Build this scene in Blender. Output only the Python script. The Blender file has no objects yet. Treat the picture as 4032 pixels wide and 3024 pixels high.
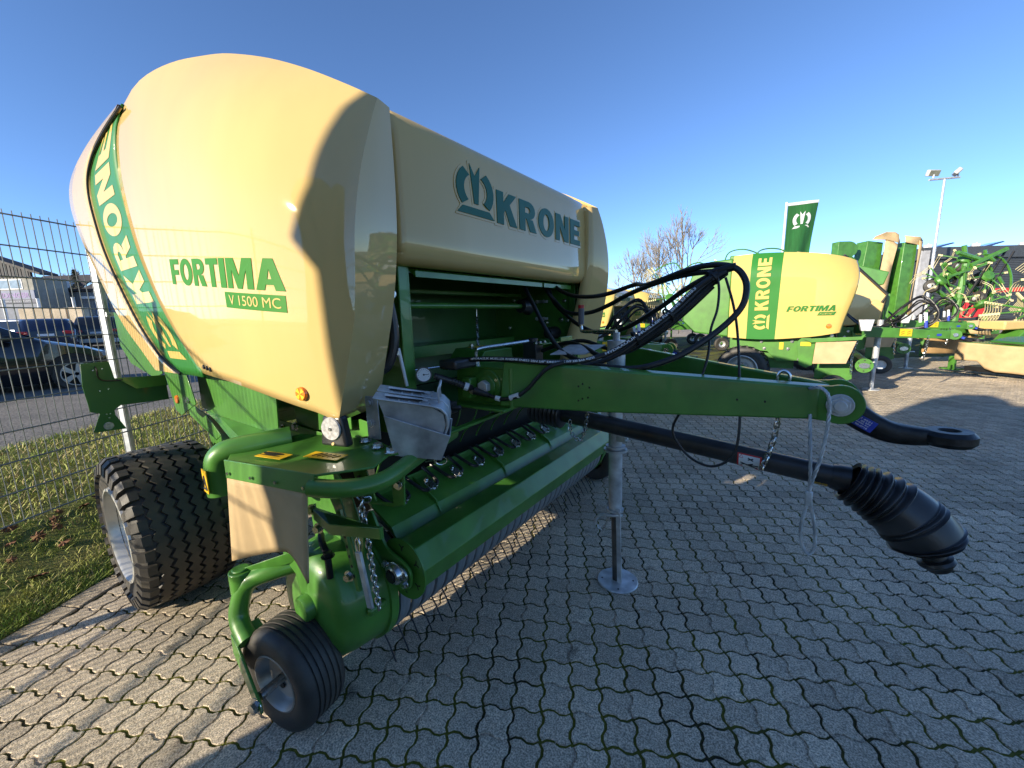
import bpy, bmesh, math, random
import numpy as np
from mathutils import Vector, Matrix, Quaternion
random.seed(11)
S = bpy.context.scene
COL = S.collection
PI = math.pi
def rad(a): return math.radians(a)

# ------------------------------------------------------------------ camera
CAM = Vector((0, 0, 1.5)); YAW, PITCH, ROLL = rad(35.3), rad(9.7), rad(-1.6)
fwd = Vector((-math.sin(YAW)*math.cos(PITCH), math.cos(YAW)*math.cos(PITCH), -math.sin(PITCH)))
rgt = Vector((math.cos(YAW), math.sin(YAW), 0)); upv = rgt.cross(fwd)
rgt, upv = math.cos(ROLL)*rgt + math.sin(ROLL)*upv, -math.sin(ROLL)*rgt + math.cos(ROLL)*upv
cd = bpy.data.cameras.new('camera'); cam = bpy.data.objects.new('camera', cd); COL.objects.link(cam)
cam.matrix_world = Matrix(((rgt.x, upv.x, -fwd.x, CAM.x), (rgt.y, upv.y, -fwd.y, CAM.y), (rgt.z, upv.z, -fwd.z, CAM.z), (0, 0, 0, 1)))
cd.sensor_fit = 'HORIZONTAL'; cd.sensor_width = 36; cd.lens = 14.0625
cd.clip_start = 0.02; cd.clip_end = 3000
S.camera = cam
# ------------------------------------------------------------------ sky, sun, exposure
SUN_EL = rad(18.5); SH = Vector((0.34, 0.94, 0)).normalized()      # shadows fall along SH
w = bpy.data.worlds.new('World'); S.world = w; w.use_nodes = True
nt = w.node_tree; nt.nodes.clear()
sky = nt.nodes.new('ShaderNodeTexSky'); sky.sky_type = 'NISHITA'; sky.sun_disc = False
sky.sun_elevation = SUN_EL; sky.sun_rotation = math.atan2(-SH.x, -SH.y)
sky.air_density = 0.72; sky.dust_density = 0.0; sky.ozone_density = 4.4; sky.altitude = 1500
bg = nt.nodes.new('ShaderNodeBackground'); bg.inputs[1].default_value = 0.092
wo = nt.nodes.new('ShaderNodeOutputWorld')
nt.links.new(sky.outputs[0], bg.inputs[0]); nt.links.new(bg.outputs[0], wo.inputs[0])
sd = bpy.data.lights.new('sun', 'SUN'); sd.energy = 3.0; sd.angle = rad(0.53); sd.color = (1.0, 0.88, 0.68)
sun = bpy.data.objects.new('sun', sd); COL.objects.link(sun); sun.location = (-6, -12, 12)
ldir = Vector((SH.x*math.cos(SUN_EL), SH.y*math.cos(SUN_EL), -math.sin(SUN_EL)))
sun.rotation_euler = ldir.to_track_quat('-Z', 'Y').to_euler()
S.view_settings.view_transform = 'Standard'; S.view_settings.look = 'None'
S.view_settings.exposure = 1.6; S.view_settings.gamma = 1.0
S.view_settings.use_curve_mapping = False
S.cycles.caustics_reflective = False

# ------------------------------------------------------------------ materials
MATS = {}
def mat(name, col, rough=0.5, metal=0.0, coat=0.0, var=0.12, vscale=3.0, bump=0.0, bscale=60.0, stretch=(1, 1, 1), trans=0.0, spec=0.5, col2=None, aniso=None):
    m = bpy.data.materials.new(name); m.use_nodes = True; MATS[name] = m
    t = m.node_tree; n = t.nodes; b = n['Principled BSDF']
    b.inputs['Metallic'].default_value = metal; b.inputs['Coat Weight'].default_value = coat
    b.inputs['Coat Roughness'].default_value = 0.035; b.inputs['Specular IOR Level'].default_value = spec
    if trans: b.inputs['Transmission Weight'].default_value = trans
    tc = n.new('ShaderNodeTexCoord'); mp = n.new('ShaderNodeMapping'); mp.inputs['Scale'].default_value = stretch
    t.links.new(tc.outputs['Object'], mp.inputs[0])
    nz = n.new('ShaderNodeTexNoise'); nz.inputs['Scale'].default_value = vscale; nz.inputs['Detail'].default_value = 6
    t.links.new(mp.outputs[0], nz.inputs[0])
    mx = n.new('ShaderNodeMix'); mx.data_type = 'RGBA'
    c2 = col2 if col2 else tuple(c*(1-var*2.2) for c in col)
    c1 = col if col2 else tuple(min(1, c*(1+var)) for c in col)
    mx.inputs[6].default_value = (*c1, 1); mx.inputs[7].default_value = (*c2, 1)
    rp = n.new('ShaderNodeMapRange'); rp.inputs[1].default_value = 0.3; rp.inputs[2].default_value = 0.72
    t.links.new(nz.outputs[0], rp.inputs[0]); t.links.new(rp.outputs[0], mx.inputs[0])
    t.links.new(mx.outputs[2], b.inputs['Base Color'])
    rr = n.new('ShaderNodeMapRange'); rr.inputs[3].default_value = rough*0.8; rr.inputs[4].default_value = min(1, rough*1.25)
    t.links.new(nz.outputs[0], rr.inputs[0]); t.links.new(rr.outputs[0], b.inputs['Roughness'])
    if bump:
        nb = n.new('ShaderNodeTexNoise'); nb.inputs['Scale'].default_value = bscale; nb.inputs['Detail'].default_value = 4
        t.links.new(mp.outputs[0], nb.inputs[0])
        bp = n.new('ShaderNodeBump'); bp.inputs['Strength'].default_value = bump; bp.inputs['Distance'].default_value = 0.01
        t.links.new(nb.outputs[0], bp.inputs['Height']); t.links.new(bp.outputs[0], b.inputs['Normal'])
    return m
CREAM = mat('cream_paint', (0.62, 0.44, 0.18), 0.6, coat=1.0, var=0.014, vscale=9, spec=0.0, stretch=(1, 1, 0.10))
CREAM2 = mat('yellow_cream_paint', (0.60, 0.45, 0.14), 0.6, coat=0.7, var=0.03, vscale=1.5, spec=0.0)
GREEN = mat('green_paint', (0.068, 0.215, 0.030), 0.40, coat=0.35, var=0.13, vscale=7, bump=0.03, bscale=220)
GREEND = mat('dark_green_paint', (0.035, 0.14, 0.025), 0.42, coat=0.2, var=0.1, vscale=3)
STRIPE = mat('green_decal', (0.030, 0.185, 0.030), 0.5, coat=0.3, var=0.04, spec=0.2)
LETTERG = mat('letter_green', (0.035, 0.20, 0.022), 0.55, var=0.04, spec=0.2)
LOGOG = mat('logo_green', (0.016, 0.125, 0.075), 0.5, coat=0.1, var=0.05, spec=0.25)  # teal cast of the reflected sky is put into this green
FLAP = mat('beige_rubber_flap', (0.52, 0.375, 0.20), 0.75, var=0.06, vscale=8, bump=0.15, bscale=500)
RUBBER = mat('black_rubber', (0.022, 0.022, 0.024), 0.55, var=0.25, vscale=9, bump=0.12, bscale=180, col2=(0.07, 0.062, 0.05))
HOSE = mat('hose_rubber', (0.013, 0.013, 0.014), 0.42, var=0.3, vscale=20, bump=0.1, bscale=400)
BPLAST = mat('black_plastic', (0.014, 0.014, 0.016), 0.33, var=0.25, vscale=7, col2=(0.045, 0.044, 0.045), bump=0.04, bscale=120)
GALV = mat('galvanised_steel', (0.60, 0.62, 0.64), 0.42, metal=0.45, var=0.22, vscale=14, bump=0.03, bscale=90)
ZINC = mat('zinc_bolt', (0.66, 0.66, 0.65), 0.26, metal=1.0, var=0.15, vscale=30)
BAND = mat('steel_band', (0.34, 0.36, 0.38), 0.38, metal=0.6, var=0.18, vscale=8, stretch=(1, 6, 1))
DARKM = mat('dark_steel', (0.03, 0.03, 0.032), 0.45, metal=0.6, var=0.3)
RIM = mat('silver_rim', (0.60, 0.60, 0.58), 0.35, metal=0.55, var=0.06)
ORANGE = mat('orange_reflector', (0.85, 0.22, 0.02), 0.2, coat=0.8, var=0.25, vscale=60)
WREF = mat('white_reflector', (0.46, 0.46, 0.47), 0.25, coat=0.7, var=0.2, vscale=80)
YDEC = mat('yellow_decal', (0.82, 0.50, 0.02), 0.4, var=0.03)
WDEC = mat('white_decal', (0.78, 0.78, 0.78), 0.45, var=0.03)
BDEC = mat('blue_decal', (0.03, 0.06, 0.42), 0.4, var=0.05)
RDEC = mat('red_decal', (0.60, 0.03, 0.03), 0.4, var=0.05)
KDEC = mat('black_decal', (0.012, 0.012, 0.012), 0.5, var=0.05)
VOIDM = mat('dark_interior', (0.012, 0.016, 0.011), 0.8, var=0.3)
WHITE = mat('white_paint', (0.75, 0.75, 0.74), 0.5, var=0.04)
GLASS = mat('tinted_glass', (0.012, 0.015, 0.018), 0.05, coat=0.3, var=0.1, spec=0.8)
WIRE = mat('fence_zinc', (0.24, 0.26, 0.27), 0.5, metal=0.3, var=0.15, vscale=6)
BARK = mat('bark', (0.33, 0.285, 0.225), 0.9, var=0.3, vscale=5)

# ------------------------------------------------------------------ mesh helpers
def V(*a): return Vector(a)
class MB:
    def __init__(s): s.v = []; s.f = []; s.mi = []
    def add(s, vs, fs, m=0):
        o = len(s.v); s.v += [tuple(p) for p in vs]; s.f += [tuple(i+o for i in f) for f in fs]; s.mi += [m]*len(fs); return s
    def box(s, c, sz, R=None, m=0):
        hx, hy, hz = sz[0]/2, sz[1]/2, sz[2]/2
        ps = [V(x, y, z) for x in (-hx, hx) for y in (-hy, hy) for z in (-hz, hz)]
        if R is not None: ps = [R @ p for p in ps]
        c = Vector(c)
        return s.add([p+c for p in ps], [(0, 1, 3, 2), (4, 6, 7, 5), (0, 4, 5, 1), (2, 3, 7, 6), (0, 2, 6, 4), (1, 5, 7, 3)], m)
    def prism(s, pts, off, m=0):
        n = len(pts); off = Vector(off); pts = [Vector(p) for p in pts]
        fs = [tuple(range(n))[::-1], tuple(range(n, 2*n))]
        fs += [(i, (i+1) % n, (i+1) % n+n, i+n) for i in range(n)]
        return s.add(pts+[p+off for p in pts], fs, m)
    def tube(s, path, r, n=10, closed=False, caps=True, m=0):
        P = [Vector(p) for p in path]; k = len(P)
        rs = r if isinstance(r, (list, tuple)) else [r]*k
        T = []
        for i in range(k):
            a = P[(i-1) % k] if (closed or i > 0) else P[i]; b = P[(i+1) % k] if (closed or i < k-1) else P[i]
            d = b-a; T.append(d.normalized() if d.length > 1e-9 else V(0, 0, 1))
        ref = V(0, 0, 1) if abs(T[0].z) < 0.9 else V(1, 0, 0)
        N = (ref-T[0]*ref.dot(T[0])).normalized(); vs = []
        for i in range(k):
            N = (N-T[i]*N.dot(T[i])).normalized(); B = T[i].cross(N)
            for j in range(n):
                a = 2*PI*j/n; vs.append(P[i]+(N*math.cos(a)+B*math.sin(a))*rs[i])
        fs = []
        for i in range(k if closed else k-1):
            i2 = (i+1) % k
            for j in range(n):
                j2 = (j+1) % n; fs.append((i*n+j, i*n+j2, i2*n+j2, i2*n+j))
        if caps and not closed: fs += [tuple(range(n))[::-1], tuple(range((k-1)*n, k*n))]
        return s.add(vs, fs, m)
    def lathe(s, prof, o, ax, n=24, m=0, ang=2*PI, closed_prof=False, a0=0):
        o = Vector(o); ax = Vector(ax).normalized(); ref = V(0, 0, 1) if abs(ax.z) < 0.9 else V(1, 0, 0)
        N = (ref-ax*ref.dot(ax)).normalized(); B = ax.cross(N); k = len(prof); full = ang > 6.28
        cnt = n if full else n+1; vs = []
        for j in range(cnt):
            a = a0+ang*j/n
            for (r, h) in prof: vs.append(o+ax*h+(N*math.cos(a)+B*math.sin(a))*r)
        fs = []
        for j in range(n):
            j2 = (j+1) % cnt
            for i in range(k if closed_prof else k-1):
                i2 = (i+1) % k; fs.append((j*k+i, j2*k+i, j2*k+i2, j*k+i2))
        return s.add(vs, fs, m)
    def cyl(s, a, b, r, n=12, m=0): return s.tube([a, b], r, n, m=m)
    def grid(s, rows, m=0):
        k = len(rows[0]); vs = [p for r in rows for p in r]
        return s.add(vs, [(i*k+j, i*k+j+1, (i+1)*k+j+1, (i+1)*k+j) for i in range(len(rows)-1) for j in range(k-1)], m)
    def hexbolt(s, c, ax, r=0.012, h=0.009, washer=True, m=0):
        ax = Vector(ax).normalized(); c = Vector(c)
        if washer: s.tube([c, c+ax*0.003], r*1.5, 12, m=m)
        s.tube([c+ax*0.002, c+ax*(h+0.002)], r, 6, m=m); return s
    def xf(s, M):
        s.v = [tuple(M @ Vector(p)) for p in s.v]; return s
def top_of(o):
    while o.parent: o = o.parent
    return o
def obj(name, mb, mats, parent=None, smooth=35, bevel=0, solid=0, seg=2):
    me = bpy.data.meshes.new(name); me.from_pydata(mb.v, [], mb.f); me.update()
    if not isinstance(mats, (list, tuple)): mats = [mats]
    for m in mats: me.materials.append(m)
    if len(mats) > 1: me.polygons.foreach_set('material_index', mb.mi)
    o = bpy.data.objects.new(name, me); COL.objects.link(o)
    if parent:
        o.parent = parent; me.transform(Matrix.Translation(-top_of(parent).location))
    bm = bmesh.new(); bm.from_mesh(me); bmesh.ops.recalc_face_normals(bm, faces=bm.faces); bm.to_mesh(me); bm.free()
    if smooth: me.shade_smooth(); me.set_sharp_from_angle(angle=rad(smooth))
    if solid:
        md = o.modifiers.new('thickness', 'SOLIDIFY'); md.thickness = abs(solid); md.offset = -1 if solid > 0 else 1
    if bevel:
        md = o.modifiers.new('edge', 'BEVEL'); md.width = bevel; md.segments = seg; md.limit_method = 'ANGLE'; md.angle_limit = rad(40)
    return o
def tag(o, label=None, cat=None, group=None, kind=None):
    if label: o['label'] = label
    if cat: o['category'] = cat
    if group: o['group'] = group
    if kind: o['kind'] = kind
    return o
def thing(name, loc, label, cat, group=None):
    o = bpy.data.objects.new(name, None); COL.objects.link(o); o.location = loc; o.empty_display_size = 0.2
    return tag(o, label, cat, group)
def copy_tree(o, parent=None):
    c = o.copy(); COL.objects.link(c); c.parent = parent
    for ch in list(o.children): copy_tree(ch, c)
    return c
def put(o, loc, rz=0, sc=1): o.location = loc; o.rotation_euler = (0, 0, rz); o.scale = (sc,)*3; return o
def ci(xs, ys, x):
    """smooth interpolation through keys"""
    n = len(xs)
    if x <= xs[0]: return ys[0]
    if x >= xs[-1]: return ys[-1]
    i = max(j for j in range(n-1) if xs[j] <= x); h = xs[i+1]-xs[i]; t = (x-xs[i])/h
    def sl(j):
        if j == 0: return (ys[1]-ys[0])/(xs[1]-xs[0])
        if j == n-1: return (ys[-1]-ys[-2])/(xs[-1]-xs[-2])
        return (ys[j+1]-ys[j-1])/(xs[j+1]-xs[j-1])
    m0, m1 = sl(i)*h, sl(i+1)*h
    return (2*t**3-3*t*t+1)*ys[i]+(t**3-2*t*t+t)*m0+(-2*t**3+3*t*t)*ys[i+1]+(t**3-t*t)*m1
def smooth_path(pts, k=6, closed=False):
    P = [Vector(p) for p in pts]; n = len(P); out = []
    rng = range(n if closed else n-1)
    for i in rng:
        p0 = P[(i-1) % n] if (closed or i > 0) else P[0]; p1 = P[i]; p2 = P[(i+1) % n]; p3 = P[(i+2) % n] if (closed or i < n-2) else P[-1]
        for q in range(k):
            t = q/k
            out.append(0.5*((2*p1)+(p2-p0)*t+(2*p0-5*p1+4*p2-p3)*t*t+(3*p1-p0-3*p2+p3)*t**3))
    if not closed: out.append(P[-1])
    return out
_tc = {}
def text_geo(s, bold=0.0, shear=0.0, space=1.0, extr=False):
    key = (s, bold, shear, space, extr)
    if key in _tc: return _tc[key]
    cu = bpy.data.curves.new('t', 'FONT'); cu.body = s; cu.size = 1; cu.offset = bold; cu.shear = shear; cu.space_character = space
    cu.resolution_u = 3; cu.extrude = 0.5 if extr else 0.0; cu.fill_mode = 'BOTH' if extr else 'FRONT'
    o = bpy.data.objects.new('t', cu); COL.objects.link(o)
    dg = bpy.context.evaluated_depsgraph_get(); me = o.evaluated_get(dg).to_mesh()
    vs = [tuple(v.co) for v in me.vertices]; fs = [tuple(p.vertices) for p in me.polygons]
    o.evaluated_get(dg).to_mesh_clear(); bpy.data.objects.remove(o); bpy.data.curves.remove(cu)
    x0 = min(v[0] for v in vs); x1 = max(v[0] for v in vs); y0 = min(v[1] for v in vs); y1 = max(v[1] for v in vs)
    vs = [((v[0]-x0)/(x1-x0), (v[1]-y0)/(y1-y0), v[2]+0.5 if extr else 0.0) for v in vs]
    _tc[key] = (vs, fs); return vs, fs
def text_mb(s, mapf, bold=0.02, shear=0.0, space=1.0, extr=False, mb=None):
    vs, fs = text_geo(s, bold, shear, space, extr); mb = mb or MB()
    return mb.add([mapf(*v) for v in vs], fs)
def flat(o, U, Vv, N=None, d=0.0):
    o, U, Vv = Vector(o), Vector(U), Vector(Vv); N = Vector(N) if N is not None else U.cross(Vv).normalized()
    return lambda u, v, q=0: o+U*u+Vv*v+N*(d*q)
def crown_polys(g=0.0):
    """crown emblem in a unit box, u,v in 0..1; g grows it"""
    def arc(sg):
        o = [(sg*(0.5+g)*math.cos(rad(a)), 0.02+(0.5+g)*math.sin(rad(a))) for a in np.linspace(52, -42, 9)]
        i = [(sg*(0.31-g)*math.cos(rad(a)), 0.02+(0.31-g)*math.sin(rad(a))) for a in np.linspace(-48, 60, 9)]
        return o+i
    mid = [(-0.135-g, 0.52+g), (-0.015, 0.30+g), (0.135+g, 0.52+g), (0.055+g, -0.26-g), (-0.055-g, -0.26-g)]
    base = [(-0.5-g, -0.5-g), (0.5+g, -0.5-g), (0.36+g*0.6, -0.35+g), (-0.36-g*0.6, -0.35+g)]
    return [[(x+0.5, y+0.5) for x, y in p] for p in (arc(-1), arc(1), mid, base)]
def crown_mb(mapf, extr=False, g=0.0, mb=None):
    mb = mb or MB()
    for p in crown_polys(g):
        n = len(p)
        if not extr: mb.add([mapf(u, v, 0) for u, v in p], [tuple(range(n))])
        else:
            mb.add([mapf(u, v, 0) for u, v in p]+[mapf(u, v, 1) for u, v in p], [tuple(range(n, 2*n))]+[(i, (i+1) % n, (i+1) % n+n, i+n) for i in range(n)])
    return mb
# heavy block capitals, non-overlapping pieces in a box of height 1
def _ring(out, inn): return [[out[i], out[i+1], inn[i+1], inn[i]] for i in range(len(out)-1)]
def _arc(cx, cy, rx, ry, a0, a1, n=10): return [(cx+rx*math.cos(rad(a)), cy+ry*math.sin(rad(a))) for a in np.linspace(a0, a1, n)]
def glyph(c):
    b = 0.27
    if c == 'I': return 0.30, [[(0, 0), (0.30, 0), (0.30, 1), (0, 1)]]
    if c == 'F': return 0.66, [[(0, 0), (b, 0), (b, 0.38), (0.60, 0.38), (0.60, 0.58), (b, 0.58), (b, 0.79), (0.66, 0.79), (0.66, 1), (0, 1)]]
    if c == 'E': return 0.68, [[(0, 0), (0.68, 0), (0.68, 0.21), (b, 0.21), (b, 0.40), (0.62, 0.40), (0.62, 0.60), (b, 0.60), (b, 0.79), (0.67, 0.79), (0.67, 1), (0, 1)]]
    if c == 'T': return 0.72, [[(0.225, 0), (0.495, 0), (0.495, 0.78), (0.72, 0.78), (0.72, 1), (0, 1), (0, 0.78), (0.225, 0.78)]]
    if c == 'N': return 0.82, [[(0, 0), (0.25, 0), (0.25, 0.55), (0.53, 0), (0.82, 0), (0.82, 1), (0.57, 1), (0.57, 0.46), (0.29, 1), (0, 1)]]
    if c == 'M': return 1.02, [[(0, 0), (0.23, 0), (0.23, 0.62), (0.42, 0), (0.60, 0), (0.79, 0.62), (0.79, 0), (1.02, 0), (1.02, 1), (0.68, 1), (0.51, 0.42), (0.34, 1), (0, 1)]]
    if c == 'A': return 0.86, [[(0, 0), (0.27, 0), (0.315, 0.18), (0.29, 0.36), (0.37, 0.36), (0.43, 0.68), (0.43, 1), (0.29, 1)], [(0.86, 0), (0.57, 1), (0.43, 1), (0.43, 0.68), (0.49, 0.36), (0.57, 0.36), (0.545, 0.18), (0.59, 0)], [(0.315, 0.18), (0.545, 0.18), (0.57, 0.36), (0.29, 0.36)]]
    if c == 'K': return 0.84, [[(0, 0), (b, 0), (b, 0.36), (0.35, 0.46), (0.53, 0), (0.84, 0), (0.53, 0.66), (0.82, 1), (0.51, 1), (b, 0.68), (b, 1), (0, 1)]]
    if c == 'O': return 0.86, _ring(_arc(0.43, 0.5, 0.43, 0.515, 0, 360, 29), _arc(0.43, 0.5, 0.17, 0.30, 0, 360, 29))
    if c == 'R':
        o = [(b, 1), (0.42, 1)]+_arc(0.44, 0.705, 0.32, 0.295, 88, -88, 9)+[(0.42, 0.41), (b, 0.41)]
        i = [(b, 0.80), (0.42, 0.80)]+_arc(0.42, 0.705, 0.09, 0.095, 80, -80, 9)+[(0.42, 0.61), (b, 0.61)]
        return 0.82, [[(0, 0), (b, 0), (b, 1), (0, 1)]]+_ring(o, i)+[[(0.50, 0), (0.82, 0), (0.64, 0.41), (0.33, 0.41)]]
    return 0.3, []
_gc = {}
def block_geo(s, gap=0.10, nx=0):
    key = (s, gap)
    if key in _gc: return _gc[key]
    x = 0; polys = []
    for c in s:
        w_, ps = glyph(c); polys += [[(x+p[0], p[1]) for p in q] for q in ps]; x += w_+gap
    x -= gap; _gc[key] = [[(p[0]/x, p[1]) for p in q] for q in polys]; return _gc[key]
def block_text(s, mapf, extr=False, gap=0.10, mb=None, cuts=0):
    mb = mb or MB()
    for p in block_geo(s, gap):
        n = len(p)
        if extr: mb.add([mapf(u, v, 0) for u, v in p]+[mapf(u, v, 1) for u, v in p], [tuple(range(n, 2*n))]+[(i, (i+1) % n, (i+1) % n+n, i+n) for i in range(n)])
        else: mb.add([mapf(u, v, 0) for u, v in p], [tuple(range(n))])
    return mb

# ================================================================== THE SETTING
CELL = 0.114; GA = rad(28.42)
GI = V(math.cos(GA), math.sin(GA), 0); GJ = V(-math.sin(GA), math.cos(GA), 0); GO = V(-1.015, 1.711, 0)
def gp(i, j, z=0.0): return GO+GI*(i*CELL)+GJ*(j*CELL)+V(0, 0, z)

def concrete_mat(name, base, far=False):
    m = bpy.data.materials.new(name); m.use_nodes = True; t = m.node_tree; n = t.nodes; b = n['Principled BSDF']
    tc = n.new('ShaderNodeTexCoord'); geo = n.new('ShaderNodeNewGeometry'); oi = n.new('ShaderNodeObjectInfo')
    def noise(sc, det=4):
        z = n.new('ShaderNodeTexNoise'); z.inputs['Scale'].default_value = sc; z.inputs['Detail'].default_value = det
        t.links.new(geo.outputs['Position'], z.inputs[0]); return z
    def rng(src, a, bb, c, d):
        r = n.new('ShaderNodeMapRange'); r.inputs[1].default_value = a; r.inputs[2].default_value = bb; r.inputs[3].default_value = c; r.inputs[4].default_value = d
        t.links.new(src, r.inputs[0]); return r.outputs[0]
    def mul(a, b_):
        q = n.new('ShaderNodeMath'); q.operation = 'MULTIPLY'; t.links.new(a, q.inputs[0])
        if hasattr(b_, 'links'): t.links.new(b_, q.inputs[1])
        else: q.inputs[1].default_value = b_
        return q.outputs[0]
    fine = rng(noise(170, 3).outputs[0], 0.36, 0.66, 0.52, 1.55)
    mid = rng(noise(42, 4).outputs[0], 0.3, 0.7, 0.82, 1.18)
    big = rng(noise(1.1, 5).outputs[0], 0.3, 0.7, 0.80, 1.16)
    isl = rng(geo.outputs['Random Per Island'], 0, 1, 0.82, 1.16)
    orn = rng(oi.outputs['Random'], 0, 1, 0.90, 1.10)
    f = mul(mul(mul(fine, mid), big), mul(isl, orn))
    st = rng(noise(6.0, 6).outputs[0], 0.645, 0.75, 1.0, 0.42)        # oil stains
    f = mul(f, st)
    cm = n.new('ShaderNodeVectorMath'); cm.operation = 'SCALE'; cm.inputs[0].default_value = base; t.links.new(f, cm.inputs['Scale'])
    t.links.new(cm.outputs[0], b.inputs['Base Color']); b.inputs['Roughness'].default_value = 0.85; b.inputs['Specular IOR Level'].default_value = 0.3
    bp = n.new('ShaderNodeBump'); bp.inputs['Strength'].default_value = 0.55; bp.inputs['Distance'].default_value = 0.003
    t.links.new(noise(420, 3).outputs[0], bp.inputs['Height']); t.links.new(bp.outputs[0], b.inputs['Normal'])
    return m
PAVER = concrete_mat('paver_concrete', (0.50, 0.42, 0.315))
EDGEST = concrete_mat('edge_stone_concrete', (0.47, 0.39, 0.285))
def two_tone(name, c1, c2, scale, lo, hi, rough=0.95, bump=0.6, bs=120, c3=None):
    m = bpy.data.materials.new(name); m.use_nodes = True; t = m.node_tree; n = t.nodes; b = n['Principled BSDF']
    geo = n.new('ShaderNodeNewGeometry'); z = n.new('ShaderNodeTexNoise'); z.inputs['Scale'].default_value = scale; z.inputs['Detail'].default_value = 8
    t.links.new(geo.outputs['Position'], z.inputs[0])
    r = n.new('ShaderNodeMapRange'); r.inputs[1].default_value = lo; r.inputs[2].default_value = hi; t.links.new(z.outputs[0], r.inputs[0])
    mx = n.new('ShaderNodeMix'); mx.data_type = 'RGBA'; mx.inputs[6].default_value = (*c1, 1); mx.inputs[7].default_value = (*c2, 1); t.links.new(r.outputs[0], mx.inputs[0])
    out = mx.outputs[2]
    z2 = n.new('ShaderNodeTexNoise'); z2.inputs['Scale'].default_value = bs; z2.inputs['Detail'].default_value = 5; t.links.new(geo.outputs['Position'], z2.inputs[0])
    if c3:
        r2 = n.new('ShaderNodeMapRange'); r2.inputs[1].default_value = 0.45; r2.inputs[2].default_value = 0.7; t.links.new(z2.outputs[0], r2.inputs[0])
        mx2 = n.new('ShaderNodeMix'); mx2.data_type = 'RGBA'; t.links.new(r2.outputs[0], mx2.inputs[0]); t.links.new(out, mx2.inputs[6]); mx2.inputs[7].default_value = (*c3, 1); out = mx2.outputs[2]
    t.links.new(out, b.inputs['Base Color']); b.inputs['Roughness'].default_value = rough; b.inputs['Specular IOR Level'].default_value = 0.25
    bp = n.new('ShaderNodeBump'); bp.inputs['Strength'].default_value = bump; bp.inputs['Distance'].default_value = 0.008
    t.links.new(z2.outputs[0], bp.inputs['Height']); t.links.new(bp.outputs[0], b.inputs['Normal'])
    return m
MOSS = two_tone('joint_moss', (0.03, 0.026, 0.018), (0.14, 0.14, 0.02), 2.3, 0.43, 0.55, c3=(0.07, 0.08, 0.014), bs=160)
GRASSG = two_tone('turf', (0.12, 0.17, 0.03), (0.24, 0.22, 0.08), 3.0, 0.35, 0.65, c3=(0.05, 0.045, 0.02), bs=90)
GRAVEL = two_tone('gravel', (0.16, 0.155, 0.145), (0.24, 0.225, 0.205), 2.0, 0.35, 0.65, c3=(0.07, 0.068, 0.065), bs=45)
FARG = two_tone('far_paving', (0.39, 0.325, 0.25), (0.44, 0.37, 0.28), 0.4, 0.35, 0.65, c3=(0.15, 0.14, 0.13), bs=9, bump=0.3)

g = MB(); g.add([(-700, -500, -0.06), (700, -500, -0.06), (700, 900, -0.06), (-700, 900, -0.06)], [(0, 1, 2, 3)])
tag(obj('ground', g, FARG), kind='structure')
# ---- paving: bed with joints, pavers as parts
g = MB(); g.add([gp(-22.1, -60, -0.0045), gp(190, -60, -0.0045), gp(190, 200, -0.0045), gp(-22.1, 200, -0.0045)], [(0, 1, 2, 3)])
paving = tag(obj('paving', g, MOSS), kind='structure')
WT = (0, 0.17, 0.40, 0.60, 0.83); WO = (0, 0.95, 0.75, -0.75, -0.95); WD = 0.0105
def cell_outline(cx, cy):
    """wavy square cell, lower-left lattice corner cx,cy (in cells), metres local"""
    a = CELL; pts = []
    for t, o in zip(WT, WO): pts.append((cx*a+t*a, cy*a+o*WD))
    for t, o in zip(WT, WO): pts.append(((cx+1)*a-o*WD, cy*a+t*a))
    for t, o in zip(WT, WO): pts.append(((cx+1)*a-t*a, (cy+1)*a-o*WD))
    for t, o in zip(WT, WO): pts.append((cx*a+o*WD, (cy+1)*a-t*a))
    return pts
def domino(vert):
    mb = MB(); cells = [(0, 0), (0, 1)] if vert else [(0, 0), (1, 0)]; a = CELL; ins = []
    for (cx, cy) in cells:
        P = cell_outline(cx, cy); c = ((cx+0.5)*a, (cy+0.5)*a); n = len(P)
        def shr(p, d): k = 1-d/(a/2); return (c[0]+(p[0]-c[0])*k, c[1]+(p[1]-c[1])*k)
        lo = [(*shr(p, 0.0036), -0.0085) for p in P]; hi = [(*shr(p, 0.0068), 0.0) for p in P]
        mb.add(lo+hi, [tuple(range(n, 2*n))]+[(i, (i+1) % n, (i+1) % n+n, i+n) for i in range(n)])
    q = [(0.006, a-0.012), (a-0.006, a-0.012), (a-0.006, a+0.012), (0.006, a+0.012)] if vert else [(a-0.012, 0.006), (a+0.012, 0.006), (a+0.012, a-0.006), (a-0.012, a-0.006)]
    mb.add([(x, y, -0.0042) for x, y in q], [(0, 1, 2, 3)])
    return mb
doms = [domino(False), domino(True)]
r0 = V(math.cos(YAW), math.sin(YAW), 0)
cand = []
for i in range(-23, 150):
    for j in range(-40, 150):
        k = (i+j) % 4
        if k not in (0, 2): continue
        if i == -23 and k == 2: continue
        p = gp(i+(1 if k == 0 else 0.5), j+(0.5 if k == 0 else 1))-CAM
        d = p.dot(fwd)
        if d < 0.4: continue
        x = p.dot(rgt)/d; y = p.dot(upv)/d
        if abs(x) > 1.5 or y < -1.15: continue
        if d > 11.5: continue
        inframe = abs(x) < 1.28 and y > -0.955
        cand.append((d+(0 if inframe else 100), i, j, k))
cand.sort()
proto = []
for q in (0, 1):
    me = bpy.data.meshes.new('paver'); me.from_pydata(doms[q].v, [], doms[q].f); me.materials.append(PAVER); me.update(); proto.append(me)
far = MB(); rg = random.Random(3)
RZ = Matrix.Rotation(GA, 4, 'Z')
fv = []; ff = []
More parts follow.
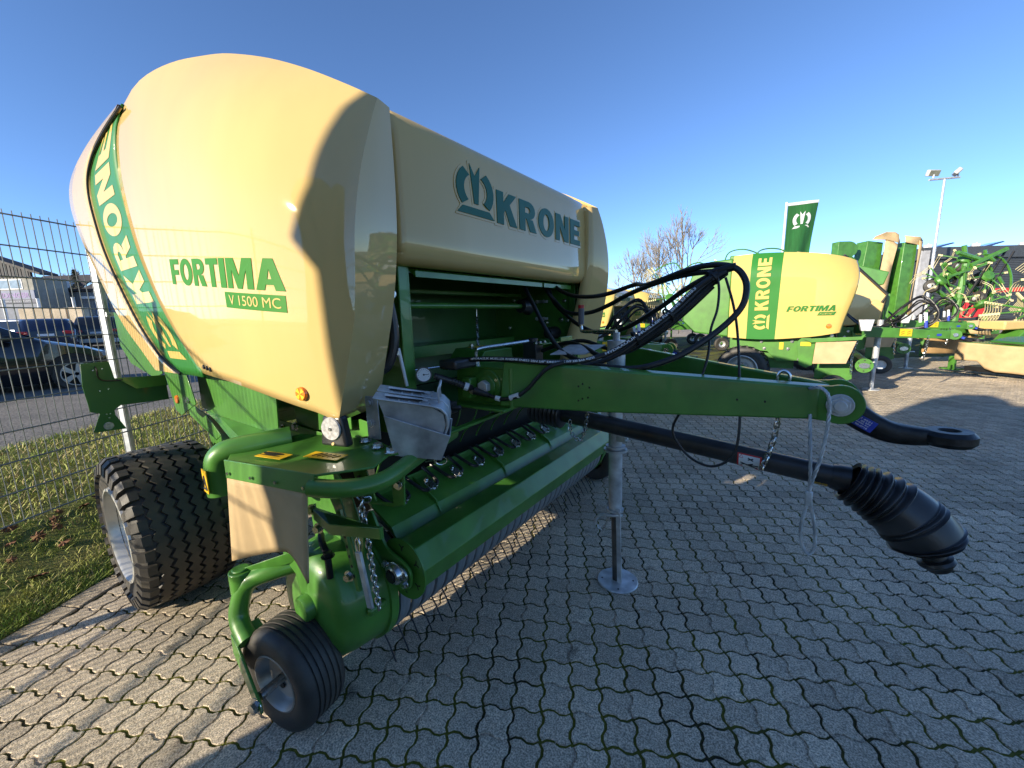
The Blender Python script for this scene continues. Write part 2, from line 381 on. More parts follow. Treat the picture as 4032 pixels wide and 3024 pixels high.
for c, (d, i, j, k) in enumerate(cand):
    q = 0 if k == 0 else 1; z = rg.uniform(-0.0010, 0.0010)
    M = Matrix.Translation(gp(i, j, z)) @ RZ @ Matrix.Rotation(rg.uniform(-0.007, 0.007), 4, 'X') @ Matrix.Rotation(rg.uniform(-0.007, 0.007), 4, 'Y') @ Matrix.Rotation(rg.gauss(0, 0.004), 4, 'Z')
    if c < 300:
        o = bpy.data.objects.new('paver', proto[q]); COL.objects.link(o); o.parent = paving; o.matrix_local = M
    else:
        o0 = len(fv); fv += [tuple(M @ Vector(p)) for p in doms[q].v]; ff += [tuple(a+o0 for a in f) for f in doms[q].f]
far.v, far.f, far.mi = fv, ff, [0]*len(ff)
me = bpy.data.meshes.new('pavers_beyond'); me.from_pydata(fv, [], ff); me.materials.append(PAVER); me.update()
o = bpy.data.objects.new('pavers_beyond', me); COL.objects.link(o); o.parent = paving; tag(o, kind='stuff')
# edge stones along the grass
es = MB(); es.box((0, 0, -0.03), (CELL*1.12-0.006, CELL*2.2-0.008, 0.064))
eme = None
for q in range(-14, 40):
    if eme is None:
        o = obj('edge_stone', es, EDGEST, None, bevel=0.004); eme = o
    else:
        o = eme.copy(); COL.objects.link(o)
    o.parent = paving
    o.matrix_local = Matrix.Translation(gp(-22.66, q*2.2+0.3, rg.uniform(0.003, 0.008))) @ RZ @ Matrix.Rotation(rg.gauss(0, 0.01), 4, 'X') @ Matrix.Rotation(rg.gauss(0, 0.01), 4, 'Z')
# loose grit lying on the pavers
gm = MB()
for q in range(420):
    d, i, j, k = cand[int(rg.random()**1.3*3200)]
    p = gp(i+rg.random()*2, j+rg.random()*2, 0.0); s = rg.uniform(0.0012, 0.0042)
    a = rg.random()*6
    gm.add([p+V(math.cos(a)*s, math.sin(a)*s, 0), p+V(math.cos(a+2)*s*1.3, math.sin(a+2)*s, 0), p+V(math.cos(a+4)*s, math.sin(a+4)*s*1.4, 0), p+V(0, 0, s*0.9)], [(0, 1, 3), (1, 2, 3), (2, 0, 3)])
tag(obj('grit', gm, mat('pale_grit', (0.62, 0.60, 0.56), 0.8, var=0.2), smooth=0), 'pale grit scattered over the grey pavers', 'grit', kind='stuff')
# dry stalks and straw bits in the joints
gm = MB()
for q in range(160):
    d, i, j, k = cand[int(rg.random()*2200)]
    p = gp(i, j+rg.random(), 0.001); a = rg.random()*6.3; L = rg.uniform(0.012, 0.045)
    gm.tube([p, p+V(math.cos(a)*L, math.sin(a)*L, rg.uniform(0.001, 0.012))], 0.0007, 3)
tag(obj('straw_bits', gm, mat('straw', (0.42, 0.36, 0.2), 0.9)), 'thin dry straw bits caught in the paving joints', 'straw', kind='stuff')

# ---- verge
EK = [(-0.02, -0.012), (0.0, -0.004), (0.06, 0.012), (0.4, 0.07), (0.93, 0.18), (1.6, 0.25), (2.8, 0.32)]
def vp(e, j, z): p = gp(-23.22, 0)-GI*e+GJ*j; return V(p.x, p.y, z)
def vz(e): return float(np.interp(e, [k[0] for k in EK], [k[1] for k in EK]))
g = MB(); rows = []
for jj in np.arange(-14, 46, 0.5):
    rows.append([vp(e, jj, vz(e)+(0.012*math.sin(jj*3.1+e*7) if 0.05 < e < 2.7 else 0)) for e in (-0.02, 0, 0.06, 0.2, 0.4, 0.65, 0.93, 1.25, 1.6, 2.0, 2.4, 2.8)])
g.grid(rows); tag(obj('grass_verge', g, GRASSG), kind='structure')
g = MB(); rows = []
for jj in list(np.arange(-14, 60, 2.0))+[120]:
    rows.append([vp(e, jj, z) for e, z in ((2.78, 0.305), (3.4, 0.33), (5, 0.38), (8, 0.42), (30, 0.42), (90, 0.42))])
g.grid(rows); tag(obj('parking_lot', g, GRAVEL), kind='structure')
# blades
GB = [mat('grass_blade', (0.24, 0.35, 0.05), 0.7, var=0.5, vscale=4, col2=(0.45, 0.43, 0.12)), mat('dry_blade', (0.50, 0.41, 0.20), 0.8, var=0.3)]
bl = MB(); rg = random.Random(5)
vs, fs, mi = [], [], []
for q in range(60000):
    u = rg.random()
    e = (rg.random()**1.25)*2.85 if u < 0.85 else rg.random()*0.25
    j = rg.uniform(-2.6, 5.5) if u < 0.8 else rg.uniform(-2.0, 1.6)
    if e < 0.015: e = 0.015
    p = vp(e, j, vz(e)-0.004)
    far_ = e > 1.1
    h = rg.uniform(0.015, 0.055)*(1.25 if far_ else 1.0); wd = rg.uniform(0.0012, 0.0030)*(1.8 if far_ else 1.0); a = rg.random()*6.28; le = rg.uniform(0.2, 1.5)*h
    b = rg.random()*6.28; dx = V(math.cos(b)*le, math.sin(b)*le, 0)
    sdv = V(math.cos(a)*wd, math.sin(a)*wd, 0); o0 = len(vs)
    vs += [tuple(p-sdv), tuple(p+sdv), tuple(p+dx*0.45+sdv*0.7+V(0, 0, h*0.65)), tuple(p+dx*0.45-sdv*0.7+V(0, 0, h*0.65)), tuple(p+dx+V(0, 0, h))]
    fs += [(o0, o0+1, o0+2, o0+3), (o0+3, o0+2, o0+4)]; m = 1 if rg.random() < (0.12+0.25*min(1, e/1.5)) else 0; mi += [m, m]
bl.v, bl.f, bl.mi = vs, fs, mi
me = bpy.data.meshes.new('grass'); me.from_pydata(vs, [], fs)
for m in GB: me.materials.append(m)
me.polygons.foreach_set('material_index', mi); me.update()
o = bpy.data.objects.new('grass', me); COL.objects.link(o); tag(o, 'short winter grass with dry blades on the verge under the fence', 'grass', kind='stuff')
# fallen leaves
LEAF = mat('dead_leaf', (0.20, 0.085, 0.035), 0.8, var=0.4, vscale=30)
lm = MB(); ol = [(0, -0.5), (0.16, -0.3), (0.42, -0.28), (0.3, -0.05), (0.5, 0.15), (0.22, 0.2), (0.14, 0.48), (0, 0.38), (-0.16, 0.5), (-0.24, 0.2), (-0.5, 0.12), (-0.3, -0.06), (-0.4, -0.3), (-0.15, -0.28)]
lm.add([(0, 0, 0.12)]+[(x, y, 0.28*(x*x+y*y)*((-1)**k_)*0.6) for k_, (x, y) in enumerate(ol)], [(0, k_+1, (k_+1) % len(ol)+1) for k_ in range(len(ol))])
l0 = None
for q in range(48):
    if q < 3: e, j = [(0.03, -0.62), (0.30, -0.2), (0.25, 0.15)][q]
    else: e, j = rg.uniform(0.25, 0.95), rg.uniform(-1.0, 1.9)
    if l0 is None: l0 = o = obj('fallen_leaf', lm, LEAF, smooth=0)
    else: o = l0.copy(); COL.objects.link(o)
    o.location = vp(e, j, vz(e)+0.022); s = rg.uniform(0.06, 0.11); o.scale = (s, s*0.8, s); o.rotation_euler = (rg.gauss(0, 0.4), rg.gauss(0, 0.4), rg.random()*6.28)
    tag(o, 'brown dead leaf lying in the grass along the fence', 'leaf', 'dead leaves on the grass verge')

# ---- double rod mat fence
FE = 0.93
def fp(s, z, n=0.0): p = vp(FE+n, s, 0); return V(p.x, p.y, z)
def fence_panel(s0, s1, label):
    z0, z1 = 0.21, 2.26; c = fp(s0, 0)
    t = thing('wire_fence', c, label, 'fence', 'wire mesh fence panels along the grass verge')
    mv = MB(); k = int((s1-s0)/0.05)
    for q in range(k+1):
        s = s0+0.01+q*(s1-s0-0.02)/k; mv.tube([fp(s, z0-0.02), fp(s, z1+0.03)], 0.0031, 5, caps=False)
    tag(obj('upright_wires', mv, WIRE, t), kind='stuff')
    for q in range(11):
        mh = MB(); z = z0+q*(z1-z0)/10
        for nn in (-0.0062, 0.0062): mh.tube([fp(s0, z, nn), fp(s1, z, nn)], 0.0042, 5)
        obj('cross_wire', mh, WIRE, t)
    return t
def fence_post(s, label):
    t = thing('fence_post', fp(s, 0), label, 'post', 'galvanised fence posts')
    m = MB(); R = Matrix.Rotation(GA, 3, 'Z'); m.box(fp(s, 1.2, 0.045), (0.06, 0.04, 2.3), R)
    obj('post_tube', m, GALV, t, bevel=0.003)
    for q in range(4):
        z = 0.40+q*0.6; m = MB(); m.box(fp(s, z, -0.012), (0.012, 0.06, 0.035), R); m.hexbolt(fp(s, z, -0.018), -GI*-1, 0.007); obj('clamp', m, GALV, t)
P0 = 0.93
for q in range(-5, 3):
    a = P0+q*2.5
    fence_panel(a+0.012, a+2.488, 'wire mesh fence panel '+('between the grass verge and the parked cars' if q < 0 else 'continuing behind the yellow baler')+('' if q == -1 else (' next to the dark parked car' if q == 0 else ' further along')))
for q in range(-5, 4):
    fence_post(P0+q*2.5, 'galvanised square fence post standing in the grass beside the baler tailgate' if q == 0 else 'galvanised square fence post further along the mesh fence')

# ================================================================== THE BALER IN FRONT
YC = 1.95
bal = thing('round_baler', (-2.82, YC, 0), 'large cream and green round baler lettered FORTIMA V 1500 MC filling the foreground', 'baler', 'balers parked on the yard')
def mir(mb):      # mirrored copy about the machine's centre plane
    n = MB(); n.v = [(x, 2*YC-y, z) for x, y, z in mb.v]; n.f = [tuple(reversed(f)) for f in mb.f]; n.mi = list(mb.mi); return n
kx = (-3.1, -2.95, -2.8, -2.6, -2.35, -2.1, -1.95, -1.7, -1.5, -1.3, -1.15); kz = (2.40, 2.51, 2.575, 2.625, 2.635, 2.605, 2.57, 2.48, 2.39, 2.285, 2.20)
zt = lambda X: ci(kx, kz, X)
zb = lambda X: ci((-2.9, -2.25, -1.72, -1.4, -1.3, -1.15), (1.36, 1.285, 1.245, 1.18, 1.145, 1.12), X)
Xr = lambda z: ci((1.28, 1.42, 1.62, 1.87, 2.12, 2.33, 2.5, 2.62, 2.7), (-2.20, -2.36, -2.58, -2.78, -2.88, -2.935, -2.91, -2.72, -2.60), z)
Xc = lambda z: ci((1.12, 1.3, 1.6, 1.85, 2.1, 2.3), (-1.315, -1.25, -1.18, -1.155, -1.165, -1.20), z)
Xf = lambda z: ci((1.1, 1.3, 1.58, 1.84, 2.23, 2.35), (-1.42, -1.35, -1.255, -1.21, -1.205, -1.22), z)
def ys(X, z):
    u = min(1, max(0, (X+1.8)/0.6)); t = zt(X)-z; ro = max(0, 1-t/0.50); am = ci((-2.95, -2.6, -2.3, -2.0, -1.6, -1.2), (0.03, 0.07, 0.13, 0.19, 0.22, 0.15), X)
    b = max(0, 1-(z-zb(X))/0.3); rr = max(0, min(1, (-2.4-X)/0.6))
    return 0.645+0.155*u*u+am*ro**2.0+0.02*b*b+0.01*rr
def cover_pt(a, b):
    z = 1.2+1.3*b
    for _ in range(5):
        X = Xr(z)+(Xc(z)-Xr(z))*a; z = zb(X)+(zt(X)-zb(X))*b
    return X, z
rows = []
NB = 34
for jb in range(NB+1):
    b = jb/NB; row = []
    for ia in range(31):
        a = 1-(1-ia/30)**1.25; X, z = cover_pt(a, b); row.append(V(X, ys(X, z), z))
    X, z = cover_pt(1, b); yc_ = ys(X, z); xf_ = Xf(z)
    yf = max(1.015, yc_+0.03); p0 = row[-1]; d = (row[-1]-row[-2]).normalized()
    e1 = V(xf_, yf, z-0.0)
    for q, tq in enumerate((0.12, 0.3, 0.55, 0.8, 1.0)):       # rounded corner, then the front face
        lin = p0.lerp(e1, tq); bul = d*(0.005*min(1, (e1-p0).length/0.2)*math.sin(PI*min(1, tq*1.15))*(1-0.35*tq)); row.append(lin+bul)
    row.append(row[-1]+V(-0.05, 0.02, 0)); rows.append(row)
for dy, dz in ((0.05, 0.006), (0.14, 0.004), (0.30, -0.02)): rows.append([p+V(0, dy, dz)*max(0.0, min(1, (-1.5-p.x)/0.35)) for p in rows[NB]])
cov = MB(); cov.grid(rows)
sc = obj('side_cover', cov, CREAM, bal, smooth=34, solid=0.012)
fc_ = obj('side_cover', mir(cov), CREAM, bal, smooth=60, solid=0.012); fc_.location = (0.0, -0.19, 0)
def on_side(X, z, d=0.004): return V(X, ys(X, z)-d, z)
def dense_text(s, mp, bold, shear=0, space=1.0):
    mb = text_mb(s, lambda u, v, q=0: V(u, v, 0), bold, shear, space)
    bm = bmesh.new()
    vs = [bm.verts.new(p) for p in mb.v]
    for f in mb.f:
        try: bm.faces.new([vs[i] for i in f])
        except ValueError: pass
    for k in range(1, 14):
        bmesh.ops.bisect_plane(bm, geom=bm.verts[:]+bm.edges[:]+bm.faces[:], plane_co=(k/14, 0, 0), plane_no=(1, 0, 0))
    bm.verts.index_update()
    out = MB(); out.add([mp(v.co.x, v.co.y) for v in bm.verts], [tuple(v.index for v in f.verts) for f in bm.faces]); bm.free(); return out
TO, TU, TV = (-2.315, 1.682), (0.885, -0.080), (0.004, 0.108)
obj('model_name', block_text('FORTIMA', lambda u, v, q=0: on_side(TO[0]+TU[0]*u+TV[0]*v, TO[1]+TU[1]*u+TV[1]*v, 0.0016), gap=0.07), LETTERG, sc, smooth=0)
pl = MB(); pr = []
for jv in range(5):
    pr.append([on_side(TO[0]+TU[0]*u-0.0, TO[1]+TU[1]*u-0.014-0.058*jv/4, 0.0014) for u in np.linspace(0.615, 0.995, 12)])
pl.grid(pr); plate = obj('model_plate', pl, LETTERG, sc, smooth=0)
obj('model_lettering', text_mb('V 1500 MC', lambda u, v, q=0: on_side(TO[0]+TU[0]*(0.65+0.32*u), TO[1]+TU[1]*(0.65+0.32*u)-0.060+0.036*v, 0.0024), 0.0), CREAM2, plate, smooth=0)
# orange reflector disc with its foam seat
rp = on_side(-1.43, 1.245, 0); m = MB(); rn = V(0.18, -1, 0).normalized()
m.lathe([(0.0, 0.010), (0.024, 0.009), (0.027, 0.0)], rp, rn, 24); ref = obj('side_reflector', m, ORANGE, sc)
for q in range(4):
    m = MB(); a = q*PI/2+0.4; U_ = V(1, 0.18, 0).normalized(); W_ = V(0, 0, 1)
    m.add([rp+rn*0.0105, rp+rn*0.0100+(U_*math.cos(a)+W_*math.sin(a))*0.023, rp+rn*0.0100+(U_*math.cos(a+0.75)+W_*math.sin(a+0.75))*0.023], [(0, 1, 2)]); obj('facet', m, YDEC, ref, smooth=0)
for q in range(3):
    m = MB(); m.lathe([(0.0, 0.006), (0.010, 0.004), (0.011, 0)], on_side(-2.15+0.035*q, 1.312-0.004*q, 0), V(0, -1, 0), 10); obj('rivet', m, DARKM, sc)

# ---- tailgate: green letter band, raised cream rim
Xsl = lambda z: ci((1.27, 1.34, 1.54, 1.9, 2.16, 2.35, 2.47, 2.54, 2.585), (-2.47, -2.70, -3.03, -3.40, -3.53, -3.54, -3.40, -3.15, -2.86), z)
ytg = lambda X, z: 0.662+0.03*max(0, (z-2.2)/0.4)**2
rows = []
for z in np.linspace(1.262, 2.575, 36):
    a, b = Xsl(z), min(Xr(max(z, 1.28))+0.02, -2.16); rows.append([V(a+(b-a)*t, ytg(a, z), z) for t in np.linspace(0, 1, 8)])
m = MB(); m.grid(rows); band = obj('letter_band', m, STRIPE, bal, smooth=60, solid=0.01); obj('letter_band', mir(m), STRIPE, bal, smooth=60, solid=0.01)
def band_map(s0, s1, h):
    def f(u, v, q=0):
        z = s0+(s1-s0)*u; xm = (Xsl(z)+Xr(max(z, 1.28)))/2; w_ = (Xr(max(z, 1.28))-Xsl(z))
        X = xm-(v-0.5)*h*w_; return V(X, ytg(X, z)-0.0016, z)
    return f
obj('brand_name', block_text('KRONE', band_map(1.62, 2.53, 0.56), gap=0.10), CREAM2, band, smooth=0)
obj('crown_emblem', crown_mb(lambda u, v, q=0: band_map(1.335, 1.575, 0.55)(v, 1-u)), CREAM2, band, smooth=0)
I_ = [(-2.50, 1.262), (-2.75, 1.335), (-3.08, 1.54), (-3.45, 1.9), (-3.585, 2.16), (-3.60, 2.36), (-3.43, 2.47), (-3.14, 2.525), (-2.80, 2.55)]
O_ = [(-2.84, 1.262), (-3.02, 1.36), (-3.36, 1.54), (-3.72, 1.84), (-3.99, 2.1), (-4.11, 2.33), (-4.0, 2.48), (-3.5, 2.565), (-2.80, 2.575)]
si = smooth_path([V(x, 0, z) for x, z in I_], 6); so = smooth_path([V(x, 0, z) for x, z in O_], 6)
rows = []
for k, (a, b) in enumerate(zip(si, so)):
    yy = 0.650+0.03*max(0, (a.z-2.25)/0.4)**2; yo = 0.645+0.05*max(0, (b.z-2.25)/0.4)**2; c = (b-a)
    rows.append([V(a.x+0.03, yy+0.02, a.z), V(a.x+0.02, yy+0.004, a.z), V(a.x+0.004, yy, a.z), *[V((a+c*t).x, yy+(yo-yy)*t, (a+c*t).z) for t in (0.15, 0.4, 0.7, 0.93)], V(b.x, yo+0.02, b.z), V((b+c*0.05).x, yo+0.07, (b+c*0.05).z), V((b+c*0.07).x, yo+0.2, (b+c*0.07).z)])
m = MB(); m.grid(rows); obj('tailgate_rim', m, CREAM, bal, smooth=55); obj('tailgate_rim', mir(m), CREAM, bal, smooth=55)
m = MB(); m.tube([p+V(0.045, 0.652+0.03*max(0, (p.z-2.2)/0.4)**2, 0) for p in si], 0.006, 6); obj('rubber_seal', m, KDEC, bal)
# tailgate shell and chamber body between the covers
pts = [(-2.9, 1.27), (-3.3, 1.2), (-3.8, 1.45), (-4.05, 2.0), (-4.0, 2.40), (-3.4, 2.52), (-2.6, 2.50), (-2.0, 2.40), (-1.6, 2.24), (-1.5, 2.1), (-2.13, 2.0), (-2.13, 1.05), (-2.5, 0.9)]
m = MB(); m.prism([V(x, 0.9, z) for x, z in pts], V(0, 2*(YC-0.9), 0)); obj('bale_chamber', m, GREEN, bal, bevel=0.02)
# green tailgate side sheets low down
def plate(name, pts, y, th=0.006, mt=None, par=None, bev=0.002):
    m = MB(); m.prism([V(x, y, z) for x, z in pts], V(0, th, 0)); return obj(name, m, mt or GREEN, par or bal, bevel=bev)
plate('tailgate_sheet', [(-3.98, 1.60), (-3.96, 1.36), (-3.76, 1.245), (-3.27, 1.175), (-3.10, 1.215), (-3.2, 1.6)], 0.74)
plate('tailgate_corner', [(-2.98, 1.27), (-2.62, 1.27), (-2.57, 1.18), (-2.53, 1.09), (-2.78, 1.0), (-2.86, 1.02)], 0.715)
m = MB(); m.lathe([(0, 0.008), (0.022, 0.007), (0.025, 0)], V(-2.80, 0.713, 1.09), V(0, -1, 0), 20); obj('rear_reflector', m, ORANGE, bal)
m = MB(); m.hexbolt(V(-2.63, 0.714, 1.10), (0, -1, 0), 0.012); obj('bolt', m, ZINC, bal)
plate('lower_side_sheet', [(-2.70, 1.33), (-2.40, 1.31), (-1.80, 1.22), (-1.82, 1.01), (-2.48, 1.02), (-2.70, 1.04)], 0.79)
m = MB(); m.add([V(-2.70, 0.79, 1.04), V(-2.48, 0.79, 1.02), V(-1.82, 0.79, 1.01), V(-1.70, 0.66, 0.965), V(-2.05, 0.70, 0.955), V(-2.42, 0.76, 1.0)], [(0, 1, 5), (1, 2, 3, 4), (1, 4, 5)]); obj('sheet_fold', m, GREEN, bal, smooth=0, solid=0.004)
plate('axle_plate', [(-2.88, 0.97), (-2.52, 0.965), (-2.42, 0.91), (-2.38, 0.70), (-2.80, 0.66), (-2.86, 0.84)], 0.85)
plate('rear_side_sheet', [(-2.45, 1.02), (-1.72, 1.0), (-1.72, 0.55), (-2.45, 0.55)], 0.93)
plate('front_side_sheet', [(-1.98, 1.20), (-1.5, 1.16), (-1.5, 1.045), (-1.96, 0.975)], 0.94)
plate('lower_front_sheet', [(-1.92, 1.0), (-1.48, 1.085), (-1.38, 1.075), (-1.43, 1.0), (-1.55, 0.90), (-1.92, 0.90)], 0.97)
for q, (x, z, y) in enumerate(((-2.15, 0.935, 0.93), (-2.08, 0.97, 0.93), (-2.2, 0.9, 0.93), (-1.95, 1.0, 0.93), (-2.3, 0.85, 0.845), (-1.86, 0.99, 0.79))):
    m = MB(); m.hexbolt(V(x, y, z), (0, -1, 0), 0.015, 0.014); obj('bolt', m, ZINC, bal)
# rear lamp carrier, reaching out behind the wheel
bx_ = -3.1
bp_ = [(0.41, 1.31), (0.52, 1.312), (0.53, 1.215), (0.75, 1.20), (0.75, 1.055), (0.535, 1.06), (0.505, 1.04), (0.505, 1.01), (0.54, 0.922), (0.405, 0.93), (0.445, 1.03), (0.41, 1.045), (0.40, 1.19)]
m = MB(); m.prism([V(bx_, y, z) for y, z in bp_], V(-0.006, 0, 0)); lc = obj('lamp_carrier', m, GREEND, bal, bevel=0.002)
m = MB(); m.prism([V(bx_+0.003, 0.54, 1.212), V(bx_+0.003, 0.75, 1.20), V(bx_+0.06, 0.74, 1.15), V(bx_+0.06, 0.60, 1.15)], V(-0.004, 0, 0.004)); obj('fold', m, GREEN, lc)
m = MB(); m.lathe([(0, 0.006), (0.020, 0.005), (0.022, 0)], V(bx_+0.001, 0.470, 0.955), V(1, 0, 0), 20); obj('round_reflector', m, WREF, lc)
m = MB(); m.tube(smooth_path([V(bx_+0.004, 0.462, 1.285), V(bx_+0.03, 0.462, 1.27), V(bx_+0.02, 0.463, 1.235), V(bx_+0.015, 0.478, 1.213), V(bx_+0.012, 0.51, 1.205), V(bx_+0.01, 0.56, 1.203)], 5), 0.0042, 6); obj('lamp_cable', m, HOSE, lc)
m = MB()
for y, z in ((0.452, 1.27), (0.487, 1.275), (0.462, 1.155), (0.497, 1.16), (0.47, 1.022), (0.485, 1.022), (0.478, 1.0)): m.hexbolt(V(bx_, y, z), (1, 0, 0), 0.004, 0.002, False)
obj('screw', m, ZINC, lc)
plate('tailgate_lower_edge', [(-3.1, 1.06), (-2.7, 1.0), (-2.52, 0.9), (-2.6, 0.86), (-2.95, 0.96)], 0.8)

# ---- front hood with raised name
hp = [(-1.36, 1.728), (-1.31, 1.722), (-1.275, 1.74), (-1.26, 1.775), (-1.256, 1.85), (-1.257, 2.0), (-1.260, 2.15), (-1.270, 2.215), (-1.305, 2.258), (-1.42, 2.30), (-1.6, 2.39), (-1.9, 2.50), (-2.3, 2.58)]
hs = [(p.x, p.z) for p in smooth_path([V(x, 0, z) for x, z in hp], 4)]
rows = []
Y0, Y1 = 1.072, 2*YC-1.052
for y, dx, dz in ((Y0+0.006, -0.06, -0.012), (Y0, -0.03, -0.006), (Y0+0.006, -0.008, -0.003), (Y0+0.022, 0.0, 0), (Y0+0.4, 0.004, 0), (YC, 0.005, 0), (Y1-0.4, 0.004, 0), (Y1-0.022, 0, 0), (Y1-0.006, -0.008, -0.003), (Y1, -0.03, -0.006), (Y1-0.006, -0.06, -0.012)):
    rows.append([V(x+dx, y, z+dz+(0.012 if (dx < -0.007 and z < 1.76) else 0)) for x, z in hs])
m = MB(); m.grid(rows); hood = obj('front_hood', m, CREAM, bal, smooth=50, solid=-0.012)
def hx(z): return ci([p[1] for p in hp[2:9]], [p[0] for p in hp[2:9]], z)+0.0045
def hmap(y0, z0, wy, hz, d0, d1):
    return lambda u, v, q=0: V(hx(z0+hz*v)+d0+(d1-d0)*q, y0+wy*u, z0+hz*v)
obj('raised_lettering', block_text('KRONE', hmap(1.642, 1.938, 0.955, 0.178, -0.004, 0.014), True, 0.05), CREAM, hood, smooth=30)
obj('letter_face', block_text('KRONE', hmap(1.660, 1.951, 0.925, 0.154, 0.010, 0.0175), True, 0.115), LOGOG, hood, smooth=30)
obj('raised_crown', crown_mb(hmap(1.374, 1.955, 0.262, 0.212, -0.004, 0.014), True, 0.045), CREAM, hood, smooth=30)
obj('crown_face', crown_mb(hmap(1.374, 1.955, 0.262, 0.212, 0.010, 0.0175), True), LOGOG, hood, smooth=30)
# sticker strip on the far cover edge
m = MB(); fy = 2*YC-1.05
m.box((-1.195, fy+0.02, 1.68), (0.002, 0.028, 0.16)); obj('warning_sticker', m, YDEC, bal)

# ---- throat behind the hood: posts, side walls, back wall, rods
for sg in (0, 1):
    m = MB(); m.box((-1.37, 1.155, 1.37), (0.055, 0.035, 0.84)); m.box((-1.335, 1.128, 1.37), (0.010, 0.05, 0.84))
    obj('front_post', mir(m) if sg else m, GREEN, bal, bevel=0.004)
    m = MB(); m.box((-1.75, 1.145, 1.45), (0.75, 0.008, 0.95)); obj('throat_wall', mir(m) if sg else m, GREEN, bal)
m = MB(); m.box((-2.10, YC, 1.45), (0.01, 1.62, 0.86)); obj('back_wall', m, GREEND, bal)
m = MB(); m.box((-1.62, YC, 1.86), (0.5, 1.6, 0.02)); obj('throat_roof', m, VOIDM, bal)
m = MB(); m.prism([V(-1.335, 1.2, 1.70), V(-1.39, 1.2, 1.725), V(-1.39, 1.2, 1.71), V(-1.335, 1.2, 1.672)], V(0, 1.05, 0)); obj('hood_rail', m, GREEN, bal, bevel=0.002)
m = MB(); m.prism([V(-1.335, 2.27, 1.70), V(-1.39, 2.27, 1.725), V(-1.39, 2.27, 1.71), V(-1.335, 2.27, 1.672)], V(0, 0.38, 0)); obj('hood_rail', m, GREEN, bal, bevel=0.002)
m = MB(); m.cyl(V(-1.55, 1.15, 1.562), V(-1.55, 2.35, 1.562), 0.016, 14); obj('cross_rod', m, GREEN, bal)
m = MB(); m.lathe([(0.02, -0.07), (0.045, -0.065), (0.05, 0.0), (0.062, 0.02), (0.03, 0.06)], V(-1.55, 2.38, 1.562), V(0, 1, 0), 20); obj('rod_hub', m, BPLAST, bal)
m = MB(); m.box((-1.78, 1.95, 1.65), (0.03, 1.4, 0.022)); obj('upper_bar', m, GREEN, bal, bevel=0.003)
m = MB(); m.cyl(V(-1.62, 1.17, 1.74), V(-1.62, 2.1, 1.715), 0.007, 8); obj('linkage_rod', m, ZINC, bal)
m = MB(); m.box((-1.95, 1.9, 1.33), (0.25, 1.45, 0.012)); m.box((-1.83, 1.9, 1.30), (0.012, 1.45, 0.07)); obj('feed_floor', m, GREEN, bal, bevel=0.003)
m = MB(); m.box((-1.62, 1.28, 1.67), (0.09, 0.12, 0.055)); wl = obj('work_lamp', m, BPLAST, bal, bevel=0.008)
m = MB(); m.box((-1.573, 1.28, 1.67), (0.004, 0.105, 0.043)); obj('lens', m, GLASS, wl)
m = MB(); k = 26
m.tube([V(-1.72+0.010*math.cos(q*1.3), 2.05+0.010*math.sin(q*1.3), 1.50-0.20*q/(k*4)) for q in range(k*4)], 0.0022, 4); m.tube([V(-1.72, 2.05, 1.55), V(-1.72, 2.05, 1.50)], 0.003, 5); obj('spring', m, ZINC, bal)
FW = 2*YC-1.152
for x, z, r in ((-1.50, 1.70, .013), (-1.47, 1.46, .013), (-1.42, 1.455, .012), (-1.60, 1.44, .012), (-1.9, 1.62, .009), (-1.95, 1.4, .009), (-1.44, 1.60, .010)):
    m = MB(); m.hexbolt(V(x, FW, z), (0, -1, 0), r, r); obj('bolt', m, ZINC, bal)
for x, z in ((-1.63, 1.60), (-1.63, 1.47)):
    m = MB(); m.box((x, FW-0.02, z), (0.10, 0.03, 0.02)); m.hexbolt(V(x-0.03, FW-0.035, z), (0, -1, 0), 0.01); m.hexbolt(V(x+0.03, FW-0.035, z), (0, -1, 0), 0.01); obj('hinge', m, GALV, bal)
m = MB(); m.lathe([(0.05, 0), (0.05, 0.08), (0.035, 0.12), (0.0, 0.12)], V(-1.52, FW, 1.36), V(0, -1, 0), 18); obj('drive_hub', m, BPLAST, bal)
for z in (1.72, 1.60, 1.47, 1.36):
    m = MB(); m.hexbolt(V(-1.345, 1.08, z), (1, 0, 0), 0.011, 0.010); obj('bolt', m, ZINC, bal)
m = MB(); m.tube(smooth_path([V(-1.36, 1.06, 1.62), V(-1.35, 1.075, 1.5), V(-1.345, 1.07, 1.4), V(-1.36, 1.04, 1.31), V(-1.40, 1.0, 1.28)], 8), 0.020, 10); obj('corrugated_sleeve', m, BPLAST, bal)
m = MB(); m.cyl(V(-1.34, 1.085, 1.38), V(-1.32, 1.10, 1.22), 0.007, 8); obj('white_conduit', m, WHITE, bal)

# ---- drawbar
beam = [(-1.02, 1.115), (-0.65, 1.095), (0.096, 1.080), (0.093, 1.206), (-0.65, 1.277), (-1.0, 1.312)]
def bline(x): return 1.34+(x+1.02)/(0.095+1.02)*(1.862-1.34)
m = MB(); m.prism([V(x, bline(x), z) for x, z in beam], V(0.035, 0.085, 0)); nb_ = obj('drawbar_beam', m, GREEN, bal, bevel=0.008, seg=3); obj('drawbar_beam', mir(m), GREEN, bal, bevel=0.008, seg=3)
m = MB()
for x, z in ((-0.715, 1.205), (-0.70, 1.215), (-0.675, 1.2), (-0.715, 1.145), (-0.70, 1.153), (-0.68, 1.158), (-0.165, 1.155), (-0.075, 1.148)):
    m.tube([V(x, bline(x)+0.001, z), V(x, bline(x)-0.0012, z)], 0.0042, 10)
obj('drilled_hole', m, KDEC, nb_)
m = MB(); U_ = V(1, (1.862-1.34)/1.115, 0).normalized()
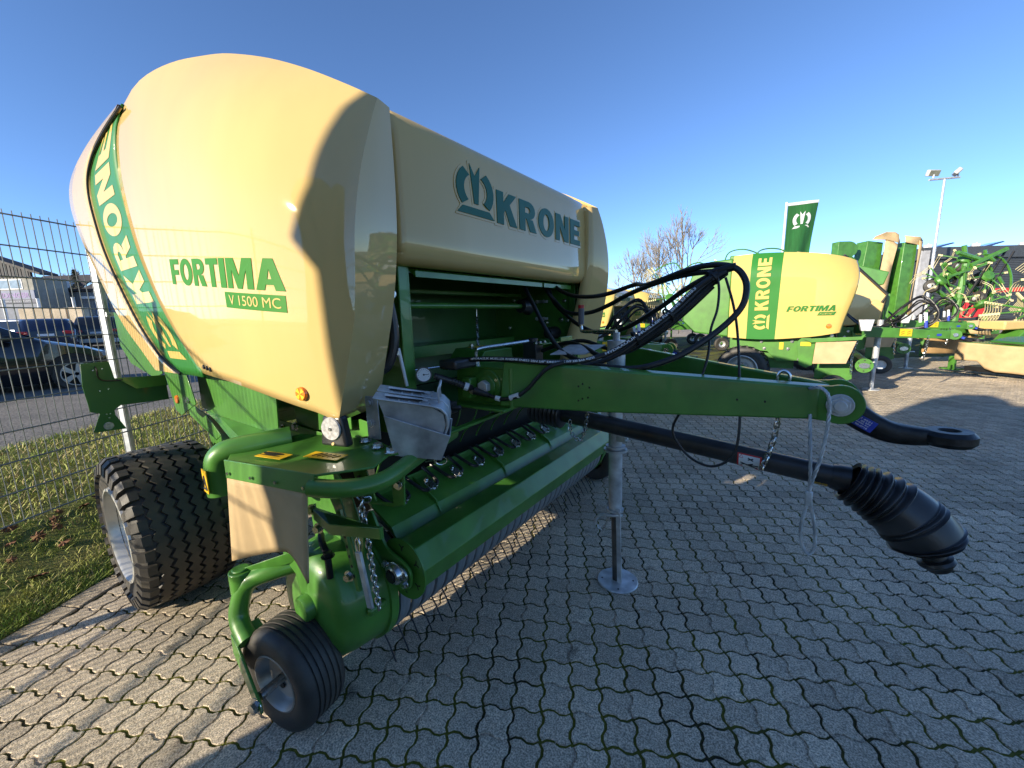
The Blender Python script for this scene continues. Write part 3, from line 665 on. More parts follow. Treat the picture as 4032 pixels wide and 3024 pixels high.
for sg in (1.862, 2*YC-1.862-0.022):
    P = [V(0.05, sg, 1.083), V(0.05, sg, 1.205)]+[V(0.155+0.073*math.cos(a), sg, 1.143+0.073*math.sin(a)) for a in np.linspace(PI*0.62, -PI*0.62, 20)]
    P = [P[0]]+P[:1:-1]+[P[1]]
    mm = MB(); mm.prism(P, V(0, 0.022, 0)); obj('hitch_cheek', mm, GREEN, bal, bevel=0.003)
mm = MB(); mm.tube([V(0.155, 1.845, 1.143), V(0.155, 2.055, 1.143)], 0.027, 20); mm.tube([V(0.155, 1.858, 1.143), V(0.155, 1.852, 1.143)], 0.042, 24); mm.tube([V(0.155, 1.853, 1.143), V(0.155, 1.840, 1.143)], 0.034, 6); mm.tube([V(0.155, 1.843, 1.143), V(0.155, 1.832, 1.143)], 0.020, 20)
obj('hitch_bolt', mm, GALV, bal, bevel=0.002)
# forged hitch eye: lofted bar and ring
cp = smooth_path([V(0.12, YC, 1.12), V(0.19, YC, 1.105), V(0.25, YC, 1.068), V(0.31, YC, 1.043), V(0.37, YC, 1.038), V(0.41, YC, 1.040)], 5)
rows = []
for k, p in enumerate(cp):
    t = k/(len(cp)-1); hh = 0.052*(1-t)+0.028*t; ww = 0.034+0.008*math.sin(PI*t)
    T = (cp[min(k+1, len(cp)-1)]-cp[max(k-1, 0)]).normalized(); N = V(-T.z, 0, T.x)
    rows.append([p+V(0, ww*math.copysign(abs(math.cos(a))**0.5, math.cos(a)), 0)+N*(hh*math.copysign(abs(math.sin(a))**0.5, math.sin(a))) for a in np.linspace(0, 2*PI, 17)])
m = MB(); m.grid(rows); eye = obj('hitch_eye', m, mat('forged_black', (0.018, 0.018, 0.02), 0.42, metal=0.2, var=0.4, vscale=25, bump=0.15, bscale=60), bal, smooth=50)
m = MB(); m.lathe([(0.026, -0.020), (0.030, -0.026), (0.058, -0.026), (0.070, -0.012), (0.070, 0.012), (0.058, 0.026), (0.030, 0.026), (0.026, 0.020)], V(0.462, YC, 1.043), V(-0.03, 0, 1), 32, closed_prof=True); obj('eye_ring', m, MATS['forged_black'], eye)
# rating plate riveted to the eye
pa, pb = V(0.195, YC-0.036, 1.095), V(0.262, YC-0.043, 1.058); nn = V(0, -1, 0); d_ = (pb-pa); e_ = V(-d_.z, 0, d_.x).normalized()*0.021
m = MB(); m.prism([pa-e_, pb-e_, pb+e_, pa+e_], V(0, -0.004, 0)); rpl = obj('rating_plate', m, BDEC, eye)
m = MB()
for q in range(4): text_mb(['DU 4521', 'DC 20 kN', 'S 3000 kg', 'e1 00-0718'][q], flat(pa-e_*0.8+e_*(0.42*(3-q))+d_*0.10+V(0, -0.0045, 0), d_*0.7, e_*0.28), 0.02, mb=m)
obj('plate_print', m, WDEC, rpl, smooth=0)

# ---- gearbox bracket between beam and frame, with big bolt, sensor and gauge
m = MB(); m.box((-1.14, 1.375, 1.19), (0.29, 0.014, 0.165)); m.box((-1.14, 1.45, 1.275), (0.30, 0.17, 0.010)); m.box((-1.14, 1.43, 1.105), (0.34, 0.25, 0.012)); gbx = obj('drawbar_bracket', m, GREEN, bal, bevel=0.004)
m = MB(); m.tube([V(-1.10, 1.368, 1.195), V(-1.10, 1.360, 1.195)], 0.075, 28); m.tube([V(-1.10, 1.362, 1.195), V(-1.10, 1.352, 1.195)], 0.050, 24); obj('boss', m, GREEN, gbx, bevel=0.004)
m = MB(); m.tube([V(-1.10, 1.354, 1.195), V(-1.10, 1.326, 1.195)], 0.030, 6); obj('big_bolt', m, GALV, gbx, bevel=0.003)
m = MB(); m.tube([V(-0.975, 1.37, 1.11), V(-0.975, 1.37, 1.28)], 0.012, 10); obj('weld_bead', m, GREEN, gbx)
m = MB(); m.box((-1.175, 1.33, 1.19), (0.05, 0.05, 0.09)); obj('sensor_block', m, GREEN, gbx, bevel=0.006)
m = MB(); m.tube([V(-1.15, 1.315, 1.18), V(-1.13, 1.315, 1.178)], 0.018, 14); obj('sensor_collar', m, ZINC, gbx)
m = MB(); m.tube([V(-1.13, 1.315, 1.178), V(-1.06, 1.325, 1.163)], [0.017, 0.011], 12); obj('sensor_plug', m, BPLAST, gbx)
m = MB(); m.tube(smooth_path([V(-1.06, 1.325, 1.163), V(-1.0, 1.338, 1.15), V(-0.935, 1.350, 1.165), V(-0.89, 1.372, 1.20), V(-0.86, 1.388, 1.238), V(-0.815, 1.41, 1.285), V(-0.77, 1.46, 1.305)], 6), 0.0085, 8); obj('sensor_cable', m, HOSE, bal)
for a_, b_ in ((V(-1.03, 1.331, 1.154), V(-1.01, 1.336, 1.15)), (V(-0.965, 1.344, 1.157), V(-0.925, 1.355, 1.172))):
    m = MB(); m.tube([a_, b_], 0.0115, 8); obj('cable_tag', m, WDEC, bal)
gp_ = V(-1.27, 1.15, 1.265); gn = V(0.78, -0.62, 0.08).normalized()
m = MB(); m.lathe([(0.0, -0.03), (0.030, -0.03), (0.033, 0.0), (0.033, 0.012), (0.028, 0.012)], gp_, gn, 28); pg = obj('pressure_gauge', m, BPLAST, bal)
m = MB(); m.lathe([(0, 0.0115), (0.0285, 0.0115)], gp_, gn, 28); obj('dial', m, WDEC, pg)
U_ = V(-gn.y, gn.x, 0).normalized()*-1; W_ = gn.cross(U_)*-1
m = MB()
for q in range(15):
    a = rad(225-q*270/14); dd = U_*math.cos(a)+V(0, 0, 1)*math.sin(a); m.tube([gp_+gn*0.0122+dd*0.020, gp_+gn*0.0122+dd*0.025], 0.0007, 4)
dd = U_*-1; m.tube([gp_+gn*0.013, gp_+gn*0.013+dd*0.02], 0.001, 4); m.tube([gp_+gn*0.012, gp_+gn*0.0145], 0.004, 8); obj('needle_and_scale', m, KDEC, pg)
m = MB(); rr_ = [0.016 if q % 2 else 0.0135 for q in range(34)]
sp = smooth_path([V(-1.25, 1.19, 1.255), V(-1.20, 1.25, 1.225), V(-1.16, 1.29, 1.20), V(-1.14, 1.31, 1.19)], 11); m.tube(sp, rr_[:len(sp)], 10); obj('corrugated_hose', m, BPLAST, bal)
m = MB(); m.tube([V(-1.165, 1.285, 1.203), V(-1.153, 1.297, 1.196)], 0.0175, 10); obj('cable_tag', m, WDEC, bal)
# actuator tower behind
m = MB(); m.prism([V(-1.62, 1.62, 1.21), V(-1.62, 2.0, 1.21), V(-1.58, 1.93, 1.325), V(-1.58, 1.68, 1.325)], V(0.22, 0, -0.01)); tw = obj('twine_bracket', m, GREEN, bal, bevel=0.004)
m = MB(); m.box((-1.50, 1.80, 1.328), (0.06, 0.13, 0.002)); obj('bracket_sticker', m, YDEC, tw)
m = MB(); m.hexbolt(V(-1.56, 1.80, 1.325), (0, 0, 1), 0.014, 0.014); obj('bolt', m, ZINC, tw)
m = MB(); m.tube([V(-1.66, 1.2, 1.23), V(-1.58, 1.55, 1.235)], 0.006, 8); m.box((-1.56, 1.60, 1.24), (0.05, 0.05, 0.05)); obj('latch_rod', m, ZINC, bal)
m = MB(); m.tube(smooth_path([V(-1.225, 1.445, 1.28), V(-1.225, 1.445, 1.335), V(-1.21, 1.465, 1.352), V(-1.17, 1.6, 1.36), V(-1.13, 1.75, 1.368)], 6), 0.008, 10); m.tube([V(-1.225, 1.445, 1.265), V(-1.225, 1.445, 1.31)], 0.015, 12); obj('crank_handle', m, ZINC, bal)
m = MB(); m.box((-1.33, 2.22, 1.33), (0.26, 0.42, 0.010)); m.box((-1.2, 2.3, 1.345), (0.02, 0.16, 0.03)); obj('valve_shelf', m, GREEN, bal, bevel=0.003)
m = MB(); m.box((-1.27, 2.02, 1.29), (0.09, 0.085, 0.11)); m.tube([V(-1.27, 2.02, 1.34), V(-1.27, 2.02, 1.365)], 0.03, 14); vb = obj('valve_block', m, BPLAST, bal, bevel=0.004)
m = MB()
for dy in (-0.05, 0.0, 0.05): m.hexbolt(V(-1.22, 2.02+dy, 1.336), (0, 0, 1), 0.009, 0.01)
obj('bolt', m, ZINC, vb)
m = MB(); m.box((-1.20, 1.29, 1.30), (0.10, 0.14, 0.040)); obj('rubber_guard', m, BPLAST, bal, bevel=0.01)
m = MB(); m.box((-1.20, 1.17, 1.125), (0.10, 0.10, 0.05)); m.tube([V(-1.15, 1.18, 1.125), V(-1.11, 1.20, 1.13)], 0.012, 8); sv = obj('solenoid_valve', m, BPLAST, bal, bevel=0.005)
m = MB(); m.box((-1.19, 1.16, 1.152), (0.06, 0.06, 0.002)); obj('valve_sticker', m, BDEC, sv)

# ---- hydraulic hoses
def hose(name, pts, r, k=8, parent=None, mt=None):
    p = smooth_path([V(*q) for q in pts], k); m = MB(); m.tube(p, r, 10); return obj(name, m, mt or HOSE, parent or bal), p
def print_on(path, r, s, a, b, ang, parent, h=0.5, view=V(0.2, -1, 0.25)):
    L = [0]
    for i in range(1, len(path)): L.append(L[-1]+(path[i]-path[i-1]).length)
    def at(t):
        i = max(0, min(len(L)-2, next((j for j in range(len(L)-1) if L[j+1] >= t), len(L)-2))); f = (t-L[i])/max(1e-6, L[i+1]-L[i])
        return path[i].lerp(path[i+1], f), (path[i+1]-path[i]).normalized()
    def mp(u, v, q=0):
        p, T = at(L[-1]*(a+(b-a)*u)); N = (view-T*view.dot(T)).normalized(); B = N.cross(T)
        if B.z < 0: B = -B
        th = (v-0.5)*h*2; return p+(N*math.cos(th)+B*math.sin(th))*(r+0.0006)
    obj('hose_print', text_mb(s, mp, 0.03), WDEC, parent, smooth=0)
ho, pth = hose('hydraulic_hose', [(-1.27, 1.30, 1.300), (-1.12, 1.325, 1.318), (-0.97, 1.362, 1.318), (-0.85, 1.41, 1.308), (-0.79, 1.475, 1.302), (-0.72, 1.56, 1.305), (-0.64, 1.65, 1.335), (-0.56, 1.70, 1.39), (-0.45, 1.79, 1.485), (-0.36, 1.85, 1.585), (-0.28, 1.89, 1.65)], 0.0115)
print_on(pth, 0.0125, 'HYDRAULIK MUELLER RHEINE EN853 2SN 3/8" DN10 MAX WP 330 BAR 4Q/22', 0.10, 0.52, 0, ho, 0.42)
print_on(pth, 0.0125, 'HYDRAULIK MUELLER RHEINE EN853', 0.56, 0.92, 0, ho, 0.42)
hose('hydraulic_hose', [(-1.0, 1.5, 1.28), (-0.84, 1.60, 1.26), (-0.72, 1.66, 1.28), (-0.62, 1.70, 1.325), (-0.53, 1.745, 1.40), (-0.42, 1.82, 1.50), (-0.33, 1.875, 1.60), (-0.26, 1.90, 1.655)], 0.0115)
hose('hydraulic_hose', [(-1.22, 2.04, 1.29), (-1.05, 2.02, 1.34), (-0.92, 1.95, 1.33), (-0.74, 1.78, 1.30), (-0.63, 1.72, 1.32), (-0.50, 1.79, 1.41), (-0.40, 1.85, 1.50), (-0.31, 1.90, 1.60), (-0.25, 1.91, 1.65)], 0.0115)
hose('hydraulic_hose', [(-1.20, 2.10, 1.30), (-1.02, 2.14, 1.345), (-0.85, 2.10, 1.31), (-0.70, 1.95, 1.30), (-0.55, 1.87, 1.37), (-0.42, 1.89, 1.475), (-0.30, 1.92, 1.60)], 0.011)
hose('hydraulic_hose', [(-1.50, 2.20, 1.80), (-1.35, 2.10, 1.63), (-1.28, 2.05, 1.56), (-1.14, 1.95, 1.42), (-1.0, 1.85, 1.32), (-0.86, 1.75, 1.285), (-0.70, 1.65, 1.272), (-0.53, 1.64, 1.27), (-0.40, 1.69, 1.31), (-0.32, 1.74, 1.36), (-0.24, 1.80, 1.43), (-0.185, 1.84, 1.50), (-0.17, 1.86, 1.56), (-0.18, 1.88, 1.62), (-0.225, 1.90, 1.67), (-0.32, 1.95, 1.69), (-0.43, 2.0, 1.68), (-0.63, 2.1, 1.635), (-0.74, 2.25, 1.65), (-0.9, 2.3, 1.615), (-1.01, 2.3, 1.60), (-1.15, 2.35, 1.61), (-1.26, 2.4, 1.64), (-1.37, 2.45, 1.70), (-1.47, 2.5, 1.80)], 0.0125)
hose('hydraulic_hose', [(-1.52, 2.5, 1.80), (-1.40, 2.4, 1.67), (-1.32, 2.4, 1.58), (-1.23, 2.35, 1.52), (-1.12, 2.3, 1.50), (-1.01, 2.3, 1.51), (-0.88, 2.25, 1.55), (-0.73, 2.15, 1.60), (-0.55, 2.06, 1.645), (-0.40, 2.0, 1.665), (-0.28, 1.93, 1.66)], 0.0125)
hose('hydraulic_hose', [(-1.44, 2.5, 1.72), (-1.37, 2.45, 1.59), (-1.24, 2.4, 1.49), (-1.13, 2.35, 1.43), (-1.01, 2.3, 1.39), (-0.90, 2.27, 1.39), (-0.76, 2.2, 1.42), (-0.56, 2.09, 1.52), (-0.43, 2.0, 1.595), (-0.32, 1.95, 1.645), (-0.25, 1.91, 1.655)], 0.0125)
hose('control_cable', [(-0.28, 1.88, 1.64), (-0.27, 1.88, 1.58), (-0.27, 1.86, 1.50), (-0.285, 1.83, 1.42), (-0.285, 1.79, 1.31), (-0.31, 1.755, 1.20), (-0.37, 1.73, 1.08), (-0.395, 1.73, 1.0), (-0.36, 1.73, 0.93), (-0.30, 1.735, 0.88), (-0.23, 1.74, 0.87), (-0.17, 1.75, 0.92), (-0.152, 1.76, 1.02), (-0.165, 1.80, 1.20), (-0.19, 1.86, 1.40), (-0.215, 1.88, 1.52), (-0.25, 1.89, 1.63)], 0.0052)
for p, T in ((V(-0.45, 1.80, 1.48), V(0.09, 0.08, 0.1)), (V(-0.56, 1.71, 1.385), V(0.1, 0.07, 0.07)), (V(-0.80, 1.51, 1.275), V(1, 0.9, 0.1)), (V(-0.30, 1.885, 1.63), V(1, 0.6, 0.9))):
    m = MB(); T = T.normalized(); m.lathe([(0.030, -0.005), (0.034, -0.005), (0.034, 0.005), (0.030, 0.005)], p+V(0, 0.012, 0.004), T, 12, closed_prof=True); obj('cable_tie', m, KDEC, bal)
m = MB(); m.tube([V(-0.30, 1.90, 1.655), V(-0.215, 1.90, 1.672)], 0.016, 10); m.tube([V(-0.30, 1.885, 1.625), V(-0.25, 1.90, 1.655)], 0.015, 10); obj('hose_coupling', m, DARKM, bal)
# ring on the drawbar and corrugated detail
m = MB(); m.tube(smooth_path([V(-0.045, 1.94, 1.205), V(-0.043, 1.94, 1.235), V(-0.025, 1.94, 1.250), V(-0.005, 1.94, 1.235), V(-0.003, 1.94, 1.205)], 5), 0.006, 8); obj('safety_loop', m, ZINC, bal)
# breakaway wire rope
def rope(pts, r=0.006):
    p = smooth_path(pts, 14); m = MB()
    for s_ in range(3):
        q = []
        for i, c in enumerate(p):
            T = (p[min(i+1, len(p)-1)]-p[max(i-1, 0)]).normalized(); N = (V(0, 1, 0)-T*T.y).normalized(); B = T.cross(N); a = i*0.55+s_*2*PI/3
            q.append(c+(N*math.cos(a)+B*math.sin(a))*r*0.5)
        m.tube(q, r*0.62, 5)
    return m
m = rope([V(0.06, 1.845, 1.20), V(0.09, 1.815, 1.21), V(0.115, 1.80, 1.185), V(0.122, 1.80, 1.12), V(0.12, 1.80, 1.04), V(0.11, 1.80, 0.94), V(0.093, 1.80, 0.85), V(0.088, 1.80, 0.80)])
m2 = rope([V(0.07, 1.85, 1.10), V(0.073, 1.83, 1.05), V(0.08, 1.81, 0.97), V(0.088, 1.80, 0.86), V(0.089, 1.80, 0.80)]); m.add(m2.v, m2.f)
m2 = rope([V(0.089, 1.80, 0.775), V(0.078, 1.80, 0.71), V(0.075, 1.80, 0.64), V(0.088, 1.80, 0.58), V(0.108, 1.80, 0.562), V(0.122, 1.80, 0.60), V(0.115, 1.80, 0.68), V(0.094, 1.80, 0.775)]); m.add(m2.v, m2.f)
wr = obj('safety_cable', m, GALV, bal)
m = MB(); m.box((0.089, 1.80, 0.785), (0.024, 0.014, 0.06)); obj('crimp_sleeve', m, GALV, wr, bevel=0.005)
def chain(pts, link=0.026, r=0.0030, w_=0.0085):
    p = smooth_path(pts, 20); L = [0]
    for i in range(1, len(p)): L.append(L[-1]+(p[i]-p[i-1]).length)
    m = MB(); n = int(L[-1]/(link*0.72))
    for q in range(n):
        t = (q+0.5)*L[-1]/n; i = next(j for j in range(len(L)-1) if L[j+1] >= t); c = p[i].lerp(p[i+1], (t-L[i])/(L[i+1]-L[i])); T = (p[i+1]-p[i]).normalized()
        N = (V(0.6, -0.8, 0.1)-T*T.dot(V(0.6, -0.8, 0.1))).normalized(); B = T.cross(N); W = N if q % 2 else B
        lp = [c+T*(link*0.5-w_)*(1 if math.cos(a) > 0 else -1)+T*w_*math.cos(a)+W*w_*math.sin(a) for a in np.linspace(0, 2*PI, 13)[:-1]]
        m.tube(lp, r, 5, closed=True)
    return m
obj('support_chain', chain([V(-0.03, 1.89, 1.09), V(-0.035, 1.89, 1.0), V(-0.055, 1.885, 0.90), V(-0.075, 1.89, 0.835)], 0.030, 0.0036, 0.0095), ZINC, bal)
obj('support_chain', chain([V(-0.85, 1.86, 1.09), V(-0.855, 1.87, 0.95), V(-0.895, 1.88, 0.835), V(-0.955, 1.89, 0.87), V(-0.965, 1.90, 0.93)], 0.024), ZINC, bal)

# ---- prop stand
jx, jy = -0.70, 2.0
m = MB(); m.cyl(V(jx-0.04, jy, 0.42), V(jx-0.05, jy, 1.10), 0.036, 20); m.lathe([(0.036, 0.0), (0.062, 0.0), (0.062, 0.012), (0.036, 0.012)], V(jx-0.045, jy, 0.768), V(0, 0, 1), 28); m.lathe([(0.036, 0.0), (0.052, 0.0), (0.052, 0.010), (0.036, 0.010)], V(jx-0.045, jy, 0.788), V(0, 0, 1), 28); m.lathe([(0.036, 0.0), (0.044, 0.0), (0.044, 0.012), (0.036, 0.012)], V(jx-0.04, jy, 0.424), V(0, 0, 1), 24)
js = obj('stand_tube', m, GALV, bal)
m = MB(); m.cyl(V(jx-0.025, jy, 0.008), V(jx-0.04, jy, 0.46), 0.024, 16); obj('inner_tube', m, mat('worn_steel', (0.16, 0.15, 0.14), 0.4, metal=0.7, var=0.4, vscale=12), bal)
m = MB(); m.box((jx-0.005, jy-0.032, 0.235), (0.026, 0.008, 0.44), Matrix.Rotation(rad(-2), 3, 'Y')); m.hexbolt(V(jx-0.01, jy-0.035, 0.435), (0, -1, 0), 0.010); obj('notched_bar', m, GALV, bal, bevel=0.002)
m = MB(); m.lathe([(0, 0.010), (0.108, 0.008), (0.112, 0.004), (0.112, 0.0), (0, 0.0)], V(jx-0.02, jy, 0.001), V(0, 0, 1), 40); obj('foot_plate', m, GALV, bal)
m = MB()
for a in range(4): q = V(jx-0.02+0.085*math.cos(a*PI/2+0.4), jy+0.085*math.sin(a*PI/2+0.4), 0.0098); m.tube([q, q+V(0, 0, 0.0012)], 0.005, 10)
obj('drain_hole', m, KDEC, bal)
m = MB(); m.box((jx+0.0, jy-0.03, 0.845), (0.06, 0.008, 0.03)); m.box((jx+0.005, jy-0.035, 0.875), (0.02, 0.008, 0.035)); m.tube([V(jx+0.02, jy-0.05, 0.845), V(jx+0.02, jy-0.01, 0.845)], 0.008, 10); obj('stand_lug', m, GALV, bal, bevel=0.002)
m = MB(); m.tube(smooth_path([V(jx+0.01, jy-0.02, 0.415), V(jx-0.05, jy-0.045, 0.41), V(jx-0.10, jy-0.05, 0.405), V(jx-0.125, jy-0.05, 0.38), V(jx-0.14, jy-0.05, 0.345)], 5), 0.0085, 8); obj('locking_pin', m, GALV, bal)
obj('pin_chain', chain([V(jx-0.06, jy-0.04, 0.41), V(jx-0.075, jy-0.045, 0.36), V(jx-0.10, jy-0.05, 0.315), V(jx-0.125, jy-0.05, 0.34)], 0.016, 0.0018, 0.0055), ZINC, bal)
m = MB(); m.cyl(V(jx-0.05, jy, 1.08), V(jx-0.05, jy, 1.36), 0.046, 20); m.cyl(V(jx-0.05, jy, 1.36), V(jx-0.05, jy, 1.40), 0.018, 14); obj('stand_head', m, GALV, bal)
m = MB(); m.tube(smooth_path([V(jx-0.05, jy, 1.405), V(jx-0.15, jy+0.05, 1.405), V(jx-0.28, jy+0.10, 1.40), V(jx-0.30, jy+0.11, 1.42), V(jx-0.30, jy+0.11, 1.45)], 5), 0.010, 10); cr_ = obj('stand_crank', m, ZINC, bal)
m = MB(); m.tube([V(jx-0.30, jy+0.11, 1.44), V(jx-0.30, jy+0.11, 1.53)], 0.017, 12); obj('crank_grip', m, mat('grey_plastic', (0.12, 0.12, 0.13), 0.5), cr_)
m = MB(); m.tube([V(jx-0.30, jy+0.11, 1.53), V(jx-0.30, jy+0.11, 1.548)], 0.0175, 12); obj('grip_cap', m, RDEC, cr_)
m = MB(); m.prism([V(-1.0, 1.75, 1.30), V(-0.84, 1.82, 1.30), V(-0.80, 1.98, 1.335), V(-0.98, 1.93, 1.335)], V(0, 0, 0.004)); obj('document_cover', m, GALV, bal)

# ---- drive shaft with its guards, lying in its chain
pto = thing('drive_shaft', (-0.9, 1.95, 0.93), 'black drive shaft guard with ribbed bellows hanging in a chain below the drawbar', 'drive shaft')
def ptp(x): t = (x+0.90)/1.08; return V(x, 1.95, 0.935-0.100*t)
m = MB(); m.tube([ptp(-1.05), ptp(0.18)], 0.044, 24); gt_ = obj('guard_tube', m, BPLAST, pto)
m = MB(); T = (ptp(0.2)-ptp(0)).normalized(); a0 = ptp(0.16)
m.lathe([(0.047, 0.0), (0.052, 0.02), (0.055, 0.055)], a0, T, 24); obj('tube_collar', m, BPLAST, pto)
# bellows bends down towards the end
cpts = smooth_path([a0+T*0.05, V(0.25, 1.95, 0.812), V(0.30, 1.95, 0.79), V(0.355, 1.95, 0.755), V(0.40, 1.95, 0.715), V(0.44, 1.95, 0.665), V(0.462, 1.95, 0.62)], 16)
def swept(path, radf, n=32, ov=1.0):
    rows = []
    for k, p in enumerate(path):
        t = k/(len(path)-1); T = (path[min(k+1, len(path)-1)]-path[max(k-1, 0)]).normalized(); N = V(0, 1, 0); B = T.cross(N)
        rr = radf(t); rows.append([p+(N*math.cos(a)+B*math.sin(a))*rr for a in np.linspace(0, 2*PI, n+1)])
    m = MB(); m.grid(rows); return m
dense = smooth_path(cpts, 2)
def rad_bellows(t):
    base = 0.074+0.034*math.sin(min(1, t/0.75)*PI*0.5) if t < 0.86 else 0.108-0.30*(t-0.86)
    if t < 0.46: return base*0.96+0.0085*math.cos(t/0.46*6.0*2*PI)
    if 0.62 < t < 0.70: return base+0.005*math.cos((t-0.62)/0.08*4*PI)
    if 0.84 < t < 0.93: return base+0.008*math.cos((t-0.84)/0.09*4*PI)
    return base
m = swept(dense, rad_bellows, 40); obj('shaft_bellows', m, BPLAST, pto, smooth=70)
ed = dense[-1]; Te = (dense[-1]-dense[-3]).normalized()
m = MB(); m.lathe([(0.065, -0.02), (0.058, 0.0), (0.036, 0.006), (0.036, 0.03), (0.050, 0.034), (0.054, 0.045), (0.048, 0.055), (0.040, 0.056), (0.034, 0.075), (0.0, 0.075)], ed, Te, 28); obj('shaft_yoke', m, BPLAST, pto)
m = MB(); m.box(ptp(-0.10)+V(0, -0.0, 0), (0.001, 0.001, 0.001)); pd = ptp(-0.105)
rows = []
for a in np.linspace(-1.15, 0.55, 10):
    rows.append([ptp(x)+V(0, -math.cos(a)*0.0452, math.sin(a)*0.0452) for x in np.linspace(-0.165, -0.075, 4)])
m = MB(); m.grid(rows); stk = obj('warning_sticker', m, RDEC, pto)
rows = []
for a in np.linspace(-1.02, 0.42, 10):
    rows.append([ptp(x)+V(0, -math.cos(a)*0.0457, math.sin(a)*0.0457) for x in np.linspace(-0.159, -0.081, 4)])
m = MB(); m.grid(rows); obj('sticker_field', m, WDEC, stk)
def sm(x, a): return ptp(x)+V(0, -math.cos(a)*0.0462, math.sin(a)*0.0462)
m = MB()
def stroke(p, q, wd=0.0016):
    for k in range(6):
        t0, t1 = k/6, (k+1)/6
        x0, a0_ = p[0]+(q[0]-p[0])*t0, p[1]+(q[1]-p[1])*t0; x1, a1_ = p[0]+(q[0]-p[0])*t1, p[1]+(q[1]-p[1])*t1
        m.tube([sm(x0, a0_), sm(x1, a1_)], wd*0.6, 4)
for p, q in (((-0.152, -0.35), (-0.09, -0.75)), ((-0.13, -0.55), (-0.105, -0.3)), ((-0.12, -0.5), (-0.085, -0.45)), ((-0.15, -0.62), (-0.135, -0.42)), ((-0.125, 0.0), (-0.105, 0.2)), ((-0.125, 0.2), (-0.105, 0.0))): stroke(p, q, 0.004)
obj('pictogram', m, KDEC, stk)
m = MB()
for cx, ca in ((-0.150, 0.22), (-0.150, -0.85), (-0.092, -0.85)):
    for k in range(3):
        a1, a2 = k*2*PI/3+PI/2, (k+1)*2*PI/3+PI/2
        m.tube([sm(cx+0.008*math.cos(a1), ca+0.2*math.sin(a1)), sm(cx+0.008*math.cos(a2), ca+0.2*math.sin(a2))], 0.0009, 4)
obj('warning_triangle', m, RDEC, stk)
m = MB(); text_mb('BONDIOLI', lambda u, v, q=0: sm(0.148-0.05*u, -0.55-0.22*v)-V(0, 0.0006-0.0, 0), 0.02, mb=m); text_mb('& PAVESI', lambda u, v, q=0: sm(0.148-0.05*u, -0.82-0.22*v), 0.02, mb=m); obj('maker_print', m, YDEC, pto, smooth=0)
m = MB(); rr_ = []
cpz = [ptp(-1.22), ptp(-1.03)]; k = 30
m.tube([cpz[0].lerp(cpz[1], i/(k-1)) for i in range(k)], [0.078+0.008*math.cos(i*1.6) for i in range(k)], 24); obj('rear_bellows', m, BPLAST, pto, smooth=60)

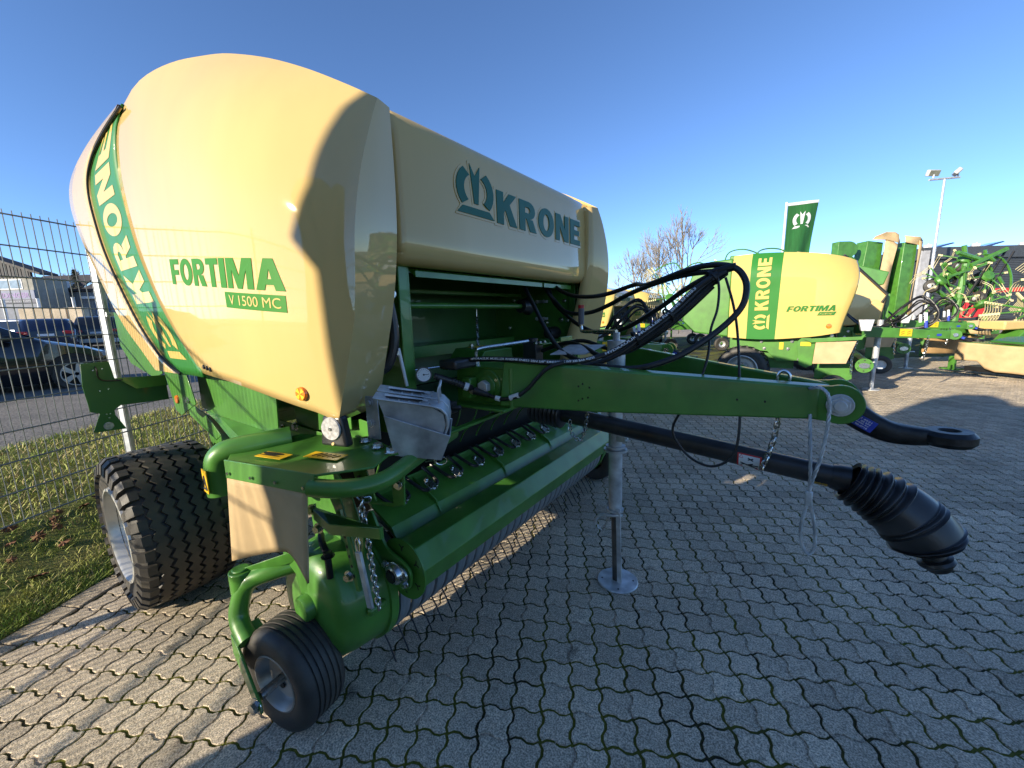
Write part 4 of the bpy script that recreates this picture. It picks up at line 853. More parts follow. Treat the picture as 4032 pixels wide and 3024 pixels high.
# ---- road wheels
def tyre_profile(R, W, rim):
    return [(rim, -W*0.40), (rim+0.02, -W*0.47), (R*0.80, -W*0.52), (R*0.92, -W*0.50), (R*0.975, -W*0.455), (R*0.995, -W*0.38), (R, -W*0.2), (R, 0), (R, W*0.2), (R*0.995, W*0.38), (R*0.975, W*0.455), (R*0.92, W*0.50), (R*0.80, W*0.52), (rim+0.02, W*0.47), (rim, W*0.40)]
WR, WW, WX = 0.425, 0.40, -2.84
def road_wheel(cy, sg):
    c = V(WX, cy, WR-0.012)
    wh = bpy.data.objects.new('road_wheel', None); COL.objects.link(wh); wh.parent = bal
    m = MB(); m.lathe(tyre_profile(WR-0.022, WW*0.98, 0.232), c, V(0, 1, 0), 72); ty = obj('tyre', m, RUBBER, bal); ty.parent = wh
    # zigzag tread ribs
    tr = MB(); nz = 46
    ribs = [(-0.118, 0.043), (-0.060, 0.043), (-0.002, 0.043), (0.056, 0.043), (0.114, 0.043)]
    for yc0, wd in ribs:
        ring = []
        for q in range(nz*2):
            a = 2*PI*q/(nz*2); zz = 0.010 if q % 2 else -0.010
            for (dy, dr) in ((-wd/2-0.003, -0.024), (-wd/2, 0.0), (wd/2, 0.0), (wd/2+0.003, -0.024)):
                y = yc0+dy+zz; r = WR+dr-0.008*abs(yc0/0.12)**2; ring.append((r, y, a))
        vs = [c+V(r*math.sin(a), y, r*math.cos(a)) for r, y, a in ring]; n = nz*2
        tr.add(vs, [(q*4+k, ((q+1) % n)*4+k, ((q+1) % n)*4+k+1, q*4+k+1) for q in range(n) for k in range(3)])
    t1 = obj('tread_ribs', tr, RUBBER, bal, smooth=30); t1.parent = wh; tag(t1, kind='stuff')
    sh = MB()
    nsh = 34
    for q in range(nsh):
        for e in (-1, 1):
            a0, a1 = 2*PI*(q+0.10)/nsh, 2*PI*(q+0.72)/nsh; P = []
            for a in (a0, (a0+a1)/2, a1):
                sk = 0.012*((a-a0)/(a1-a0))
                for r, y in ((WR-0.008, e*(0.150-0.0)), (WR-0.010, e*(0.186)), (WR-0.035, e*(0.210)), (WR-0.085, e*0.218)): P.append(c+V(r*math.sin(a+sk*e*0), y, r*math.cos(a)))
                for r, y in ((WR-0.05, e*0.150), (WR-0.10, e*0.195)): P.append(c+V(r*math.sin(a), y, r*math.cos(a)))
            f = []
            for k in range(2):
                b_ = k*6
                for i in range(3): f.append((b_+i, b_+i+1, b_+i+7, b_+i+6))
                f.append((b_+4, b_, b_+6, b_+10)); f.append((b_+3, b_+5, b_+11, b_+9))
            f += [(4, 0, 1, 2, 3, 5), (16, 12, 13, 14, 15, 17)]
            sh.add(P, f)
    t2 = obj('shoulder_blocks', sh, RUBBER, bal, smooth=30); t2.parent = wh; tag(t2, kind='stuff')
    s = -1 if sg < 0 else 1
    m = MB(); m.lathe([(0.262, 0.19*s), (0.258, 0.205*s), (0.245, 0.207*s), (0.238, 0.195*s), (0.232, 0.14*s), (0.215, 0.08*s), (0.19, 0.05*s), (0.13, 0.055*s), (0.11, 0.075*s), (0.0, 0.075*s)], c, V(0, 1, 0), 48); rm = obj('rim', m, RIM, bal); rm.parent = wh
    m = MB(); m.lathe([(0.07, 0.07*s), (0.065, 0.12*s), (0.04, 0.14*s), (0, 0.14*s)], c, V(0, 1, 0), 24); hb = obj('hub', m, GREEN, bal); hb.parent = wh
    for q in range(6):
        m = MB(); a = q*PI/3; m.hexbolt(c+V(0.1*math.sin(a), 0.074*s, 0.1*math.cos(a)), (0, s, 0), 0.013, 0.018); nu = obj('wheel_nut', m, ZINC, bal); nu.parent = wh
    return wh
w1 = road_wheel(0.585, -1); w2 = road_wheel(2*YC-0.585, 1)
m = MB(); m.cyl(V(WX, 0.7, 0.42), V(WX, 2*YC-0.7, 0.42), 0.05, 12); m.box((WX, YC, 0.62), (0.25, 1.9, 0.3)); obj('axle', m, GREEN, bal, bevel=0.005)

# ---- corner guard over the pickup: cover, top deck, lip, flap, hoop bar
deck = [(-1.66, 0.55, 1.035), (-1.545, 0.495, 1.04), (-1.15, 0.585, 1.045), (-1.05, 0.72, 1.045), (-1.13, 0.87, 1.045), (-1.30, 0.90, 1.05), (-1.60, 0.78, 1.055)]
m = MB(); m.prism([V(*p) for p in deck], V(0, 0, -0.008)); gd = obj('guard_deck', m, GREEN, bal, bevel=0.003)
m = MB(); m.prism([V(-1.548, 0.488, 1.047), V(-1.143, 0.578, 1.050), V(-1.150, 0.570, 0.985), V(-1.538, 0.484, 0.985)], V(-0.0015, 0.006, 0)); lip = obj('guard_lip', m, GREEN, bal, bevel=0.002)
m = MB()
for t in (0.06, 0.34, 0.62, 0.92): m.hexbolt(V(-1.543+0.395*t, 0.4815+0.088*t, 1.005), (0.2, -1, 0), 0.006, 0.003, False)
obj('rivet', m, ZINC, lip)
rows = []
for k, t in enumerate(np.linspace(0, 1, 16)):
    x = -1.535+0.355*t; y = 0.486+0.082*t; col = []
    for v in np.linspace(0, 1, 12):
        zb_ = 0.665+0.0*t-0.0; zlo = 0.685+0.085*t-0.10*max(0, (t-0.6)/0.4)**1.6
        z = 0.99+(zlo-0.99)*v; cur = 0.035*v*math.sin(PI*1.2*t); col.append(V(x-0.01*v-0.03*v*t, y+cur-0.03*v*(1-t)+0.01*v, z))
    rows.append(col)
m = MB(); m.grid(rows); obj('guard_flap', m, FLAP, bal, smooth=60, solid=0.006)
m = MB(); hpth = smooth_path([V(-1.165, 0.575, 1.005), V(-1.10, 0.615, 1.0), V(-1.045, 0.675, 0.998), V(-1.03, 0.75, 1.0), V(-1.055, 0.86, 1.01), V(-1.09, 1.0, 1.02), V(-1.13, 1.16, 1.03)], 8); m.tube(hpth, 0.028, 16); obj('hoop_bar', m, GREEN, bal)
m = MB(); m.prism([V(-1.10, 0.81, 1.052), V(-1.075, 0.85, 1.052), V(-1.11, 1.55, 1.052), V(-1.145, 1.55, 1.052)], V(0, 0, -0.012)); obj('tie_bar', m, GREEN, bal, bevel=0.003)
for x, y, r in ((-1.105, 0.835, 0.018), (-1.19, 0.84, 0.015), (-1.29, 0.86, 0.015), (-1.11, 1.10, 0.012)):
    m = MB(); m.hexbolt(V(x, y, 1.050), (0, 0, 1), r, r*0.9); obj('bolt', m, ZINC, bal)
m = MB(); m.box((-1.44, 0.60, 1.048), (0.12, 0.05, 0.0015), Matrix.Rotation(rad(14), 3, 'Z')); m.box((-1.27, 0.69, 1.0495), (0.14, 0.055, 0.0015), Matrix.Rotation(rad(16), 3, 'Z')); gs = obj('warning_sticker', m, YDEC, gd)
m = MB(); text_mb('!', flat(V(-1.50, 0.575, 1.0495), V(0.10, 0.025, 0), V(-0.01, 0.03, 0)), 0.05, mb=m)
for q in range(5): m.tube([V(-1.31+0.02*q, 0.665+0.006*q, 1.0508), V(-1.30+0.02*q, 0.70+0.004*q, 1.0508)], 0.0018, 4)
obj('sticker_print', m, KDEC, gs, smooth=0)
m = MB(); m.tube(smooth_path([V(-1.70, 0.515, 0.88), V(-1.70, 0.515, 0.97), V(-1.69, 0.525, 1.02), V(-1.665, 0.56, 1.04), V(-1.62, 0.64, 1.05), V(-1.58, 0.73, 1.055)], 6), [0.044]*31, 16); cs = obj('chain_guard', m, GREEN, bal)
m = MB(); m.prism([V(-1.722, 0.474, 0.90), V(-1.668, 0.470, 0.90), V(-1.668, 0.470, 0.985), V(-1.722, 0.474, 0.985)], V(0, -0.003, 0)); st_ = obj('warning_sticker', m, YDEC, cs)
m = MB()
for a, b in ((0, 1), (1, 2), (2, 0)):
    tri = [V(-1.715, 0.4695, 0.915), V(-1.675, 0.4665, 0.915), V(-1.695, 0.468, 0.965)]; m.tube([tri[a], tri[b]], 0.003, 4)
obj('sticker_print', m, KDEC, st_)
# white round reflector on its black stand
m = MB(); R_ = Matrix.Rotation(rad(15), 3, 'Z')
m.prism([V(-1.395, 0.742, 1.05), V(-1.275, 0.775, 1.05), V(-1.293, 0.77, 1.165), V(-1.375, 0.748, 1.165)], V(-0.010, 0.038, 0)); fr = obj('reflector_stand', m, BPLAST, bal, bevel=0.012, seg=3)
m = MB(); fn = V(0.28, -0.96, 0.0).normalized(); fc = V(-1.334, 0.757, 1.118); m.lathe([(0, 0.006), (0.040, 0.005), (0.043, 0.0)], fc+fn*0.001, fn, 32); wr_ = obj('round_reflector', m, WREF, fr)
m = MB(); m.hexbolt(fc+fn*0.006, fn, 0.005, 0.003); obj('screw', m, ZINC, wr_)
m = MB(); m.tube([V(-1.333, 0.7565, 1.062), V(-1.333, 0.7565, 1.0625)+fn*0.001], 0.006, 10); obj('stand_hole', m, CREAM, fr)
# holder with two wheel chocks
def frame(o, u, v): o, u, v = Vector(o), Vector(u).normalized(), Vector(v).normalized(); n = u.cross(v); return lambda a, b, c: o+u*a+v*b+n*c
HF = frame((-1.175, 0.935, 1.065), (0.70, 0.62, -0.16), (0.20, -0.12, 1.0))
m = MB()
for pts in ([(0.0, 0, 0), (0.16, 0, 0), (0.19, 0.10, 0), (-0.03, 0.15, 0)], [(0.0, 0, 0.13), (0.16, 0, 0.13), (0.19, 0.10, 0.13), (-0.03, 0.15, 0.13)]):
    m.prism([HF(*p) for p in pts], HF(0, 0, 0.004)-HF(0, 0, 0))
m.prism([HF(0, 0, 0), HF(0.16, 0, 0), HF(0.16, 0, 0.134), HF(0, 0, 0.134)], HF(0, 0.004, 0)-HF(0, 0, 0)); m.prism([HF(0.16, 0, 0), HF(0.19, 0.10, 0), HF(0.19, 0.10, 0.134), HF(0.16, 0, 0.134)], HF(-0.004, 0, 0)-HF(0, 0, 0))
obj('chock_holder', m, GALV, bal, bevel=0.002)
m = MB(); m.box((-1.295, 0.905, 1.13), (0.05, 0.008, 0.17), Matrix.Rotation(rad(25), 3, 'Z')); m.hexbolt(V(-1.30, 0.898, 1.19), (0.3, -1, 0), 0.012); m.hexbolt(V(-1.30, 0.898, 1.11), (0.3, -1, 0), 0.012); obj('holder_bracket', m, GALV, bal, bevel=0.002)
chk = thing('wheel_chock', HF(0.08, 0.02, 0.04), 'galvanised folded steel wheel chock stacked in the holder beside the reflector', 'wheel chock', 'wheel chocks in the galvanised holder')
def chock(off, par):
    H = lambda a, b, c: HF(a, b, c+off)
    m = MB(); prof = [(0.005, 0.015), (0.15, 0.012), (0.185, 0.13), (0.178, 0.175), (0.158, 0.195), (0.13, 0.20), (-0.065, 0.205), (-0.06, 0.199), (0.125, 0.194), (0.152, 0.188), (0.170, 0.172), (0.177, 0.13), (0.146, 0.018), (0.008, 0.021)]
    m.prism([H(a, b, 0) for a, b in prof], H(0, 0, 0.056)-H(0, 0, 0)); obj('folded_sheet', m, GALV, par, bevel=0.002)
    m = MB()
    for c0 in (0.006, 0.046): m.prism([H(a, b, c0) for a, b in ((0.008, 0.02), (0.146, 0.018), (0.172, 0.13), (0.165, 0.17), (0.13, 0.19), (-0.05, 0.197))], H(0, 0, 0.003)-H(0, 0, 0))
    obj('side_web', m, GALV, par)
    m = MB(); m.tube([H(-0.03, 0.208, 0.028), H(0.11, 0.204, 0.028)], 0.006, 8)
    for a in np.linspace(-0.05, 0.12, 6):
        for c0 in (0.010, 0.046): m.tube([H(a, 0.202, c0), H(a, 0.2055, c0)], 0.0035, 8)
    obj('stiffening_rib', m, GALV, par)
    for c0 in (0.018, 0.038):
        m = MB(); m.prism([H(-0.02+0.11*t, 0.2070, c0+0.006*s_) for t, s_ in ((0, -1), (1, -1), (1.06, 0), (1, 1), (0, 1), (-0.06, 0))], H(0, 0.001, 0)-H(0, 0, 0)); obj('grip_slot', m, DARKM, par)
chock(0.003, chk)
chk['label'] = 'folded galvanised wheel chock at the back of the steel holder beside the reflector'
chk2 = copy_tree(chk); chk2['label'] = 'folded galvanised wheel chock in front of the other one in the steel holder'; chk2.location = Vector(chk.location)+(HF(0, 0, 0.064)-HF(0, 0, 0))
m = MB(); m.tube(smooth_path([HF(0.13, 0.02, 0.03), HF(0.16, 0.1, 0.03), HF(0.145, 0.22, 0.03), HF(0.15, 0.26, 0.04), HF(0.15, 0.26, 0.075), HF(0.145, 0.22, 0.085), HF(0.165, 0.1, 0.085), HF(0.15, 0.02, 0.085)], 5), 0.0042, 8); obj('retaining_bail', m, GALV, bal)

# ---- pickup
PX, PZ, PR = -1.475, 0.39, 0.25
yA, yB = 0.90, 2*YC-0.90
m = MB()
NBD = 30
bands = []
for q in range(NBD):
    y0 = yA+0.012+q*(yB-yA-0.024)/NBD; wd = (yB-yA-0.024)/NBD*0.80
    mm = MB(); mm.lathe([(PR-0.012, 0.0), (PR-0.002, 0.002), (PR, wd*0.3), (PR, wd*0.7), (PR-0.002, wd-0.002), (PR-0.012, wd)], V(PX, y0, PZ), V(0, 1, 0), 26, ang=rad(250), a0=rad(-60))
    if q == 0: b0 = obj('stripper_band', mm, BAND, bal)
    else:
        c = b0.copy(); COL.objects.link(c); c.parent = bal; c.location = (0, q*(yB-yA-0.024)/NBD, 0)
tn = MB(); tine0 = None
for bar in range(4):
    a0 = rad((152, 200, 250, 300)[bar])
    for q in range(NBD+1):
        y = yA+0.006+q*(yB-yA-0.024)/NBD
        d = V(math.sin(a0), 0, math.cos(a0)); tg = V(d.z, 0, -d.x)
        mm = MB(); p1 = V(PX, y, PZ)+d*(PR-0.02); p2 = V(PX, y, PZ)+d*(PR+0.13)-tg*0.012
        if tine0 is None or q == 0:
            mm.tube([p1, p1.lerp(p2, 0.5)-tg*0.004, p2], 0.0036, 6); tine0 = obj('spring_tine', mm, DARKM, bal)
        else:
            c = tine0.copy(); COL.objects.link(c); c.parent = bal; c.location = (0, y-(yA+0.006), 0)
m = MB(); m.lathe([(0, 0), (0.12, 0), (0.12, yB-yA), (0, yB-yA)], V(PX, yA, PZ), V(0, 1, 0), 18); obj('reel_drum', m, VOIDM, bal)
# side hood of the pickup
def side_hood(sg):
    m = MB(); c = V(-1.475, 0.895, 0.40)
    prof = [(0.0, -0.235), (0.10, -0.235), (0.17, -0.228), (0.205, -0.212), (0.225, -0.185), (0.236, -0.14), (0.244, -0.05), (0.246, -0.035), (0.258, -0.033), (0.26, 0.0), (0.25, 0.004)]
    m.lathe([(r, h) for r, h in prof], c, V(0, 1, 0), 44)
    sq = MB(); sq.v = [(x if x > c.x else c.x+(x-c.x)*1.0, y, z) for x, y, z in m.v]; sq.f = m.f; sq.mi = m.mi
    return sq
m = side_hood(0); hd = obj('pickup_side_hood', m, GREEN, bal, smooth=40); obj('pickup_side_hood', mir(m), GREEN, bal, smooth=40)
m = MB(); m.lathe([(0, -0.03), (0.045, -0.028), (0.05, -0.02), (0.052, 0.01)], V(-1.455, 0.655, 0.42), V(0, 1, 0), 24); obj('hub_cap', m, GREEN, hd)
m = MB(); m.box((-1.225, 0.80, 0.42), (0.03, 0.08, 0.035), Matrix.Rotation(rad(5), 3, 'Y')); obj('hood_lug', m, GREEN, hd, bevel=0.012, seg=3)
# pickup side plates and brackets above the hood
plate('pickup_side_plate', [(-1.66, 0.86), (-1.40, 0.92), (-1.32, 0.84), (-1.27, 0.72), (-1.28, 0.57), (-1.62, 0.50)], 0.80)
plate('swing_arm', [(-1.41, 0.86), (-1.36, 0.91), (-1.33, 0.88), (-1.235, 0.58), (-1.27, 0.565), (-1.37, 0.80)], 0.755)
m = MB(); m.prism([V(-1.42, 0.70, 0.83), V(-1.38, 0.68, 0.83), V(-1.28, 0.68, 0.80), V(-1.02, 0.70, 0.855), V(-1.02, 0.715, 0.855), V(-1.28, 0.695, 0.80), V(-1.38, 0.695, 0.83), V(-1.42, 0.715, 0.83)], V(0, 0, -0.04)); obj('adjuster_strap', m, GREEN, bal, bevel=0.002)
m = MB(); m.box((-1.245, 0.725, 0.69), (0.022, 0.010, 0.30), Matrix.Rotation(rad(-14), 3, 'Y')); ha = obj('perforated_strap', m, GREEN, bal)
for q in range(5):
    mm = MB(); z = 0.60+q*0.035; x = -1.245+(0.69-z)*-0.249*-1; mm.tube([V(-1.245-(z-0.69)*0.249*1.0, 0.7195, z), V(-1.245-(z-0.69)*0.249, 0.7185, z)], 0.006, 10); obj('strap_hole', mm, KDEC, ha)
for x, y, z in ((-1.40, 0.69, 0.82), (-1.37, 0.69, 0.755), (-1.29, 0.74, 0.90), (-1.245, 0.715, 0.595)):
    m = MB(); m.hexbolt(V(x, y, z), (0.3, -1, 0), 0.014, 0.016); obj('bolt', m, ZINC, bal)
m = MB(); m.prism([V(-1.235, 0.76, 0.985), V(-1.175, 0.775, 0.985), V(-1.15, 0.785, 0.875), V(-1.205, 0.77, 0.865)], V(-0.002, 0.008, 0)); m.prism([V(-1.205, 0.77, 0.865), V(-1.15, 0.785, 0.872), V(-1.03, 0.81, 0.88), V(-1.075, 0.80, 0.868)], V(0, 0, 0.008)); m.prism([V(-1.075, 0.80, 0.868), V(-1.03, 0.81, 0.88), V(-1.02, 0.81, 1.0), V(-1.075, 0.80, 1.0)], V(-0.002, 0.008, 0)); hb_ = obj('hanger_bracket', m, GREEN, bal, bevel=0.002)
m = MB(); m.hexbolt(V(-1.045, 0.803, 0.955), (0.2, -1, 0), 0.012); m.hexbolt(V(-1.04, 0.805, 1.005), (0.2, -1, 0.3), 0.013, 0.015); obj('bolt', m, ZINC, hb_)
m = MB(); m.tube([V(-1.205, 0.765, 0.955), V(-1.205, 0.763, 0.955)], 0.012, 14); obj('slot', m, KDEC, hb_)
obj('lift_chain', chain([V(-1.20, 0.765, 0.945), V(-1.19, 0.75, 0.90), V(-1.165, 0.77, 0.89), V(-1.175, 0.745, 0.87), V(-1.15, 0.74, 0.75), V(-1.135, 0.74, 0.62), V(-1.12, 0.74, 0.50)], 0.028, 0.0032, 0.009), ZINC, bal)
m = MB(); m.box((-1.185, 0.735, 0.59), (0.030, 0.012, 0.21), Matrix.Rotation(rad(-12), 3, 'Y')); lh = obj('chain_bar', m, GALV, bal, bevel=0.003)
m = MB(); m.tube(smooth_path([V(-1.21, 0.735, 0.69), V(-1.215, 0.735, 0.73), V(-1.20, 0.735, 0.745), V(-1.19, 0.735, 0.72), V(-1.20, 0.735, 0.69)], 4), 0.004, 6); obj('hook', m, ZINC, lh)
m = MB(); m.tube(smooth_path([V(-1.42, 0.72, 0.70), V(-1.38, 0.70, 0.69), V(-1.335, 0.69, 0.66), V(-1.33, 0.69, 0.57)], 4), 0.012, 8); m.hexbolt(V(-1.33, 0.69, 0.655), (0, 0, 1), 0.016, 0.018); obj('tension_rod', m, DARKM, bal)
# clip pin on the hoop bar
m = MB(); q0 = V(-1.035, 0.965, 1.0); m.tube([q0+V(0, 0, 0.02), q0+V(0, 0, -0.02)], 0.004, 6); m.tube([q0+V(0.014*math.cos(a)+0.02, 0.014*math.cos(a)+0.012, 0.014*math.sin(a)-0.012) for a in np.linspace(0, 2*PI, 13)[:-1]], 0.0022, 5, closed=True); m.tube([q0+V(-0.03, -0.02, -0.015), q0+V(0, 0, -0.01)], 0.002, 5); obj('linch_pin', m, ZINC, bal)

# wind guard: crop roller, rake plate and wire clips
RC = V(-1.175, 0, 0.545)
prof = [(0.100, 95), (0.092, 60), (0.103, 25), (0.098, -10), (0.104, -45), (0.085, -80), (0.09, -120), (0.09, 180), (0.09, 135)]
pp = [V(RC.x+r*math.cos(rad(a)), 0, RC.z+r*math.sin(rad(a))) for r, a in [(0.104, 118), (0.104, 60), (0.104, 8), (0.104, -48), (0.104, -105), (0.104, -160), (0.104, 170)]]
m = MB(); m.prism([p+V(0, yA+0.005, 0) for p in pp], V(0, yB-yA-0.01, 0)); ro = obj('crop_roller', m, GREEN, bal, bevel=0.004)
for sg in (0, 1):
    m = MB(); m.lathe([(0, 0), (0.122, 0), (0.122, 0.006), (0, 0.006)], V(RC.x, yA-0.004, RC.z), V(0, 1, 0), 40); rd = obj('roller_disc', mir(m) if sg else m, GREEN, ro)
    if not sg:
        for q in range(6):
            a = rad(30+60*q); m = MB(); d = V(math.cos(a), 0, math.sin(a)); t_ = V(-d.z, 0, d.x); c = V(RC.x, yA-0.0045, RC.z)+d*0.088
            m.prism([c-d*0.014-t_*0.003, c-d*0.014+t_*0.003, c+d*0.0+t_*0.004, c+d*0.010+t_*0.016, c+d*0.013+t_*0.010, c+d*0.004, c+d*0.013-t_*0.010, c+d*0.010-t_*0.016, c-t_*0.004], V(0, -0.0006, 0)); obj('star_slot', m, KDEC, rd)
m = MB(); ab = [(-1.35, 0.70), (-1.32, 0.755), (-1.285, 0.70), (-1.24, 0.625), (-1.16, 0.60), (-1.115, 0.575), (-1.105, 0.53), (-1.13, 0.485), (-1.19, 0.47), (-1.25, 0.50), (-1.30, 0.58)]
sp_ = smooth_path([V(x, 0.872, z) for x, z in ab], 4, True); m.prism(sp_, V(0, 0.012, 0)); obj('roller_arm', m, GREEN, bal, bevel=0.002); obj('roller_arm', mir(m), GREEN, bal)
m = MB(); bc = V(-1.175, 0.868, 0.545); m.prism([bc+V(0.055*math.cos(a)*(1.15 if abs(math.cos(a)) > 0.7 else 0.9), 0, 0.045*math.sin(a)) for a in np.linspace(0, 2*PI, 25)[:-1]], V(0, -0.010, 0)); m.lathe([(0.040, 0), (0.036, 0.018), (0.027, 0.022)], bc+V(0, -0.01, 0), V(0, -1, 0), 24); bf = obj('bearing_flange', m, ZINC, bal, bevel=0.002)
m = MB(); m.tube([bc+V(0, -0.01, 0), bc+V(0, -0.038, 0)], 0.021, 20); obj('shaft_end', m, DARKM, bf)
for dx in (-0.055, 0.055):
    m = MB(); m.hexbolt(bc+V(dx, -0.010, -dx*0.4), (0, -1, 0), 0.011, 0.012); obj('bolt', m, ZINC, bf)
# rake plate behind the roller
m = MB(); m.prism([V(-1.455, 0, 0.735), V(-1.30, 0, 0.655), V(-1.265, 0, 0.60), V(-1.272, 0, 0.595), V(-1.31, 0, 0.645), V(-1.455, 0, 0.722)], V(0, yB-yA-0.10, 0)); m.xf(Matrix.Translation((0, yA+0.05, 0))); rk = obj('rake_plate', m, GREEN, bal, smooth=15)
m = MB(); m.box((-1.455, YC, 0.747), (0.012, yB-yA-0.1, 0.035)); obj('plate_flange', m, GREEN, rk, bevel=0.003)
for q in range(4):
    m = MB(); y = yA+0.30+q*0.52; m.prism([V(-1.455, y, 0.755), V(-1.30, y, 0.675), V(-1.265, y, 0.615), V(-1.30, y, 0.655), V(-1.455, y, 0.735)], V(0, 0.008, 0)); obj('plate_rib', m, GREEN, rk)
NCL = 11; clip0 = None
for q in range(NCL):
    y = yA+0.15+q*0.175
    c = bpy.data.objects.new('rake_clip', None); COL.objects.link(c); c.parent = bal; c.location = (0, 0, 0)
    m = MB(); m.tube(smooth_path([V(-1.455, y-0.075, 0.772), V(-1.36, y-0.06, 0.73), V(-1.338, y-0.035, 0.716), V(-1.343, y+0.02, 0.718), V(-1.36, y+0.045, 0.73), V(-1.455, y+0.045, 0.777)], 5), 0.0085, 8); o = obj('wire_bow', m, BPLAST, bal); o.parent = c
    m = MB(); m.box((-1.343, y-0.010, 0.730), (0.050, 0.048, 0.014), Matrix.Rotation(rad(27), 3, 'Y')); o = obj('clamp_plate', m, ZINC, bal, bevel=0.002); o.parent = c
    m = MB(); m.hexbolt(V(-1.322, y-0.010, 0.722), (0.45, 0, 0.9), 0.010, 0.018); o = obj('clip_bolt', m, ZINC, bal); o.parent = c
    m = MB(); m.hexbolt(V(-1.372, y-0.010, 0.745), (0.45, 0, 0.9), 0.009, 0.014); o = obj('clip_bolt', m, ZINC, bal); o.parent = c
# dark space with feed tines under the throat
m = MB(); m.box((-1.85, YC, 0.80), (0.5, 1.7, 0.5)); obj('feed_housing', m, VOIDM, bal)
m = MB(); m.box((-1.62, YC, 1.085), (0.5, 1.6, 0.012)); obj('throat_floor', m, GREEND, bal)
for q in range(12):
    m = MB(); y = 1.12+q*0.145; m.tube(smooth_path([V(-1.45, y, 1.07), V(-1.44, y-0.01, 1.0), V(-1.46, y-0.03, 0.92), V(-1.53, y-0.035, 0.84), V(-1.56, y-0.04, 0.78)], 4), 0.0045, 6); obj('guide_tine', m, GREEN, bal)

# ---- gauge wheels of the pickup
def gauge_wheel(c, ax):
    ax = Vector(ax).normalized(); g_ = bpy.data.objects.new('gauge_wheel', None); COL.objects.link(g_); g_.parent = bal
    R, W = 0.20, 0.165
    prof = [(0.10, -W*0.42), (0.125, -W*0.5), (0.165, -W*0.52), (0.188, -W*0.46), (0.198, -W*0.36)]
    gr = [-0.27, -0.14, 0.0, 0.14, 0.27]
    for k in gr: prof += [(0.2, W*(k-0.028)), (0.194, W*(k-0.02)), (0.194, W*(k+0.02)), (0.2, W*(k+0.028))]
    prof += [(0.198, W*0.36), (0.188, W*0.46), (0.165, W*0.52), (0.125, W*0.5), (0.10, W*0.42)]
    m = MB(); m.lathe(prof, c, ax, 56); o = obj('tyre', m, RUBBER, bal, smooth=40); o.parent = g_
    m = MB(); m.lathe([(0.108, W*0.44), (0.112, W*0.47), (0.106, W*0.48), (0.098, W*0.42), (0.092, W*0.30), (0.085, W*0.24), (0.045, W*0.18), (0.022, W*0.20), (0, W*0.20)], c, ax, 36); o = obj('rim', m, mat('grey_rim', (0.36, 0.35, 0.33), 0.4, metal=0.4, var=0.1) if 'grey_rim' not in MATS else MATS['grey_rim'], bal); o.parent = g_
    m = MB(); m.tube([c-ax*W*0.3, c+ax*(W*0.78)], 0.017, 14); o = obj('axle_stub', m, ZINC, bal); o.parent = g_
    for q in range(3):
        a = q*2*PI/3+0.6; N = V(0, 0, 1); B = ax.cross(N); p = c+(N*math.cos(a)+B*math.sin(a))*0.058+ax*W*0.205; m = MB(); m.tube([p, p+ax*0.004], 0.014, 10); o = obj('rim_hole', m, KDEC, bal); o.parent = g_
    return g_
gc = V(-1.475, 0.585, 0.196); gax = V(0.16, -0.98, 0.0).normalized()
gauge_wheel(gc, gax); gauge_wheel(V(-1.42, 2*YC-0.585, 0.196), V(0.1, 0.98, 0))
ho_ = gc+gax*0.145
m = MB(); m.tube(smooth_path([V(-1.54, 0.70, 0.555), V(-1.60, 0.60, 0.545), V(-1.655, 0.54, 0.515), V(-1.675, 0.51, 0.44), V(-1.66, 0.495, 0.375), V(-1.59, 0.49, 0.325)], 6), 0.034, 14); ga_ = obj('wheel_arm', m, GREEN, bal)
m = MB(); m.prism([V(-1.665, 0.470, 0.34), V(-1.61, 0.465, 0.335), V(-1.41, 0.447, 0.205), V(-1.41, 0.447, 0.165), V(-1.45, 0.450, 0.155), V(-1.665, 0.470, 0.26)], V(0.001, -0.010, 0)); m.prism([V(-1.665, 0.468, 0.345), V(-1.59, 0.46, 0.345), V(-1.59, 0.55, 0.345), V(-1.665, 0.56, 0.345)], V(0, 0, -0.010)); obj('wheel_bracket', m, GREEN, bal, bevel=0.003)
m = MB(); m.hexbolt(V(-1.435, 0.438, 0.188), gax, 0.02, 0.018); obj('axle_nut', m, ZINC, bal)
m = MB(); m.prism([V(-1.52, 0.63, 0.605), V(-1.47, 0.68, 0.605), V(-1.65, 0.56, 0.535), V(-1.69, 0.52, 0.535)], V(0, 0, 0.03)); m.tube([V(-1.68, 0.53, 0.475), V(-1.68, 0.53, 0.565)], 0.042, 24); m.tube([V(-1.68, 0.53, 0.565), V(-1.68, 0.53, 0.573)], 0.03, 24); obj('pivot_arm', m, GREEN, bal, bevel=0.004)
m = MB(); m.prism([V(-1.56, 0.64, 0.70), V(-1.50, 0.65, 0.68), V(-1.45, 0.66, 0.56), V(-1.45, 0.66, 0.42), V(-1.49, 0.655, 0.42), V(-1.51, 0.65, 0.54), V(-1.57, 0.64, 0.60)], V(0, 0.02, 0)); obj('arm_leg', m, GREEN, bal, bevel=0.003)
m = MB(); q0 = V(-1.60, 0.565, 0.69); m.tube([q0+V(0.014*math.cos(a), -0.006*math.sin(a), 0.014*math.sin(a)) for a in np.linspace(0, 2*PI, 15)[:-1]], 0.004, 6, closed=True); m.tube([q0+V(0.014, 0, 0), q0+V(0.06, 0.04, 0.0)], 0.004, 6); obj('linch_pin', m, ZINC, bal)

